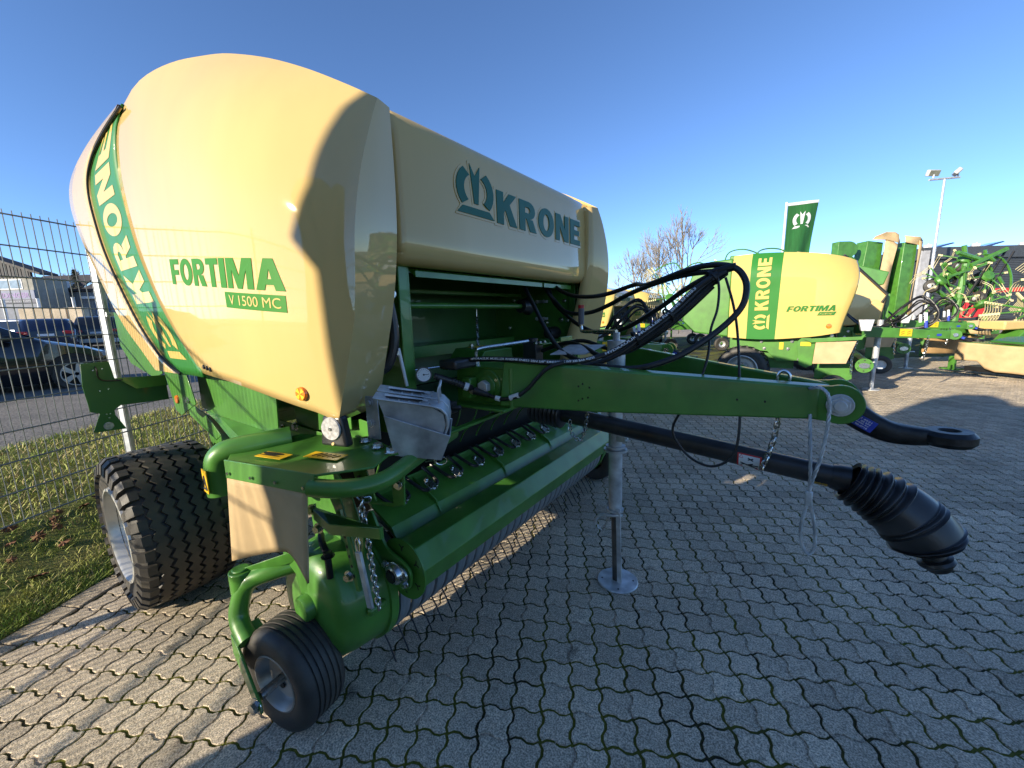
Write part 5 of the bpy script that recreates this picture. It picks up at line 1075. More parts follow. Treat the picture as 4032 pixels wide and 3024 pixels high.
# ================================================================== OTHER MACHINES
# a smaller round baler, built once at the origin (pin at x = 0, centre line y = 0) and copied
def make_baler(label, code, fixed=True):
    t = thing('round_baler', (0, 0, 0), label, 'baler', 'balers parked on the yard')
    zt2 = lambda X: ci((-3.3, -2.8, -2.4, -2.0, -1.7, -1.45, -1.3), (2.44, 2.46, 2.44, 2.39, 2.33, 2.25, 2.15), X)
    zb2 = lambda X: ci((-3.3, -2.6, -1.9, -1.5), (1.02, 0.97, 1.02, 1.09), X)
    xc2 = lambda z: ci((1.0, 1.3, 1.7, 2.0, 2.3), (-1.56, -1.50, -1.40, -1.37, -1.42), z)
    def ysd(X, z):
        u = min(1, max(0, (X+1.95)/0.55)); ro = max(0, 1-(zt2(X)-z)/0.45); return -(1.28-0.14*u*u-0.22*ro**2.3)
    def grid_between(x0f, x1f, n, inset=0.0):
        rows = []
        for b in np.linspace(0, 1, 18):
            row = []
            for a in np.linspace(0, 1, n):
                z = 1.0+1.4*b
                for _ in range(4): X = x0f(z)+(x1f(z)-x0f(z))*a; z = zb2(X)+(zt2(X)-zb2(X))*b
                row.append(V(X, ysd(X, z)+inset, z))
            rows.append(row)
        return rows
    sA = lambda z: -2.83+0.0*(z-1); sB = lambda z: -2.40+0.02*(z-1); rA = lambda z: -3.12+0.0*z
    for sg in (1, -1):
        def M(mb): 
            if sg == -1: mb.v = [(x, -y, z) for x, y, z in mb.v]; mb.f = [tuple(reversed(f)) for f in mb.f]
            return mb
        rows = grid_between(sB, xc2, 14)
        for r in rows:
            p = r[-1]; r.append(p+V(0.02, 0.03, 0)); r.append(p+V(-0.0, 0.10, 0)); r.append(p+V(-0.02, 0.22, 0))
        m = MB(); m.grid(rows); sc_ = obj('side_cover', M(m), CREAM2, t, smooth=60)
        m = MB(); m.grid(grid_between(sA, sB, 5)); bd = obj('letter_band', M(m), STRIPE, t, smooth=60)
        m = MB(); m.grid(grid_between(rA, sA, 4)); obj('rear_cover', M(m), CREAM2, t, smooth=60)
        if sg == 1:
            def bm_(z0, z1, x0, x1): return lambda u, v, q=0: (lambda X, z: V(X, ysd(X, z)-0.008, z))(x0+(x1-x0)*v, z0+(z1-z0)*u)
            obj('brand_name', block_text('KRONE', bm_(1.47, 2.36, -2.53, -2.73)), CREAM2, bd, smooth=0)
            obj('crown_emblem', crown_mb(lambda u, v, q=0: bm_(1.14, 1.40, -2.50, -2.75)(1-u, v)), CREAM2, bd, smooth=0)
            fm = lambda x0, x1, z0, z1: (lambda u, v, q=0: (lambda X, z: V(X, ysd(X, z)-0.008, z))(x0+(x1-x0)*u+0.03*v, z0+(z1-z0)*v))
            obj('model_name', block_text('FORTIMA', fm(-2.27, -1.62, 1.435, 1.525), gap=0.07), STRIPE, sc_, smooth=0)
            m = MB(); f_ = fm(-1.85, -1.63, 1.365, 1.42); m.grid([[f_(u, v) for u in np.linspace(0, 1, 6)] for v in (0, 0.5, 1)]); mp_ = obj('model_plate', m, STRIPE, sc_, smooth=0)
            obj('model_lettering', text_mb(code, lambda u, v, q=0: fm(-1.83, -1.66, 1.378, 1.405)(u, v)-V(0, 0.004, 0), 0.0, 0.2), CREAM2, mp_, smooth=0)
            m = MB(); m.lathe([(0, 0.01), (0.035, 0.008), (0.04, 0)], V(-1.68, ysd(-1.68, 1.19)-0.001, 1.19), V(0.2, -1, 0), 20); obj('side_reflector', m, ORANGE, sc_)
    # tailgate, roof, throat
    m = MB(); m.prism([V(-3.12, -1.18, 2.40), V(-3.5, -1.18, 2.38), V(-3.78, -1.18, 2.22), V(-3.92, -1.18, 1.8), V(-3.94, -1.18, 1.3), V(-3.72, -1.18, 1.08), V(-3.12, -1.18, 1.0)], V(0, 2.36, 0)); obj('tailgate', m, GREEN, t, bevel=0.03, seg=3)
    m = MB(); m.prism([V(-1.55, -1.0, 2.22), V(-2.1, -1.0, 2.42), V(-3.2, -1.0, 2.47), V(-3.3, -1.0, 1.1), V(-2.2, -1.0, 0.9), V(-2.15, -1.0, 1.9), V(-1.62, -1.0, 1.95)], V(0, 2.0, 0)); obj('bale_chamber', m, GREEN, t, bevel=0.02)
    hpf = [(-1.46, 1.70), (-1.40, 1.72), (-1.385, 1.80), (-1.39, 2.05), (-1.42, 2.18), (-1.55, 2.27), (-1.9, 2.38), (-2.2, 2.44)]
    m = MB(); m.prism([V(x, -0.95, z) for x, z in hpf]+[V(-2.2, -0.95, 2.2), V(-1.5, -0.95, 1.9)], V(0, 1.90, 0)); hd_ = obj('front_hood', m, CREAM, t, bevel=0.012)
    hm = lambda y0, z0, wy, hz: (lambda u, v, q=0: V(-1.380+0.0*v, y0+wy*u, z0+hz*v))
    obj('brand_name', block_text('KRONE', hm(-0.28, 1.90, 0.9, 0.14)), LOGOG, hd_, smooth=0); obj('crown_emblem', crown_mb(hm(-0.56, 1.90, 0.24, 0.2)), LOGOG, hd_, smooth=0)
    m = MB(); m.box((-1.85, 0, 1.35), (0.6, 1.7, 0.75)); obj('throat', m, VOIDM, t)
    for sg in (1, -1):
        m = MB(); m.box((-1.5, -0.82*sg, 1.35), (0.06, 0.06, 0.8)); obj('front_post', m, GREEN, t)
        pr = [(-1.15, -0.60*sg), (-0.05, -0.09*sg)]
        m = MB(); m.prism([V(-1.2, -0.62*sg, 0.98), V(-0.05, -0.10*sg, 0.93), V(-0.05, -0.10*sg, 1.06), V(-1.2, -0.62*sg, 1.16)], V(0.03, 0.08*sg, 0)); bm2 = obj('drawbar_beam', m, GREEN, t, bevel=0.008)
        if sg == 1:
            m = MB(); d0 = V(-0.70, -0.397-0.006, 0.99); m.prism([d0, d0+V(0.16, 0.0724, -0.008), d0+V(0.16, 0.0724, 0.112), d0+V(0, 0, 0.12)], V(0, -0.003, 0)); yd = obj('warning_decal', m, YDEC, bm2)
            m = MB()
            for a in (0.25, 0.75):
                for c in (0.06, 0.025): m.tube([d0+V(0.16*a-0.02, 0.0724*a-0.014, c), d0+V(0.16*a+0.02, 0.0724*a+0.006, c+0.02)], 0.004, 4)
            obj('decal_print', m, KDEC, yd)
            m = MB(); d0 = V(-0.22, -0.175-0.007, 0.98); m.prism([d0, d0+V(0.06, 0.027, 0), d0+V(0.06, 0.027, 0.035), d0+V(0, 0, 0.035)], V(0, -0.002, 0)); obj('maker_plate', m, BDEC, bm2)
        m = MB(); m.prism([V(0.01+0.078*math.cos(a), -0.09*sg, 0.995+0.078*math.sin(a)) for a in np.linspace(0, 2*PI, 25)[:-1]], V(0, 0.022*sg, 0)); m.box((-0.05, -0.08*sg, 0.995), (0.12, 0.02, 0.13)); obj('hitch_cheek', m, GREEN, t)
    m = MB(); m.tube([V(0.01, -0.12, 0.995), V(0.01, 0.12, 0.995)], 0.03, 14); obj('hitch_bolt', m, ZINC, t)
    m = MB(); m.tube(smooth_path([V(0, 0, 0.985), V(0.08, 0, 0.955), V(0.16, 0, 0.915), V(0.23, 0, 0.905)], 4), [0.05, 0.05, 0.048, 0.046, 0.045, 0.044, 0.042, 0.04, 0.038, 0.036, 0.034, 0.032, 0.03], 10); m.lathe([(0.03, -0.02), (0.07, -0.02), (0.07, 0.02), (0.03, 0.02)], V(0.29, 0, 0.905), V(0, 0, 1), 20, closed_prof=True); ey = obj('hitch_eye', m, MATS['forged_black'], t)
    m = MB(); m.box((0.10, -0.055, 0.95), (0.06, 0.012, 0.035), Matrix.Rotation(rad(25), 3, 'Y')); obj('rating_plate', m, BDEC, ey)
    m = MB(); m.cyl(V(-0.92, 0, 0.40), V(-0.90, 0, 1.25), 0.045, 14); m.cyl(V(-0.92, 0, 0.005), V(-0.92, 0, 0.6), 0.035, 12); m.lathe([(0, 0.012), (0.13, 0.01), (0.13, 0), (0, 0)], V(-0.92, 0, 0.002), V(0, 0, 1), 24); m.box((-0.88, -0.03, 0.40), (0.16, 0.015, 0.02)); obj('prop_stand', m, GALV, t)
    for sg in (1, -1):
        c = V(-2.87, -1.10*sg, 0.42); wh = bpy.data.objects.new('road_wheel', None); COL.objects.link(wh); wh.parent = t
        m = MB(); m.lathe(tyre_profile(0.41, 0.38, 0.232), c, V(0, 1, 0), 40); o = obj('tyre', m, RUBBER, t); o.parent = wh
        m = MB()
        for q in range(24):
            for e in (-1, 1):
                a = 2*PI*(q+(0.5 if e > 0 else 0))/24; R3 = Matrix.Rotation(a, 3, 'Y')
                m.box(c+R3 @ V(0, e*0.09, 0.412), (0.045, 0.17, 0.028), R3 @ Matrix.Rotation(e*0.5, 3, 'Z'))
        o = obj('tread_lugs', m, RUBBER, t); o.parent = wh; tag(o, kind='stuff')
        s = -sg
        m = MB(); m.lathe([(0.262, 0.18*s), (0.258, 0.195*s), (0.245, 0.197*s), (0.238, 0.185*s), (0.232, 0.12*s), (0.19, 0.05*s), (0.13, 0.055*s), (0.11, 0.075*s), (0.0, 0.075*s)], c, V(0, 1, 0), 32); o = obj('rim', m, RIM, t); o.parent = wh
        m = MB(); m.lathe([(0.085, 0.07*s), (0.08, 0.15*s), (0.05, 0.17*s), (0, 0.17*s)], c, V(0, 1, 0), 18); o = obj('hub', m, GREEN, t); o.parent = wh
        for q in range(6):
            m = MB(); a = q*PI/3; m.hexbolt(c+V(0.11*math.sin(a), 0.074*s, 0.11*math.cos(a)), (0, s, 0), 0.014, 0.02); o = obj('wheel_nut', m, ZINC, t); o.parent = wh
        gc_ = V(-1.55, -1.27*sg, 0.20)
        gw = bpy.data.objects.new('gauge_wheel', None); COL.objects.link(gw); gw.parent = t
        m = MB(); m.lathe([(0.10, -0.07), (0.16, -0.085), (0.19, -0.075), (0.2, -0.04), (0.2, 0.04), (0.19, 0.075), (0.16, 0.085), (0.10, 0.07)], gc_, V(0, 1, 0), 28); o = obj('tyre', m, RUBBER, t); o.parent = gw
        m = MB(); m.lathe([(0.105, 0.07*s), (0.09, 0.04*s), (0.03, 0.03*s), (0.0, 0.06*s)], gc_, V(0, 1, 0), 20); o = obj('rim', m, WHITE, t); o.parent = gw
        def pl_(name, pts, y, mt, th=0.02): m = MB(); m.prism([V(x, -y*sg, z) for x, z in pts], V(0, th*sg, 0)); return obj(name, m, mt, t, bevel=0.004)
        lb = pl_('lower_side_sheet', [(-3.1, 1.0), (-1.6, 1.03), (-1.55, 0.95), (-1.75, 0.62), (-2.35, 0.58), (-2.5, 0.75), (-3.1, 0.8)], 1.12, GREEN)
        gdc = pl_('chain_guard', [(-2.03, 0.55), (-1.93, 0.50), (-1.85, 0.55), (-1.83, 0.93), (-1.90, 1.0), (-2.02, 1.0), (-2.09, 0.93)], 1.27, GREEN, 0.06)
        pl_('guard_flap', [(-1.83, 0.93), (-1.32, 0.96), (-1.42, 0.60), (-1.85, 0.58)], 1.34, FLAP, 0.008); pl_('guard_rail', [(-2.0, 0.985), (-1.28, 1.03), (-1.22, 1.07), (-1.26, 0.98), (-1.9, 0.925)], 1.33, GREEN, 0.03)
        pl_('pickup_side_plate', [(-1.80, 0.62), (-1.50, 0.62), (-1.32, 0.55), (-1.30, 0.32), (-1.50, 0.22), (-1.80, 0.30)], 1.05, GREEN)
        if sg == 1:
            for x, z, w_, h_ in ((-1.96, 0.90, 0.14, 0.065), (-2.30, 0.85, 0.06, 0.12)):
                m = MB(); m.box((x, -1.282 if x > -2.1 else -1.124, z), (w_, 0.004, h_)); obj('warning_decal', m, YDEC, t)
            m = MB()
            for x, z in ((-2.6, 0.92), (-2.2, 0.8), (-2.15, 0.93), (-2.55, 0.8), (-2.03, 0.62), (-1.62, 1.03)): m.hexbolt(V(x, -1.125, z), (0, -1, 0), 0.018, 0.02)
            obj('bolts', m, ZINC, t); t.children[-1]['kind'] = 'stuff'
            m = MB(); m.prism([V(-1.25, -1.0, 1.1), V(-1.13, -1.0, 1.1), V(-1.10, -1.0, 1.28), V(-1.29, -1.0, 1.28)], V(0, 0.14, 0)); obj('chock_holder', m, GALV, t, bevel=0.004)
            obj('lift_chain', chain([V(-1.30, -1.18, 0.95), V(-1.34, -1.17, 0.7), V(-1.33, -1.16, 0.42)], 0.05, 0.006, 0.016), ZINC, t)
            obj('support_chain', chain([V(-0.32, -0.22, 0.98), V(-0.33, -0.21, 0.75), V(-0.35, -0.2, 0.58)], 0.05, 0.006, 0.016), ZINC, t)
            m = MB(); m.lathe([(0, 0), (0.115, 0), (0.115, 0.012), (0, 0.012)], V(-1.17, -1.085, 0.55), V(0, 1, 0), 24); rd_ = obj('roller_disc', m, GREEN, t)
            m = MB(); m.prism([V(-1.17+0.07*math.cos(a)*(1.0 if abs(math.cos(a)) > 0.7 else 0.8), -1.087, 0.55+0.045*math.sin(a)) for a in np.linspace(0, 2*PI, 17)[:-1]], V(0, -0.012, 0)); obj('bearing_flange', m, ZINC, rd_)
            m = MB()
            for q in range(6): a = rad(30+60*q); m.tube([V(-1.17+0.085*math.cos(a), -1.0855, 0.55+0.085*math.sin(a)), V(-1.17+0.085*math.cos(a), -1.088, 0.55+0.085*math.sin(a))], 0.011, 6)
            obj('star_slot', m, KDEC, rd_)
    m = MB(); m.cyl(V(-1.17, -1.08, 0.55), V(-1.17, 1.08, 0.55), 0.105, 10); obj('crop_roller', m, GREEN, t)
    m = MB(); m.cyl(V(-1.55, -1.04, 0.42), V(-1.55, 1.04, 0.42), 0.235, 18); obj('pickup_reel', m, BAND, t)
    m = MB(); m.box((-2.6, 0, 0.62), (1.0, 2.0, 0.35)); obj('axle', m, GREEN, t)
    rs = random.Random(len(label))
    for q in range(5):
        z = 1.15+0.02*q; pts = [V(-1.5, -0.3+0.12*q, 1.5), V(-1.2, -0.3+0.1*q, 1.2), V(-0.95, -0.15+0.06*q, 1.12), V(-0.65, -0.05, 1.25+0.05*q), V(-0.40, 0.02*q, 1.5+0.03*q), V(-0.22, 0.0, 1.42), V(-0.22, 0.0, 1.2), V(-0.45, 0.03, 1.08), V(-0.7, 0.05, 1.12), V(-0.75+0.05*q, 0.1, 1.3)]
        m = MB(); m.tube(smooth_path([p+V(rs.uniform(-.03, .03), rs.uniform(-.05, .05), rs.uniform(-.03, .03)) for p in pts], 6), 0.013, 7); obj('hydraulic_hose', m, HOSE, t)
    m = MB(); m.tube([V(-0.36, -0.06, 1.36), V(-0.34, -0.06, 1.17)], 0.022, 8); m.tube([V(-0.42, -0.05, 1.33), V(-0.41, -0.05, 1.20)], 0.02, 8); obj('hose_coupling', m, [WDEC], t)
    m = MB(); m.tube([V(-0.343, -0.06, 1.23), V(-0.335, -0.06, 1.11)], 0.024, 8); obj('coupling_cap', m, BDEC, t)
    return t
b2 = make_baler('small round baler lettered FORTIMA F 1250 MC standing in full sun beyond the drawbar', 'F 1250 MC')
put(b2, (2.12, 9.55, 0.0))
b3 = copy_tree(b2); put(b3, (3.15, 13.2, 0)); b3['label'] = 'round baler with cream front hood half hidden behind the FORTIMA F 1250 MC baler'
for ch in list(b3.children):
    if ch.name.startswith(('side_cover', 'letter_band', 'rear_cover', 'front_hood', 'tailgate')):
        for g_ in list(ch.children):
            for gg in list(g_.children): bpy.data.objects.remove(gg)
            bpy.data.objects.remove(g_)
        bpy.data.objects.remove(ch)
def b3part(name, mb, mt, bev=0.0):
    o = obj(name, mb, mt, None, bevel=bev); o.parent = b3; return o
shp = [(-4.0, 2.62), (-3.4, 2.74), (-2.9, 2.72), (-2.35, 2.62), (-1.56, 1.72), (-1.64, 1.10), (-2.6, 1.02), (-4.0, 1.2)]
b3part('faceted_shell', MB().prism([V(x, -1.15, z) for x, z in shp], V(0, 2.3, 0)), CREAM, 0.03)
b3part('letter_band', MB().prism([V(-3.75, -1.162, 2.52), V(-3.55, -1.162, 2.66), V(-2.65, -1.162, 2.60), V(-2.5, -1.162, 2.36)], V(0, 0.011, 0)), STRIPE)
b3part('rubber_edge', MB().tube([V(-2.36, -1.165, 2.63), V(-1.56, -1.165, 1.73), V(-1.63, -1.165, 1.56)], 0.028, 8), KDEC)
b3part('rubber_edge', MB().tube([V(-2.36, -1.165, 2.645), V(-2.36, 1.165, 2.645)], 0.02, 8), KDEC)
b3part('shaded_front_face', MB().prism([V(-1.545, -1.0, 1.68), V(-1.62, -1.0, 1.12), V(-1.60, -1.0, 1.12), V(-1.525, -1.0, 1.68)], V(0, 2.0, 0)), mat('hood_shade_olive', (0.20, 0.175, 0.10), 0.5))  # olive sheet paints the shade on the hood's lower front face
b4 = copy_tree(b2); put(b4, (-1.30, 5.25, 0.03)); b4['label'] = 'round baler beside the big baler with only its drawbar and prop stand visible'
b5 = copy_tree(b2); put(b5, (-3.6, 17.8, 0)); b5['label'] = 'round baler with cream hood seen below the hose bundle'
b6 = copy_tree(b2); put(b6, (-3.7, 14.3, 0)); b6['label'] = 'round baler with cream hood partly hidden by the big baler and the hose bundle'

# ---- unseen wagon-shaped shade caster added off camera: it throws the shade over the yard
wag = thing('wagon_shade_caster', (-0.4, -3.2, 0), 'tall green and cream wagon-shaped shade caster added out of view beside the big baler', 'wagon')
wag_prof = [(-2.58, 0.85), (-2.66, 1.3), (-2.55, 1.55), (-2.47, 2.0), (-2.475, 2.45), (-2.485, 2.82), (-2.555, 2.92), (-2.53, 2.99), (-2.50, 3.1), (-2.50, 3.4), (-2.42, 3.7), (-2.30, 4.1), (-2.08, 4.32), (-1.72, 4.36), (-1.50, 4.2), (-1.42, 4.05), (1.5, 4.05), (1.8, 3.6), (1.8, 0.95)]  # outline shaped so its shadow edge falls across the baler cover
m = MB(); m.prism([V(x, -2.50, z) for x, z in wag_prof], V(0, -0.05, 0)); obj('side_wall', m, CREAM, wag)
m = MB(); m.prism([V(x, -3.95, z) for x, z in wag_prof], V(0, -0.05, 0)); obj('side_wall', m, CREAM, wag)
m = MB(); m.box((-0.35, -3.22, 0.95), (4.2, 1.3, 0.12)); obj('wagon_floor', m, GREEN, wag); m = MB(); m.box((1.77, -3.22, 2.3), (0.04, 1.4, 2.6)); obj('front_wall', m, GREEN, wag); m = MB(); m.box((-2.4, -3.22, 2.4), (0.04, 1.4, 2.8)); obj('rear_door', m, GREEN, wag)
for q in range(5):
    m = MB(); m.box((-2.0+q*0.8, -2.46, 2.4), (0.06, 0.04, 2.8)); obj('side_rib', m, GREEN, wag, bevel=0.004)
for x in (-1.3, 0.2):
    for y in (-2.65, -3.8):
        m = MB(); m.lathe(tyre_profile(0.62, 0.5, 0.32), V(x, y, 0.60), V(0, 1, 0), 36); wt = obj('tyre', m, RUBBER, wag); m = MB(); m.lathe([(0.33, 0.2), (0.3, 0.15), (0.12, 0.1), (0, 0.1)], V(x, y, 0.60), V(0, 1, 0), 24); obj('rim', m, RIM, wt)
m = MB(); m.prism([V(1.8, -3.35, 0.9), V(1.8, -3.05, 0.9), V(3.6, -3.12, 0.75), V(3.6, -3.28, 0.75)], V(0, 0, 0.14)); m.cyl(V(3.2, -3.2, 0.0), V(3.2, -3.2, 0.85), 0.05, 12); obj('drawbar', m, GREEN, wag)

# ---- folded up butterfly mower behind the balers
fm_ = thing('folding_mower', (2.6, 18.9, 0), 'tall green mower folded upright with cream curtains hanging over its edges', 'mower')
XR = V(0.816, 0.578, 0); XF = V(-0.578, 0.816, 0)
def fr_(o): 
    o = Vector(o); return lambda a, b, z: o+XR*a+XF*b+V(0, 0, z)
Fq = fr_((2.9, 18.75, 0))
def slab(name, pts, b0, b1, mt, par, F=Fq, bev=0.02):
    m = MB(); m.prism([F(a, b0, z) for a, z in pts], F(0, b1, 0)-F(0, b0, 0)); return obj(name, m, mt, par, bevel=bev)
slab('mower_deck', [(-0.27, 1.0), (0.18, 1.0), (0.22, 3.45), (-0.22, 3.52)], 0.0, 0.5, GREEN, fm_)
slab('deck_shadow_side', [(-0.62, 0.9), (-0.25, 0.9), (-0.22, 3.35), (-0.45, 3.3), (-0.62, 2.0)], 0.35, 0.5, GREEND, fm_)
slab('mower_deck', [(-1.55, 0.9), (-0.85, 0.9), (-0.78, 3.55), (-1.30, 3.62)], 0.15, 0.6, GREEN, fm_)
for z0, a0 in ((3.35, -1.95), (2.9, -1.95)):
    m = MB(); m.prism([Fq(a0+0.30*math.cos(t), 0.1, z0+0.26*math.sin(t)) for t in np.linspace(-PI/2, PI/2, 12)]+[Fq(a0-0.35, 0.1, z0+0.26), Fq(a0-0.35, 0.1, z0-0.26)], XF*0.3); obj('disc_guard', m, GREEN, fm_, bevel=0.01)
def curtain(name, cols, par, F=Fq, b=-0.04, amp=0.05, mt=None, seed=1):
    rs = random.Random(seed); rows = []
    for k, (a0, z0, a1, z1) in enumerate(cols):
        rows.append([F(a0+(a1-a0)*t+amp*0.35*math.sin(6*t+k), b+amp*math.sin(k*1.7+2.2*t+seed), z0+(z1-z0)*t) for t in np.linspace(0, 1, 12)])
    m = MB(); m.grid(rows); return obj(name, m, mt or FLAP, par, smooth=60, solid=0.01)
curtain('cream_curtain', [(-0.85, 3.62, -0.95, 1.9), (-0.72, 3.6, -0.80, 1.85), (-0.55, 3.45, -0.66, 1.85), (-0.50, 3.3, -0.62, 1.85)], fm_, amp=0.06)
curtain('cream_curtain', [(0.18, 3.55, 0.14, 0.6), (0.30, 3.5, 0.22, 0.6), (0.36, 3.3, 0.27, 0.6)], fm_, amp=0.05, seed=4)
curtain('cream_curtain', [(-0.25, 3.72, -0.25, 3.5), (0.0, 3.68, 0.0, 3.45), (0.2, 3.66, 0.22, 3.42), (0.36, 3.55, 0.40, 3.2)], fm_, amp=0.04, seed=2)
curtain('cream_curtain', [(-1.3, 3.70, -1.3, 3.62), (-0.9, 3.85, -0.85, 3.6), (-0.6, 3.84, -0.55, 3.5), (-0.5, 3.75, -0.45, 3.45)], fm_, amp=0.04, seed=5)
m = MB(); text_mb('EASY CUT', lambda u, v, q=0: Fq(-0.42-0.12*v, 0.34, 2.1+0.9*u), 0.03, mb=m); obj('model_name', m, CREAM2, fm_, smooth=0)
m = MB(); m.box(Fq(-0.56, 0.33, 1.95), (0.16, 0.01, 0.22), Matrix.Rotation(rad(35), 3, 'Z')); obj('warning_decal', m, YDEC, fm_)
m = MB(); m.box(Fq(-0.7, 0.5, 0.7), (2.2, 0.5, 0.35), Matrix.Rotation(rad(35), 3, 'Z')); m.tube([Fq(-1.0, 0.4, 0.0), Fq(-1.0, 0.4, 1.0)], 0.06, 8); m.tube([Fq(0.0, 0.4, 0.0), Fq(0.0, 0.4, 1.0)], 0.06, 8); m.tube([Fq(-1.8, 0.4, 1.0), Fq(-1.8, 0.4, 3.1)], 0.08, 8); obj('headstock', m, GREEN, fm_)

# ---- tine rotors (rakes and tedders)
TINE = mat('cream_tine', (0.62, 0.54, 0.30), 0.5, var=0.08)
def rotor(par, c, ax, R, arms, tines, L, rs, kind='rake'):
    ax = Vector(ax).normalized(); ref = V(0, 0, 1) if abs(ax.z) < 0.9 else V(1, 0, 0); N = (ref-ax*ref.dot(ax)).normalized(); B = ax.cross(N)
    m = MB(); m.lathe([(0, 0.08), (0.14, 0.06), (0.17, 0.0), (0.14, -0.06), (0, -0.08)], c, ax, 16); obj('rotor_hub', m, GREEN, par)
    a00 = rs.random()*6
    for q in range(arms):
        a = a00+2*PI*q/arms; d = N*math.cos(a)+B*math.sin(a); tg = ax.cross(d)
        m = MB(); m.tube([c+d*0.1, c+d*R], 0.02, 6); ar = obj('tine_arm', m, GREEN, par)
        m = MB(); mt_ = MB()
        for k in range(tines):
            p = c+d*(R*(0.62 if kind == 'rake' else 0.9)+k*(R*0.40/tines if kind == 'rake' else 0.05))
            bnd = ax*-1
            m.tube([p, p+bnd*L*0.55-tg*L*0.10, p+bnd*L*0.85+tg*L*0.05, p+bnd*L+tg*L*0.18], 0.0075, 4); mt_.box(p, (0.045, 0.045, 0.05))
        tag(obj('tines', m, TINE, ar), kind='stuff'); tag(obj('tine_holder', mt_, TINE, ar), kind='stuff')
def rake(label, o, rots, hoops, seed, R=0.85, group='rakes and tedders parked behind the balers'):
    rs = random.Random(seed); t = thing('rotary_rake', o, label, 'rake', group); o = Vector(o)
    for (c, ax, arms, tines) in rots: rotor(t, o+Vector(c), ax, R, arms, tines, 0.42, rs)
    for h in hoops:
        m = MB(); m.tube(smooth_path([o+Vector(p) for p in h], 8), 0.028, 8); obj('guard_hoop', m, GREEN, t)
    m = MB(); m.box(o+V(0, 0, 0.9), (2.6, 0.16, 0.18), Matrix.Rotation(rad(30), 3, 'Z')); obj('main_beam', m, GREEN, t, bevel=0.01)
    for dx in (-0.8, 0.8):
        m = MB(); p = o+V(dx, dx*0.5, 0.25); m.lathe([(0.12, -0.06), (0.22, -0.08), (0.25, -0.04), (0.25, 0.04), (0.22, 0.08), (0.12, 0.06)], p, V(-0.5, 1, 0), 20); wl_ = obj('support_wheel', m, RUBBER, t); m = MB(); m.lathe([(0.125, -0.05), (0.05, -0.02), (0.05, 0.02), (0.125, 0.05)], p, V(-0.5, 1, 0), 14); obj('rim', m, RIM, wl_)
        m = MB(); m.tube([p, o+V(dx, dx*0.5, 0.95)], 0.035, 8); obj('wheel_leg', m, GREEN, t)
    for c in rots:
        m = MB(); m.tube([o+Vector(c[0]), o+V(c[0][0]*0.3, c[0][1]*0.3, 0.95)], 0.05, 8); obj('rotor_arm', m, GREEN, t)
    return t
rake('green rotary rake with upright cream tine arms below the bare tree', (-4.6, 19.2, 0), [((-0.5, -0.2, 2.85), (0.75, -0.1, 0.62), 8, 5), ((0.95, 0.5, 2.85), (-0.75, -0.25, 0.6), 8, 5)], [[(-0.9, 0, 3.3), (-0.4, 0.1, 3.55), (0.0, 0.2, 3.6), (0.3, 0.2, 3.2)], [(0.1, 0.1, 3.1), (0.6, 0.4, 3.5), (1.0, 0.5, 3.55), (1.3, 0.6, 3.3)]], 5)
rake('green rotary rake with curved hoops above the tailgate of the FORTIMA F 1250 MC', (-2.6, 19.6, 0), [((0.2, 0.0, 3.2), (0.35, -0.6, 0.75), 6, 5), ((1.1, 0.4, 3.1), (0.6, -0.5, 0.7), 6, 5)], [[(-0.1, 0, 3.3), (0.05, 0.1, 3.85), (0.6, 0.2, 3.95), (1.2, 0.5, 3.7), (1.7, 0.8, 3.3)], [(1.0, 0.3, 3.3), (1.15, 0.4, 3.85), (1.8, 0.8, 3.9), (2.4, 1.0, 3.5)]], 9)
rake('rotary rake with a spare wheel crammed behind the hose bundle', (-3.0, 16.2, 0), [((0.1, 0.0, 1.9), (0.1, -0.8, 0.5), 8, 5), ((-0.9, -0.4, 2.0), (0.3, -0.7, 0.6), 8, 5)], [[(-0.3, 0, 2.4), (0.1, 0.1, 2.7), (0.5, 0.2, 2.5)]], 13)
# tangled tedder on the right
td = thing('rotary_tedder', (3.7, 17.0, 0), 'green tedder folded into a tangle of rotors and cream tines beside the lamp mast', 'tedder', 'rakes and tedders parked behind the balers')
rs = random.Random(21); To = V(3.75, 17.0, 0)
for q, (a, b, z, ax) in enumerate(((-0.55, 0, 2.15, (0.6, -0.5, 0.6)), (0.25, 0.2, 2.75, (0.2, -0.5, 0.8)), (0.75, 0.0, 2.25, (0.5, -0.8, 0.4)), (-0.1, 0.1, 1.6, (-0.4, -0.6, 0.7)), (0.5, -0.2, 1.45, (0.3, -0.5, -0.7)), (0.0, 0.4, 2.3, (-0.5, -0.6, 0.5)), (1.1, 0.2, 1.8, (0.4, -0.5, 0.8)))):
    c = To+XR*a+XF*b+V(0, 0, z); rotor(td, c, ax, 0.55, 6, 2, 0.38, rs, 'tedder')
    axv = Vector(ax).normalized(); m = MB(); m.lathe([(0.08, -0.06), (0.16, -0.08), (0.20, -0.05), (0.20, 0.05), (0.16, 0.08), (0.08, 0.06)], c-axv*0.22, Vector((axv.y, -axv.x, 0.2)), 18); w_ = obj('tedder_wheel', m, RUBBER, td); m = MB(); m.lathe([(0.085, -0.05), (0.03, -0.02), (0.03, 0.02), (0.085, 0.05)], c-axv*0.22, Vector((axv.y, -axv.x, 0.2)), 12); obj('rim', m, RIM, w_)
for q in range(16):
    p = To+XR*rs.uniform(-0.7, 1.0)+XF*rs.uniform(-0.2, 0.4)+V(0, 0, rs.uniform(1.2, 2.8)); d = XR*rs.uniform(-1, 1)+V(0, 0, rs.uniform(-0.7, 0.7)); m = MB()
    m.tube([p-d*0.6, p+d*0.6], rs.choice((0.025, 0.04, 0.06)), 6); obj('frame_tube', m, GREEN, td)
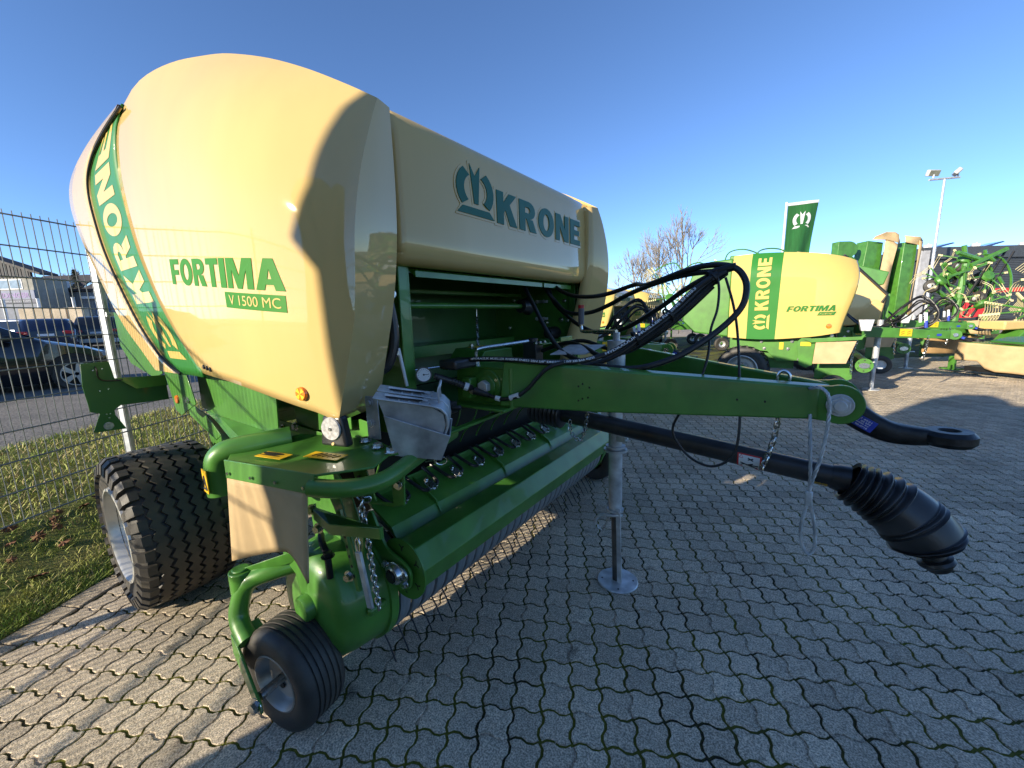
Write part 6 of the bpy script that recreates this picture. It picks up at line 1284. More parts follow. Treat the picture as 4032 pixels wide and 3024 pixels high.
for a in (0.55, 0.8, 1.05):
    m = MB(); m.tube([To+XR*(a-0.55)+V(0, 0, 1.1), To+XR*(a+0.35)+V(0, 0, 2.9)], 0.03, 6); obj('dark_strut', m, DARKM, td)
m = MB(); m.tube(smooth_path([To+XR*0.55+V(0, 0, 2.85), To+XR*1.1+V(0, 0, 2.7), To+XR*1.45+V(0, 0, 2.2), To+XR*1.5+V(0, 0, 1.4)], 6), 0.03, 8); obj('guard_hoop', m, GREEN, td)
m = MB(); m.tube(smooth_path([To+XR*0.4+V(0, 0, 2.75), To+XR*0.8+V(0, 0, 2.5), To+XR*1.0+V(0, 0, 2.0), To+XR*1.0+V(0, 0, 1.3)], 6), 0.025, 8); obj('guard_hoop', m, GREEN, td)
m = MB(); m.box(To+V(0, 0, 0.75), (2.4, 0.3, 0.3), Matrix.Rotation(rad(35), 3, 'Z')); m.tube([To+XR*-0.8, To+XR*-0.8+V(0, 0, 1.2)], 0.06, 8); m.tube([To+XR*0.9, To+XR*0.9+V(0, 0, 1.2)], 0.06, 8); m.tube([To+V(0, 0, 0.7), To+XR*0.1+V(0, 0, 2.6)], 0.08, 8); obj('carrier_frame', m, GREEN, td)
rake('rotary rake with long cream tines standing at the dark hall', (5.6, 15.6, 0), [((-0.5, -0.5, 2.0), (0.2, -0.85, 0.45), 8, 7), ((-0.4, -0.6, 1.35), (-0.1, -0.6, 0.9), 8, 7), ((-1.2, -1.2, 1.3), (-0.1, -0.5, 0.9), 8, 7)], [[(-1.0, -0.4, 1.4), (-0.4, -0.2, 2.5), (0.4, 0.2, 2.6)]], 17)
# ---- disc mower with curtain at the right
dm = thing('disc_mower', (3.6, 12.4, 0), 'disc mower with dark green lid and cream curtain lying on the paving', 'mower', 'mowers with cream curtains')
Dq = fr_((3.0, 12.45, 0)); cr_dir = (V(3.62, 11.78, 0)-V(2.9, 12.5, 0))
Dm = lambda a, b, z: V(2.88, 12.52, 0)+V(0.68, -0.733, 0).normalized()*a+V(0.733, 0.68, 0).normalized()*b+V(0, 0, z)
cols = []
for k in range(15):
    a = k*0.17; zb_ = 0.30 if a < 0.42 else (0.17 if a < 0.55 else 0.12); cols.append((a, 0.68-0.02*k*0.3, a, zb_))
curtain('cream_curtain', cols, dm, Dm, 0.0, 0.03, seed=3)
m = MB(); m.prism([Dm(0.55, -0.06, 0.70), Dm(2.6, -0.10, 0.64), Dm(2.6, 0.9, 0.72), Dm(1.2, 0.75, 0.80), Dm(0.55, 0.35, 0.76)], V(0, 0, 0.05)); obj('mower_lid', m, GREEND, dm, bevel=0.02)
m = MB(); m.prism([Dm(0.02, 0.05, 0.62), Dm(2.55, 0.02, 0.56), Dm(2.55, 0.9, 0.6), Dm(0.05, 0.9, 0.62)], V(0, 0, 0.06)); obj('mower_frame', m, GREEN, dm)
m = MB(); m.prism([Dm(0.1, 0.1, 0.08), Dm(2.5, 0.1, 0.08), Dm(2.5, 0.55, 0.08), Dm(0.1, 0.55, 0.08)], V(0, 0, 0.10)); obj('cutter_bar', m, DARKM, dm)
m = MB(); m.prism([Dm(-0.42, 0.2, 0.05), Dm(-0.08, 0.15, 0.05), Dm(-0.06, 0.35, 0.05), Dm(-0.38, 0.4, 0.05)], V(0, 0, 0.03)); m.box(Dm(-0.22, 0.25, 0.2), (0.12, 0.05, 0.3), Matrix.Rotation(rad(-45), 3, 'Z')); obj('support_foot', m, GREEN, dm)
dm2 = thing('front_mower', (4.4, 13.9, 0), 'green headstock of a mower with yellow decals behind the curtained disc mower', 'mower', 'mowers with cream curtains')
D2 = fr_((3.75, 13.2, 0))
m = MB(); m.prism([D2(-0.1, 0, 0.9), D2(1.6, 0, 0.95), D2(1.6, 0, 1.05), D2(-0.1, 0, 1.1)], XF*0.5); obj('mower_body', m, CREAM, dm2, bevel=0.03)
m = MB(); m.prism([D2(0.0, -0.1, 0.62), D2(1.6, -0.1, 0.62), D2(1.6, -0.1, 0.92), D2(0.25, -0.1, 0.9)], XF*0.4); fb = obj('lower_body', m, GREEN, dm2, bevel=0.02)
m = MB(); m.prism([D2(0.30, -0.115, 0.78), D2(0.62, -0.115, 0.79), D2(0.62, -0.115, 0.90), D2(0.36, -0.115, 0.90)], XF*-0.004); obj('warning_decal', m, YDEC, fb)
m = MB(); m.prism([D2(0.5, -0.3, 0.6), D2(0.62, -0.3, 0.6), D2(0.9, -0.3, 1.15), D2(0.75, -0.3, 1.2)], XF*0.1); m.prism([D2(0.95, -0.3, 0.6), D2(1.05, -0.3, 0.6), D2(0.95, -0.3, 1.15), D2(0.85, -0.3, 1.2)], XF*0.1); obj('headstock', m, GREEN, dm2, bevel=0.01)
m = MB(); m.tube([D2(1.0, -0.35, 1.12), D2(1.03, -0.35, 0.95)], 0.04, 10); obj('coupling_handle', m, WDEC, dm2); m = MB(); m.tube([D2(1.03, -0.35, 0.95), D2(1.05, -0.35, 0.78)], 0.042, 10); obj('handle_grip', m, BDEC, dm2)
dm3 = thing('parked_mower', (2.9, 14.2, 0), 'mower with a faded brown curtain behind the drawbars', 'mower', 'mowers with cream curtains'); D3 = fr_((2.7, 14.2, 0))
curtain('brown_curtain', [(0.0, 0.66, -0.06, 0.28), (0.25, 0.66, 0.25, 0.27), (0.5, 0.66, 0.52, 0.26), (0.85, 0.64, 0.9, 0.24)], dm3, D3, 0, 0.03, mat('faded_curtain', (0.36, 0.22, 0.09), 0.85, var=0.15), 7)
m = MB(); m.prism([D3(-0.05, 0.05, 0.62), D3(1.5, 0.05, 0.62), D3(1.5, 0.8, 0.7), D3(-0.05, 0.8, 0.7)], V(0, 0, 0.06)); obj('mower_lid', m, CREAM, dm3, bevel=0.02)
curtain('cream_curtain', [(0.9, 1.05, 0.95, 0.75), (1.2, 1.08, 1.2, 0.72), (1.45, 1.0, 1.5, 0.7), (1.5, 0.9, 1.55, 0.68)], dm3, D3, -0.1, 0.05, seed=8)
m = MB(); m.box(D3(1.2, 0.3, 0.9), (1.0, 0.6, 0.3), Matrix.Rotation(rad(35), 3, 'Z')); obj('mower_body', m, GREEN, dm3, bevel=0.03)
# red implement far behind
rm_ = thing('red_implement', (10, 37, 0), 'red machine parked in front of the dark hall', 'machine'); D4 = fr_((8.6, 36.0, 0))
slab('red_body', [(0, 0.6), (0.9, 0.7), (0.7, 1.6), (0.1, 1.9)], 0, 1.0, RDEC, rm_, D4); slab('red_beam', [(0.4, 2.05), (3.6, 2.1), (3.6, 2.35), (0.4, 2.3)], 0.2, 0.4, RDEC, rm_, D4)
m = MB(); m.lathe([(0, -0.15), (0.5, -0.15), (0.55, 0), (0.5, 0.15), (0, 0.15)], D4(1.6, 0.5, 0.55), XF, 20); obj('wheel', m, RUBBER, rm_)

# ---- flag
fl = thing('flag', (-0.85, 25.1, 0), 'green banner flag with white crown emblem on a white pole', 'flag')
def fq(u, v):      # u across, v down
    return V(-0.76, 25.39, 6.57)+XR*(1.55*u-0.02*v-0.28*u*v*1.0)+XF*(0.10*math.sin(7*u+2.5*v)*u*(0.4+v))+V(0, 0, -3.3*v+0.14*u)
m = MB(); m.grid([[fq(u, v) for u in np.linspace(0, 1, 16)] for v in np.linspace(0, 1, 24)]); fc = obj('banner', m, mat('flag_green', (0.022, 0.14, 0.03), 0.7, var=0.12, vscale=3, stretch=(3, 3, 0.4)), fl, smooth=60)
m = MB(); m.grid([[fq(u, v)+XF*-0.012+V(0, 0, 0.02) for u in np.linspace(0, 1, 12)] for v in (-0.02, 0.022)]); obj('white_hem', m, WHITE, fc)
obj('crown_emblem', crown_mb(lambda u, v, q=0: fq(0.20+0.60*u, 0.36-0.24*v)-XF*0.02), WHITE, fc, smooth=0)
m = MB(); m.tube([V(-0.86, 25.32, 0), V(-0.82, 25.36, 6.7)], 0.05, 10); m.tube([V(-0.82, 25.36, 6.62), V(0.47, 26.29, 6.74)], 0.025, 8); obj('pole', m, WHITE, fl)
# ---- lamp mast
lmst = thing('floodlight_mast', (8.2, 44.5, 0), 'tall galvanised mast with two floodlights on a cross bar', 'lamp')
m = MB(); mb_ = V(8.25, 44.7, 0); m.tube([mb_, V(8.25, 44.7, 10.6)], [0.12, 0.075], 14); obj('mast_pole', m, GALV, lmst)
m = MB(); m.tube([mb_-XR*1.15+V(0, 0, 10.58), mb_+XR*1.1+V(0, 0, 10.72)], 0.07, 8); obj('cross_bar', m, GALV, lmst)
for a, rz, tl in ((-0.85, 0.25, 0.35), (0.95, 1.1, 0.75)):
    c = mb_+XR*a+V(0, 0, 11.05); R3 = Matrix.Rotation(YAW+rz-0.2, 3, 'Z') @ Matrix.Rotation(rad(180), 3, 'Z') @ Matrix.Rotation(-tl, 3, 'X')
    m = MB(); m.prism([c+R3 @ V(-0.45, 0.06, -0.22), c+R3 @ V(0.45, 0.06, -0.22), c+R3 @ V(0.45, 0.06, 0.22), c+R3 @ V(-0.45, 0.06, 0.22)], R3 @ V(0, -0.28, 0)); fh = obj('floodlight_housing', m, mat('lamp_housing', (0.5, 0.5, 0.5), 0.5) if 'lamp_housing' not in MATS else MATS['lamp_housing'], lmst, bevel=0.06)
    m = MB(); m.prism([c+R3 @ V(-0.40, 0.065, -0.18), c+R3 @ V(0.40, 0.065, -0.18), c+R3 @ V(0.40, 0.065, 0.18), c+R3 @ V(-0.40, 0.065, 0.18)], R3 @ V(0, 0.01, 0)); obj('lamp_glass', m, mat('lamp_glass', (0.22, 0.23, 0.18), 0.2) if 'lamp_glass' not in MATS else MATS['lamp_glass'], fh)
    m = MB(); m.tube([c-V(0, 0, 0.35), c], 0.06, 8); obj('lamp_bracket', m, GALV, fh)
# ---- dark hall with solar panels
hl = thing('dark_hall', (12, 55, 0), 'dark grey corrugated hall with solar panels on its flat roof', 'building')
H = fr_((8.5, 48.8, 0)); WALL = mat('hall_cladding', (0.035, 0.038, 0.042), 0.5, var=0.1, vscale=2); WALL2 = mat('hall_fascia', (0.055, 0.062, 0.07), 0.45, var=0.08)
m = MB(); m.prism([H(0, 0, 0), H(26, 0, 0), H(26, 0, 5.3), H(0, 0, 5.3)], XF*20); obj('hall_wall', m, WALL, hl)
for k in range(36):
    m = MB(); m.box(H(13, -0.02, 0.2+k*0.14), (25.9, 0.05, 0.10), Matrix.Rotation(YAW, 3, 'Z')) if k == 0 else None
    if k == 0: s0 = obj('cladding_plank', m, WALL2, hl)
    else: c = s0.copy(); COL.objects.link(c); c.parent = hl; c.location = (0, 0, k*0.14)
m = MB(); m.prism([H(-0.3, -0.25, 5.2), H(26.3, -0.25, 5.2), H(26.3, -0.25, 6.15), H(-0.3, -0.25, 6.15)], XF*20.5); obj('roof_fascia', m, WALL2, hl)
m = MB(); m.prism([H(-0.6, -0.3, 0), H(0.1, -0.3, 0), H(0.1, -0.3, 5.9), H(-0.6, -0.3, 5.9)], XF*0.3); obj('corner_trim', m, mat('trim_grey', (0.42, 0.42, 0.43), 0.6), hl)
SOL = mat('solar_panel', (0.03, 0.05, 0.11), 0.15, var=0.1, coat=0.5)
for k in range(4):
    a = 0.8+k*4.4; m = MB(); m.prism([H(a, 0.6, 6.17), H(a+3.1, 1.6, 6.78), H(a+3.3, 1.6, 6.70), H(a+0.7, 0.6, 6.17)], XF*1.2); obj('solar_panel', m, SOL, hl)
    m = MB(); m.tube([H(a+2.4, 3, 6.1), H(a+2.4, 3, 6.9)], 0.06, 6); m.box(H(a+2.5, 3.2, 6.5), (0.5, 0.5, 0.6)); obj('panel_mount', m, WHITE, hl)
# mesh fence beyond
m = MB()
# ---- bare trees
def bare_tree(label, base, h, spread, seed, name='bare_tree', levels=5, group='leafless trees behind the yard', tr=0.16):
    rs = random.Random(seed); t = thing(name, base, label, 'tree', group); tk = MB(); cr_ = MB()
    def br(p, d, L, r, lv):
        q = p+d*L; mid = p.lerp(q, 0.5)+V(rs.gauss(0, .04), rs.gauss(0, .04), 0)*L
        (tk if lv >= levels-1 else cr_).tube([p, mid, q], [r, r*0.85, r*0.7], 6 if lv > 2 else 4, caps=False)
        if lv == 0: return
        for k in range(rs.choice((3, 3, 4)) if lv > 1 else 4):
            tt = rs.uniform(0.45, 1.0) if k else 1.0; a = rs.random()*6.28; tilt = rs.uniform(0.25, spread) if k else rs.uniform(0, 0.25)
            nx = d.orthogonal().normalized(); ny = d.cross(nx); dd = (d*math.cos(tilt)+(nx*math.cos(a)+ny*math.sin(a))*math.sin(tilt)); dd = (dd+V(0, 0, 0.22)).normalized()
            br(p+d*L*tt, dd, L*rs.uniform(0.62, 0.80), r*0.60 if k else r*0.7, lv-1)
    br(Vector(base), V(0, 0, 1), h*0.30, tr, levels); obj('trunk', tk, BARK, t); obj('crown', cr_, BARK, t); return t
bare_tree('leafless young tree with upright twigs behind the hose bundle', (-7.3, 33.0, 0), 11.4, 0.85, 4, levels=5, tr=0.11)
bare_tree('leafless tree with spreading twigs next to the parked balers', (-8.8, 32.2, 0), 9.8, 0.9, 8, levels=5, tr=0.10)
bare_tree('leafless tree with low twigs at the end of the row', (-10.6, 31.6, 0), 7.4, 0.9, 15, levels=5, tr=0.10)

# ================================================================== BEHIND THE FENCE
def make_car(label, paint, L=4.5, Hh=1.48, W=1.80, kind='estate'):
    t = thing('parked_car', (0, 0, 0), label, 'car', 'cars parked behind the fence'); h = L/2
    if kind == 'hatch': st = [(-h, .55, .62, .80), (-h+.06, .78, .90, 1.0), (-h+.35, .86, .98, 1.34), (-h+.9, .90, .97, Hh-.02), (-.1, .90, .95, Hh), (.45, .90, .93, Hh-.07), (.72, .90, .93, 1.26), (1.15, .90, .93, .99), (1.30, .89, .90, .925), (h-.4, .86, .78, .79), (h-.08, .74, .64, .65), (h, .60, .52, .53)]
    else: st = [(-h, .70, .70, .76), (-h+.05, .86, .92, 1.0), (-h+.30, .89, 1.0, Hh-.12), (-h+.6, .90, .99, Hh-.02), (-.2, .90, .97, Hh), (.45, .90, .95, Hh-.06), (.75, .90, .95, 1.28), (1.15, .90, .95, 1.0), (1.30, .89, .93, .96), (h-.4, .86, .84, .86), (h-.08, .76, .70, .72), (h, .62, .55, .57)]
    body = MB(); glass = MB(); rows = []
    for x, hw, zb_, zt_ in st:
        hw *= W/1.8; g_ = zt_-zb_ > 0.06; tw = hw*(0.76 if g_ else 0.9)
        half = [(hw*0.93, 0.20), (hw, 0.36), (hw*1.0, 0.60), (hw*0.985, zb_), (tw, zt_), (tw*0.85, zt_+0.03), (0, zt_+0.045)]
        rows.append([V(x, -y, z) for y, z in half]+[V(x, y, z) for y, z in half[-2::-1]])
    body.grid(rows); n = len(rows[0]); body.add(rows[0], [tuple(range(n))]); body.add(rows[-1], [tuple(range(n))])
    obj('body', body, paint, t, smooth=50)
    gi = [k for k, s in enumerate(st) if s[3]-s[2] > 0.06]
    for sg in (0, 1):
        for (a, b) in ([(gi[0], gi[0]+2), (gi[0]+2, gi[-1]-1)] if kind != 'hatch' else [(gi[0]+1, gi[-1])]):
            m = MB(); lo, hi = [], []
            for k in range(a, b+1):
                r = rows[k]; p0, p1 = (r[3], r[4]) if sg == 0 else (r[n-4], r[n-5]); off = V(0, -0.012 if sg == 0 else 0.012, 0.004)
                lo.append(p0.lerp(p1, 0.12)+off); hi.append(p0.lerp(p1, 0.90)+off)
            m.grid([lo, hi]); obj('side_window', m, GLASS, t)
    r = rows[gi[0]]; r2 = rows[gi[0]+1]; m = MB(); k0 = 4
    f0 = lambda row, s, z: V(row[4].x, s, z)
    ra, rb = rows[gi[0]-0], rows[min(gi[0]+1, len(rows)-1)]
    m.add([ra[3]+V(-0.02, 0.10, 0.03), ra[n-4]+V(-0.02, -0.10, 0.03), rb[n-5]+V(-0.03, -0.06, -0.03), rb[4]+V(-0.03, 0.06, -0.03)], [(0, 1, 2, 3)]); obj('rear_window', m, GLASS, t)
    fa, fb_ = rows[gi[-1]+0], rows[gi[-1]-1 if kind != 'x' else 0]
    m = MB(); fa = rows[[k for k, s in enumerate(st) if s[0] == 1.15][0]]; fb_ = rows[[k for k, s in enumerate(st) if s[0] == .45][0]]
    m.add([fa[4]+V(0.03, 0.05, 0.02), fa[n-5]+V(0.03, -0.05, 0.02), fb_[n-5]+V(0.03, -0.03, 0.0), fb_[4]+V(0.03, 0.03, 0.0)], [(0, 1, 2, 3)]); obj('windscreen', m, GLASS, t)
    for x in (-h+0.82, (h-0.62 if kind == 'hatch' else 1.35)):
        for s in (-1, 1):
            c = V(x, s*W*0.455, 0.32); m = MB(); m.lathe([(0.21, -0.09), (0.29, -0.105), (0.32, -0.06), (0.32, 0.06), (0.29, 0.105), (0.21, 0.09)], c, V(0, 1, 0), 28); ty = obj('tyre', m, RUBBER, t)
            m = MB(); m.lathe([(0.215, 0.085*s), (0.20, 0.095*s), (0.19, 0.04*s), (0.0, 0.03*s)], c, V(0, 1, 0), 28); obj('rim_well', m, DARKM, ty)
            for q in range(5):
                a = q*2*PI/5+0.3; d = V(math.sin(a), 0, math.cos(a)); p = V(d.z, 0, -d.x); m = MB(); o_ = c+V(0, 0.085*s, 0)
                m.prism([o_+d*0.03-p*0.03, o_+d*0.03+p*0.03, o_+d*0.205+p*0.045, o_+d*0.205-p*0.045], V(0, 0.02*s, 0)); obj('spoke', m, RIM, ty)
            m = MB(); m.lathe([(0.215, 0.09*s), (0.215, 0.105*s), (0.20, 0.105*s), (0.20, 0.09*s)], c, V(0, 1, 0), 28, closed_prof=True); obj('rim_ring', m, RIM, ty)
            m = MB(); m.lathe([(0.37, 0.0), (0.37, 0.02*s)], c+V(0, s*0.075, 0.02), V(0, 1, 0), 24, ang=PI, a0=-PI/2); m.lathe([(0.0, 0.0), (0.37, 0.0)], c+V(0, s*0.078, 0.02), V(0, 1, 0), 24, ang=PI, a0=-PI/2); obj('wheel_arch', m, KDEC, t)
    for s in (-1, 1):
        m = MB(); m.box((-h+0.03, s*W*0.37, 0.90), (0.10, 0.34, 0.13)); obj('tail_light', m, mat('tail_red', (0.55, 0.01, 0.015), 0.2, coat=0.6) if 'tail_red' not in MATS else MATS['tail_red'], t, bevel=0.02)
        m = MB(); m.box((h-0.16, s*W*0.36, 0.66), (0.22, 0.26, 0.10)); obj('headlight', m, WREF, t, bevel=0.02)
        m = MB(); m.box((0.85, s*(W*0.55), 1.02), (0.12, 0.16, 0.11)); obj('door_mirror', m, KDEC, t, bevel=0.03)
    m = MB(); m.box((-h-0.005, 0, 0.80 if kind != 'hatch' else 0.7), (0.02, 0.50, 0.11)); obj('number_plate', m, WDEC, t)
    m = MB(); m.box((-h+0.02, 0, 0.40), (0.12, W*0.9, 0.22)); obj('bumper', m, KDEC if kind != 'suv' else RIM, t, bevel=0.03)
    return t
CARD = mat('car_black', (0.008, 0.009, 0.012), 0.18, coat=0.8, var=0.1); CARS = mat('car_silver_blue', (0.17, 0.20, 0.27), 0.25, metal=0.5, coat=0.8, var=0.05); CARB = mat('car_dark_blue', (0.010, 0.018, 0.05), 0.2, coat=0.8, var=0.1)
GLASS2 = mat('teal_glass', (0.02, 0.05, 0.06), 0.06, var=0.1)
c1 = make_car('black hatchback with five spoke wheels parked right behind the mesh fence', CARD, 4.4, 1.46, 1.78, 'hatch'); put(c1, (-11.85, -0.21, 0.33), rad(91))
hd_ = lambda dx, dy: math.atan2(dy, dx)
c2 = make_car('black estate car with chrome bumper parked next to the fence post', CARD, 4.7, 1.62, 1.86, 'suv'); put(c2, (-31.6, 5.35, 0.42), hd_(-0.97, 0.28))
c3 = make_car('dark blue estate car with lit red tail lamps', CARB, 4.7, 1.50, 1.84, 'estate'); put(c3, (-29.2, 3.15, 0.42), hd_(-0.96, 0.18))
c4_ = make_car('silver blue estate car seen from its side window', CARS, 4.7, 1.55, 1.84, 'estate'); put(c4_, (-33.2, 1.9, 0.42), hd_(-0.75, -0.55))
c5_ = make_car('dark blue van like car between the parked estates', CARB, 4.8, 1.70, 1.88, 'estate'); put(c5_, (-37.5, 6.2, 0.42), hd_(-0.98, 0.02))
# ---- plasterer's house with sign
ho_ = thing('shop_building', (-60, 5.9, 0.4), 'cream shop building with dark timber gable and blue sign', 'building')
UL = V(-0.816, -0.578, 0); NB_ = V(-0.578, 0.816, 0)
Hb = lambda a, b, z: V(-59.5, 5.9, 0)+UL*a+NB_*b+V(0, 0, z)       # a runs to the left, b away
CWALL = mat('render_wall', (0.30, 0.29, 0.25), 0.8, var=0.08); TIMB = mat('dark_timber', (0.055, 0.055, 0.06), 0.7, var=0.2, vscale=2, stretch=(8, 8, 0.3)); ROOF = mat('roof_edge', (0.05, 0.045, 0.045), 0.7)
SIGNB = mat('sign_blue', (0.12, 0.15, 0.24), 0.5, var=0.05); SIGND = mat('sign_navy', (0.03, 0.04, 0.09), 0.5)
m = MB(); m.prism([Hb(0, 0, 0.3), Hb(16, 0, 0.3), Hb(16, 0, 6.4), Hb(0, 0, 6.4)], NB_*3); obj('wall', m, CWALL, ho_)
m = MB(); m.prism([Hb(0, -0.05, 6.4), Hb(16, -0.05, 6.4), Hb(8, -0.05, 9.6), Hb(0, -0.05, 6.9)], NB_*0.2); gb_ = obj('timber_gable', m, TIMB, ho_)
for k in range(24):
    m = MB(); a = 0.2+k*0.32; m.box(Hb(a, -0.07, 6.4+0.33*min(a, 6)*0.5+0.2), (0.10, 0.03, 0.6+a*0.33), Matrix.Rotation(YAW, 3, 'Z')); obj('gable_board', m, TIMB, gb_)
m = MB(); m.prism([Hb(-1.5, -0.6, 6.45), Hb(8, -0.6, 9.8), Hb(8, -0.6, 10.05), Hb(-1.5, -0.6, 6.65)], NB_*1.6); m.prism([Hb(17.9, -1.0, 6.35), Hb(8, -1.0, 9.8), Hb(8, -1.0, 10.05), Hb(17.9, -1.0, 6.6)], NB_*1.6); obj('roof', m, ROOF, ho_)
for a in (1.0, 4.6):
    m = MB(); m.prism([Hb(a, -0.03, 5.25), Hb(a+2.4, -0.03, 5.25), Hb(a+2.4, -0.03, 6.2), Hb(a, -0.03, 6.2)], NB_*0.06); wf = obj('window', m, WHITE, ho_)
    for q in (0, 1):
        m = MB(); m.prism([Hb(a+0.12+1.14*q, -0.05, 5.35), Hb(a+1.14+1.14*q, -0.05, 5.35), Hb(a+1.14+1.14*q, -0.05, 6.1), Hb(a+0.12+1.14*q, -0.05, 6.1)], NB_*0.03); obj('pane', m, mat('pale_pane', (0.30, 0.36, 0.40), 0.1, coat=0.5) if 'pale_pane' not in MATS else MATS['pale_pane'], wf)
m = MB(); m.prism([Hb(-0.05, -0.10, 4.3), Hb(9, -0.10, 4.3), Hb(9, -0.10, 5.15), Hb(-0.05, -0.10, 5.15)], NB_*0.08); sg_ = obj('sign_board', m, SIGNB, ho_)
m = MB(); m.prism([Hb(-0.1, -0.13, 3.95), Hb(9, -0.13, 3.95), Hb(9, -0.13, 4.32), Hb(-0.1, -0.13, 4.32)], NB_*0.08); sg2 = obj('sign_board', m, SIGND, ho_)
m = MB(); text_mb('EIDINGER', lambda u, v, q=0: Hb(3.45-3.05*u, -0.115, 4.45+0.48*v), 0.04, mb=m); obj('sign_lettering', m, mat('sign_lilac', (0.20, 0.13, 0.33), 0.5), sg_, smooth=0)
m = MB(); text_mb('kateurgeschäft', lambda u, v, q=0: Hb(3.45-3.15*u, -0.145, 4.02+0.22*v), 0.01, mb=m); obj('sign_lettering', m, mat('sign_grey', (0.36, 0.38, 0.42), 0.5), sg2, smooth=0)
m = MB(); m.prism([Hb(-0.1, -0.05, 0.3), Hb(16, -0.05, 0.3), Hb(16, -0.05, 3.9), Hb(-0.1, -0.05, 3.9)], NB_*0.04); obj('shop_front', m, mat('shop_front_grey', (0.10, 0.12, 0.17), 0.5), ho_)
# ---- long white shed
sh_ = thing('storage_shed', (-62, 8.5, 0.4), 'long low shed with white corrugated wall beside the shop', 'building')
Hs = lambda a, b, z: V(-65.7, 6.4, 0)+V(0.82, 0.57, 0)*a+NB_*b+V(0, 0, z)
SHW = mat('corrugated_white', (0.27, 0.29, 0.31), 0.55, var=0.06, vscale=1, stretch=(1, 1, 0.2))
m = MB(); m.prism([Hs(0, 0, 0.3), Hs(16, 0, 0.3), Hs(16, 0, 5.0), Hs(0, 0, 5.3)], NB_*8); obj('wall', m, SHW, sh_)
for k in range(60):
    m = MB(); m.box(Hs(0.13+k*0.26, -0.02, 2.7), (0.10, 0.05, 4.9), Matrix.Rotation(rad(34.8), 3, 'Z')) if k == 0 else None
    if k == 0: s0 = obj('corrugation', m, SHW, sh_)
    else: c = s0.copy(); COL.objects.link(c); c.parent = sh_; c.location = V(0.82, 0.57, 0)*(k*0.26)
m = MB(); m.prism([Hs(-0.3, -0.4, 5.35), Hs(16.3, -0.4, 5.05), Hs(16.3, -0.4, 5.25), Hs(-0.3, -0.4, 5.6)], NB_*9); obj('roof', m, ROOF, sh_)
m = MB(); m.prism([Hs(5.6, -0.6, 4.45), Hs(8.0, -0.6, 4.4), Hs(8.0, -0.6, 4.65), Hs(5.6, -0.6, 4.7)], NB_*0.5); obj('canopy', m, WHITE, sh_)
m = MB(); m.prism([Hs(6.3, -0.06, 0.4), Hs(7.8, -0.06, 0.4), Hs(7.8, -0.06, 4.0), Hs(6.3, -0.06, 4.0)], NB_*0.05); obj('blue_door', m, mat('door_blue', (0.04, 0.12, 0.25), 0.5), sh_)
# ---- concrete block walls
for q, (a, w_) in enumerate(((-46.6, 1), (-47.9, 0))):
    for k in range(4):
        blk = tag(obj('concrete_block', MB().box(V(-47.0+k*0.98-q*0.2, 4.2+k*0.70-q*0.14, 1.9+q*0.0), (1.1, 0.5, 2.2-0.25*q), Matrix.Rotation(YAW, 3, 'Z')), EDGEST, bevel=0.03), 'pale stacked concrete block wall element in front of the shed', 'block', 'concrete blocks') if q == 0 else None
for k in range(3):
    b_ = thing('steel_post', (-49+k*2.3, 3.2+k*1.5, 0.4), 'white steel post in front of the shed', 'post', 'posts by the shed'); m = MB(); m.tube([V(-49+k*2.3, 3.2+k*1.5, 0.4), V(-49+k*2.3, 3.2+k*1.5, 3.7)], 0.09, 8); m.tube([V(-49+k*2.3, 3.2+k*1.5, 3.7), V(-49+k*2.3, 3.2+k*1.5, 3.75)], 0.11, 8); obj('post_tube', m, WHITE, b_)
# ---- brick house, conifer, bare trees behind
bh = thing('brick_house', (-92, 12, 0.4), 'brown brick house with a dormer window behind the shed', 'house'); Hh_ = lambda a, b, z: V(-95, 9, 0)+V(0.82, 0.57, 0)*a+NB_*b+V(0, 0, z)
BRK = mat('brown_brick', (0.16, 0.075, 0.055), 0.85, var=0.2, vscale=3)
m = MB(); m.prism([Hh_(-2, 0, 0), Hh_(18, 0, 0), Hh_(18, 0, 6.8), Hh_(-2, 0, 6.8)], NB_*9); obj('wall', m, BRK, bh)
m = MB(); m.prism([Hh_(-2.5, -0.5, 6.8), Hh_(7.5, -0.5, 6.8), Hh_(7.0, 4, 9.6), Hh_(-2, 4, 9.6)], V(0, 0, 0.2)); m.prism([Hh_(7.5, -0.6, 6.6), Hh_(18.5, -0.6, 6.6), Hh_(18, 4, 8.9), Hh_(8, 4, 9.2)], V(0, 0, 0.2)); obj('roof', m, ROOF, bh)
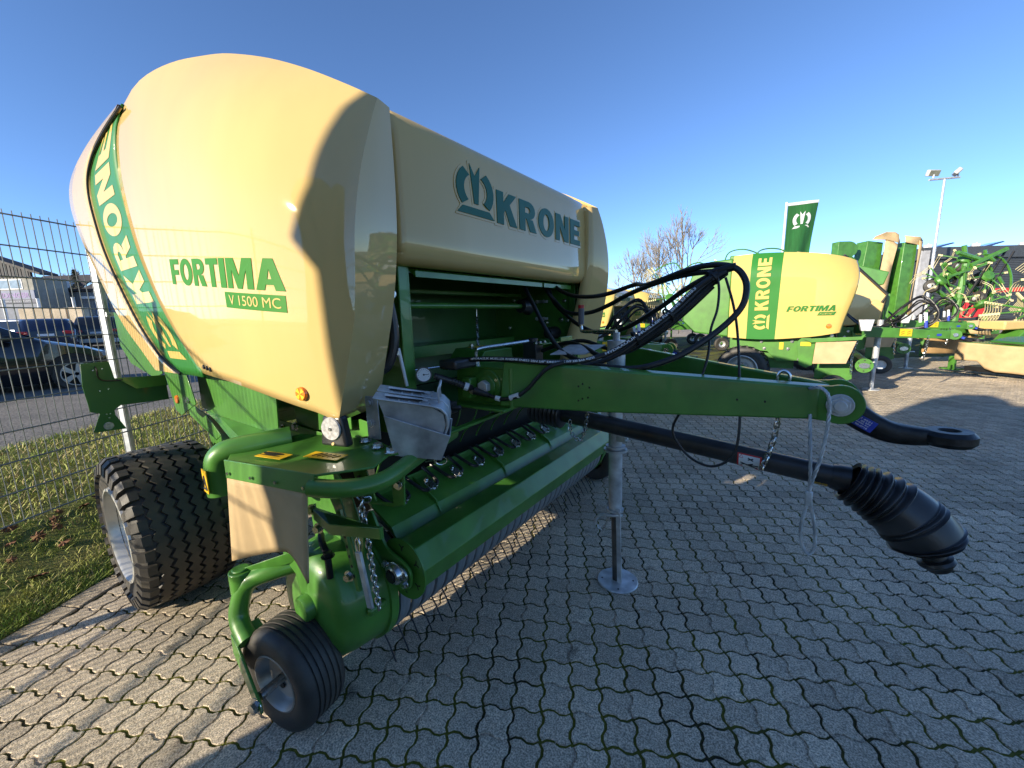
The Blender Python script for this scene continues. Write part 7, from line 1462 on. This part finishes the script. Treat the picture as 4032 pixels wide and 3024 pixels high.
m = MB(); m.prism([Hh_(3.6, -0.4, 7.5), Hh_(5.6, -0.4, 7.5), Hh_(5.6, -0.4, 8.6), Hh_(3.6, -0.4, 8.6)], NB_*2); dw = obj('dormer', m, WHITE, bh); m = MB(); m.prism([Hh_(3.8, -0.45, 7.6), Hh_(5.4, -0.45, 7.6), Hh_(5.4, -0.45, 8.4), Hh_(3.8, -0.45, 8.4)], NB_*0.04); obj('pane', m, MATS['pale_pane'], dw)
for a in (1, 9.5, 12.5): m = MB(); m.prism([Hh_(a, -0.05, 5.2), Hh_(a+1.4, -0.05, 5.2), Hh_(a+1.4, -0.05, 6.4), Hh_(a, -0.05, 6.4)], NB_*0.04); obj('window', m, GLASS, bh)
cf = thing('spruce_tree', (-81.6, 12.0, 0.4), 'dark spruce tree in front of the brick house', 'tree'); cf_b = V(-81.6, 12.0, 0.4); m = MB(); m.tube([cf_b, cf_b+V(0, 0, 9)], [0.22, 0.03], 8); obj('trunk', m, BARK, cf)
rs = random.Random(31); m = MB()
for q in range(2600):
    hgt = rs.random()**0.8*8.3+0.7; rr = (9.2-hgt)*0.30*rs.uniform(0.25, 1.0); a = rs.random()*6.28; p = cf_b+V(math.cos(a)*rr, math.sin(a)*rr, hgt-rr*0.25); s = rs.uniform(0.10, 0.24); d = V(math.cos(a), math.sin(a), -0.3).normalized(); q_ = d.cross(V(0, 0, 1)).normalized()
    m.add([p-q_*s*0.35, p+q_*s*0.35, p+d*s*1.6+V(0, 0, rs.uniform(-.06, .06))], [(0, 1, 2)])
obj('crown', m, mat('spruce_needles', (0.045, 0.065, 0.03), 0.8, var=0.4), cf, smooth=0)
bare_tree('leafless broad tree rising behind the brick house', (-100, 14.5, 0.4), 12.5, 1.1, 23, tr=0.3, group='leafless trees behind the houses')
bare_tree('leafless tree behind the roof of the shop building', (-86, 3.2, 0.4), 12.5, 1.0, 27, tr=0.3, group='leafless trees behind the houses')
bare_tree('leafless slim tree at the far end of the brick house', (-97, 17.8, 0.4), 11.0, 0.9, 33, tr=0.25, group='leafless trees behind the houses')
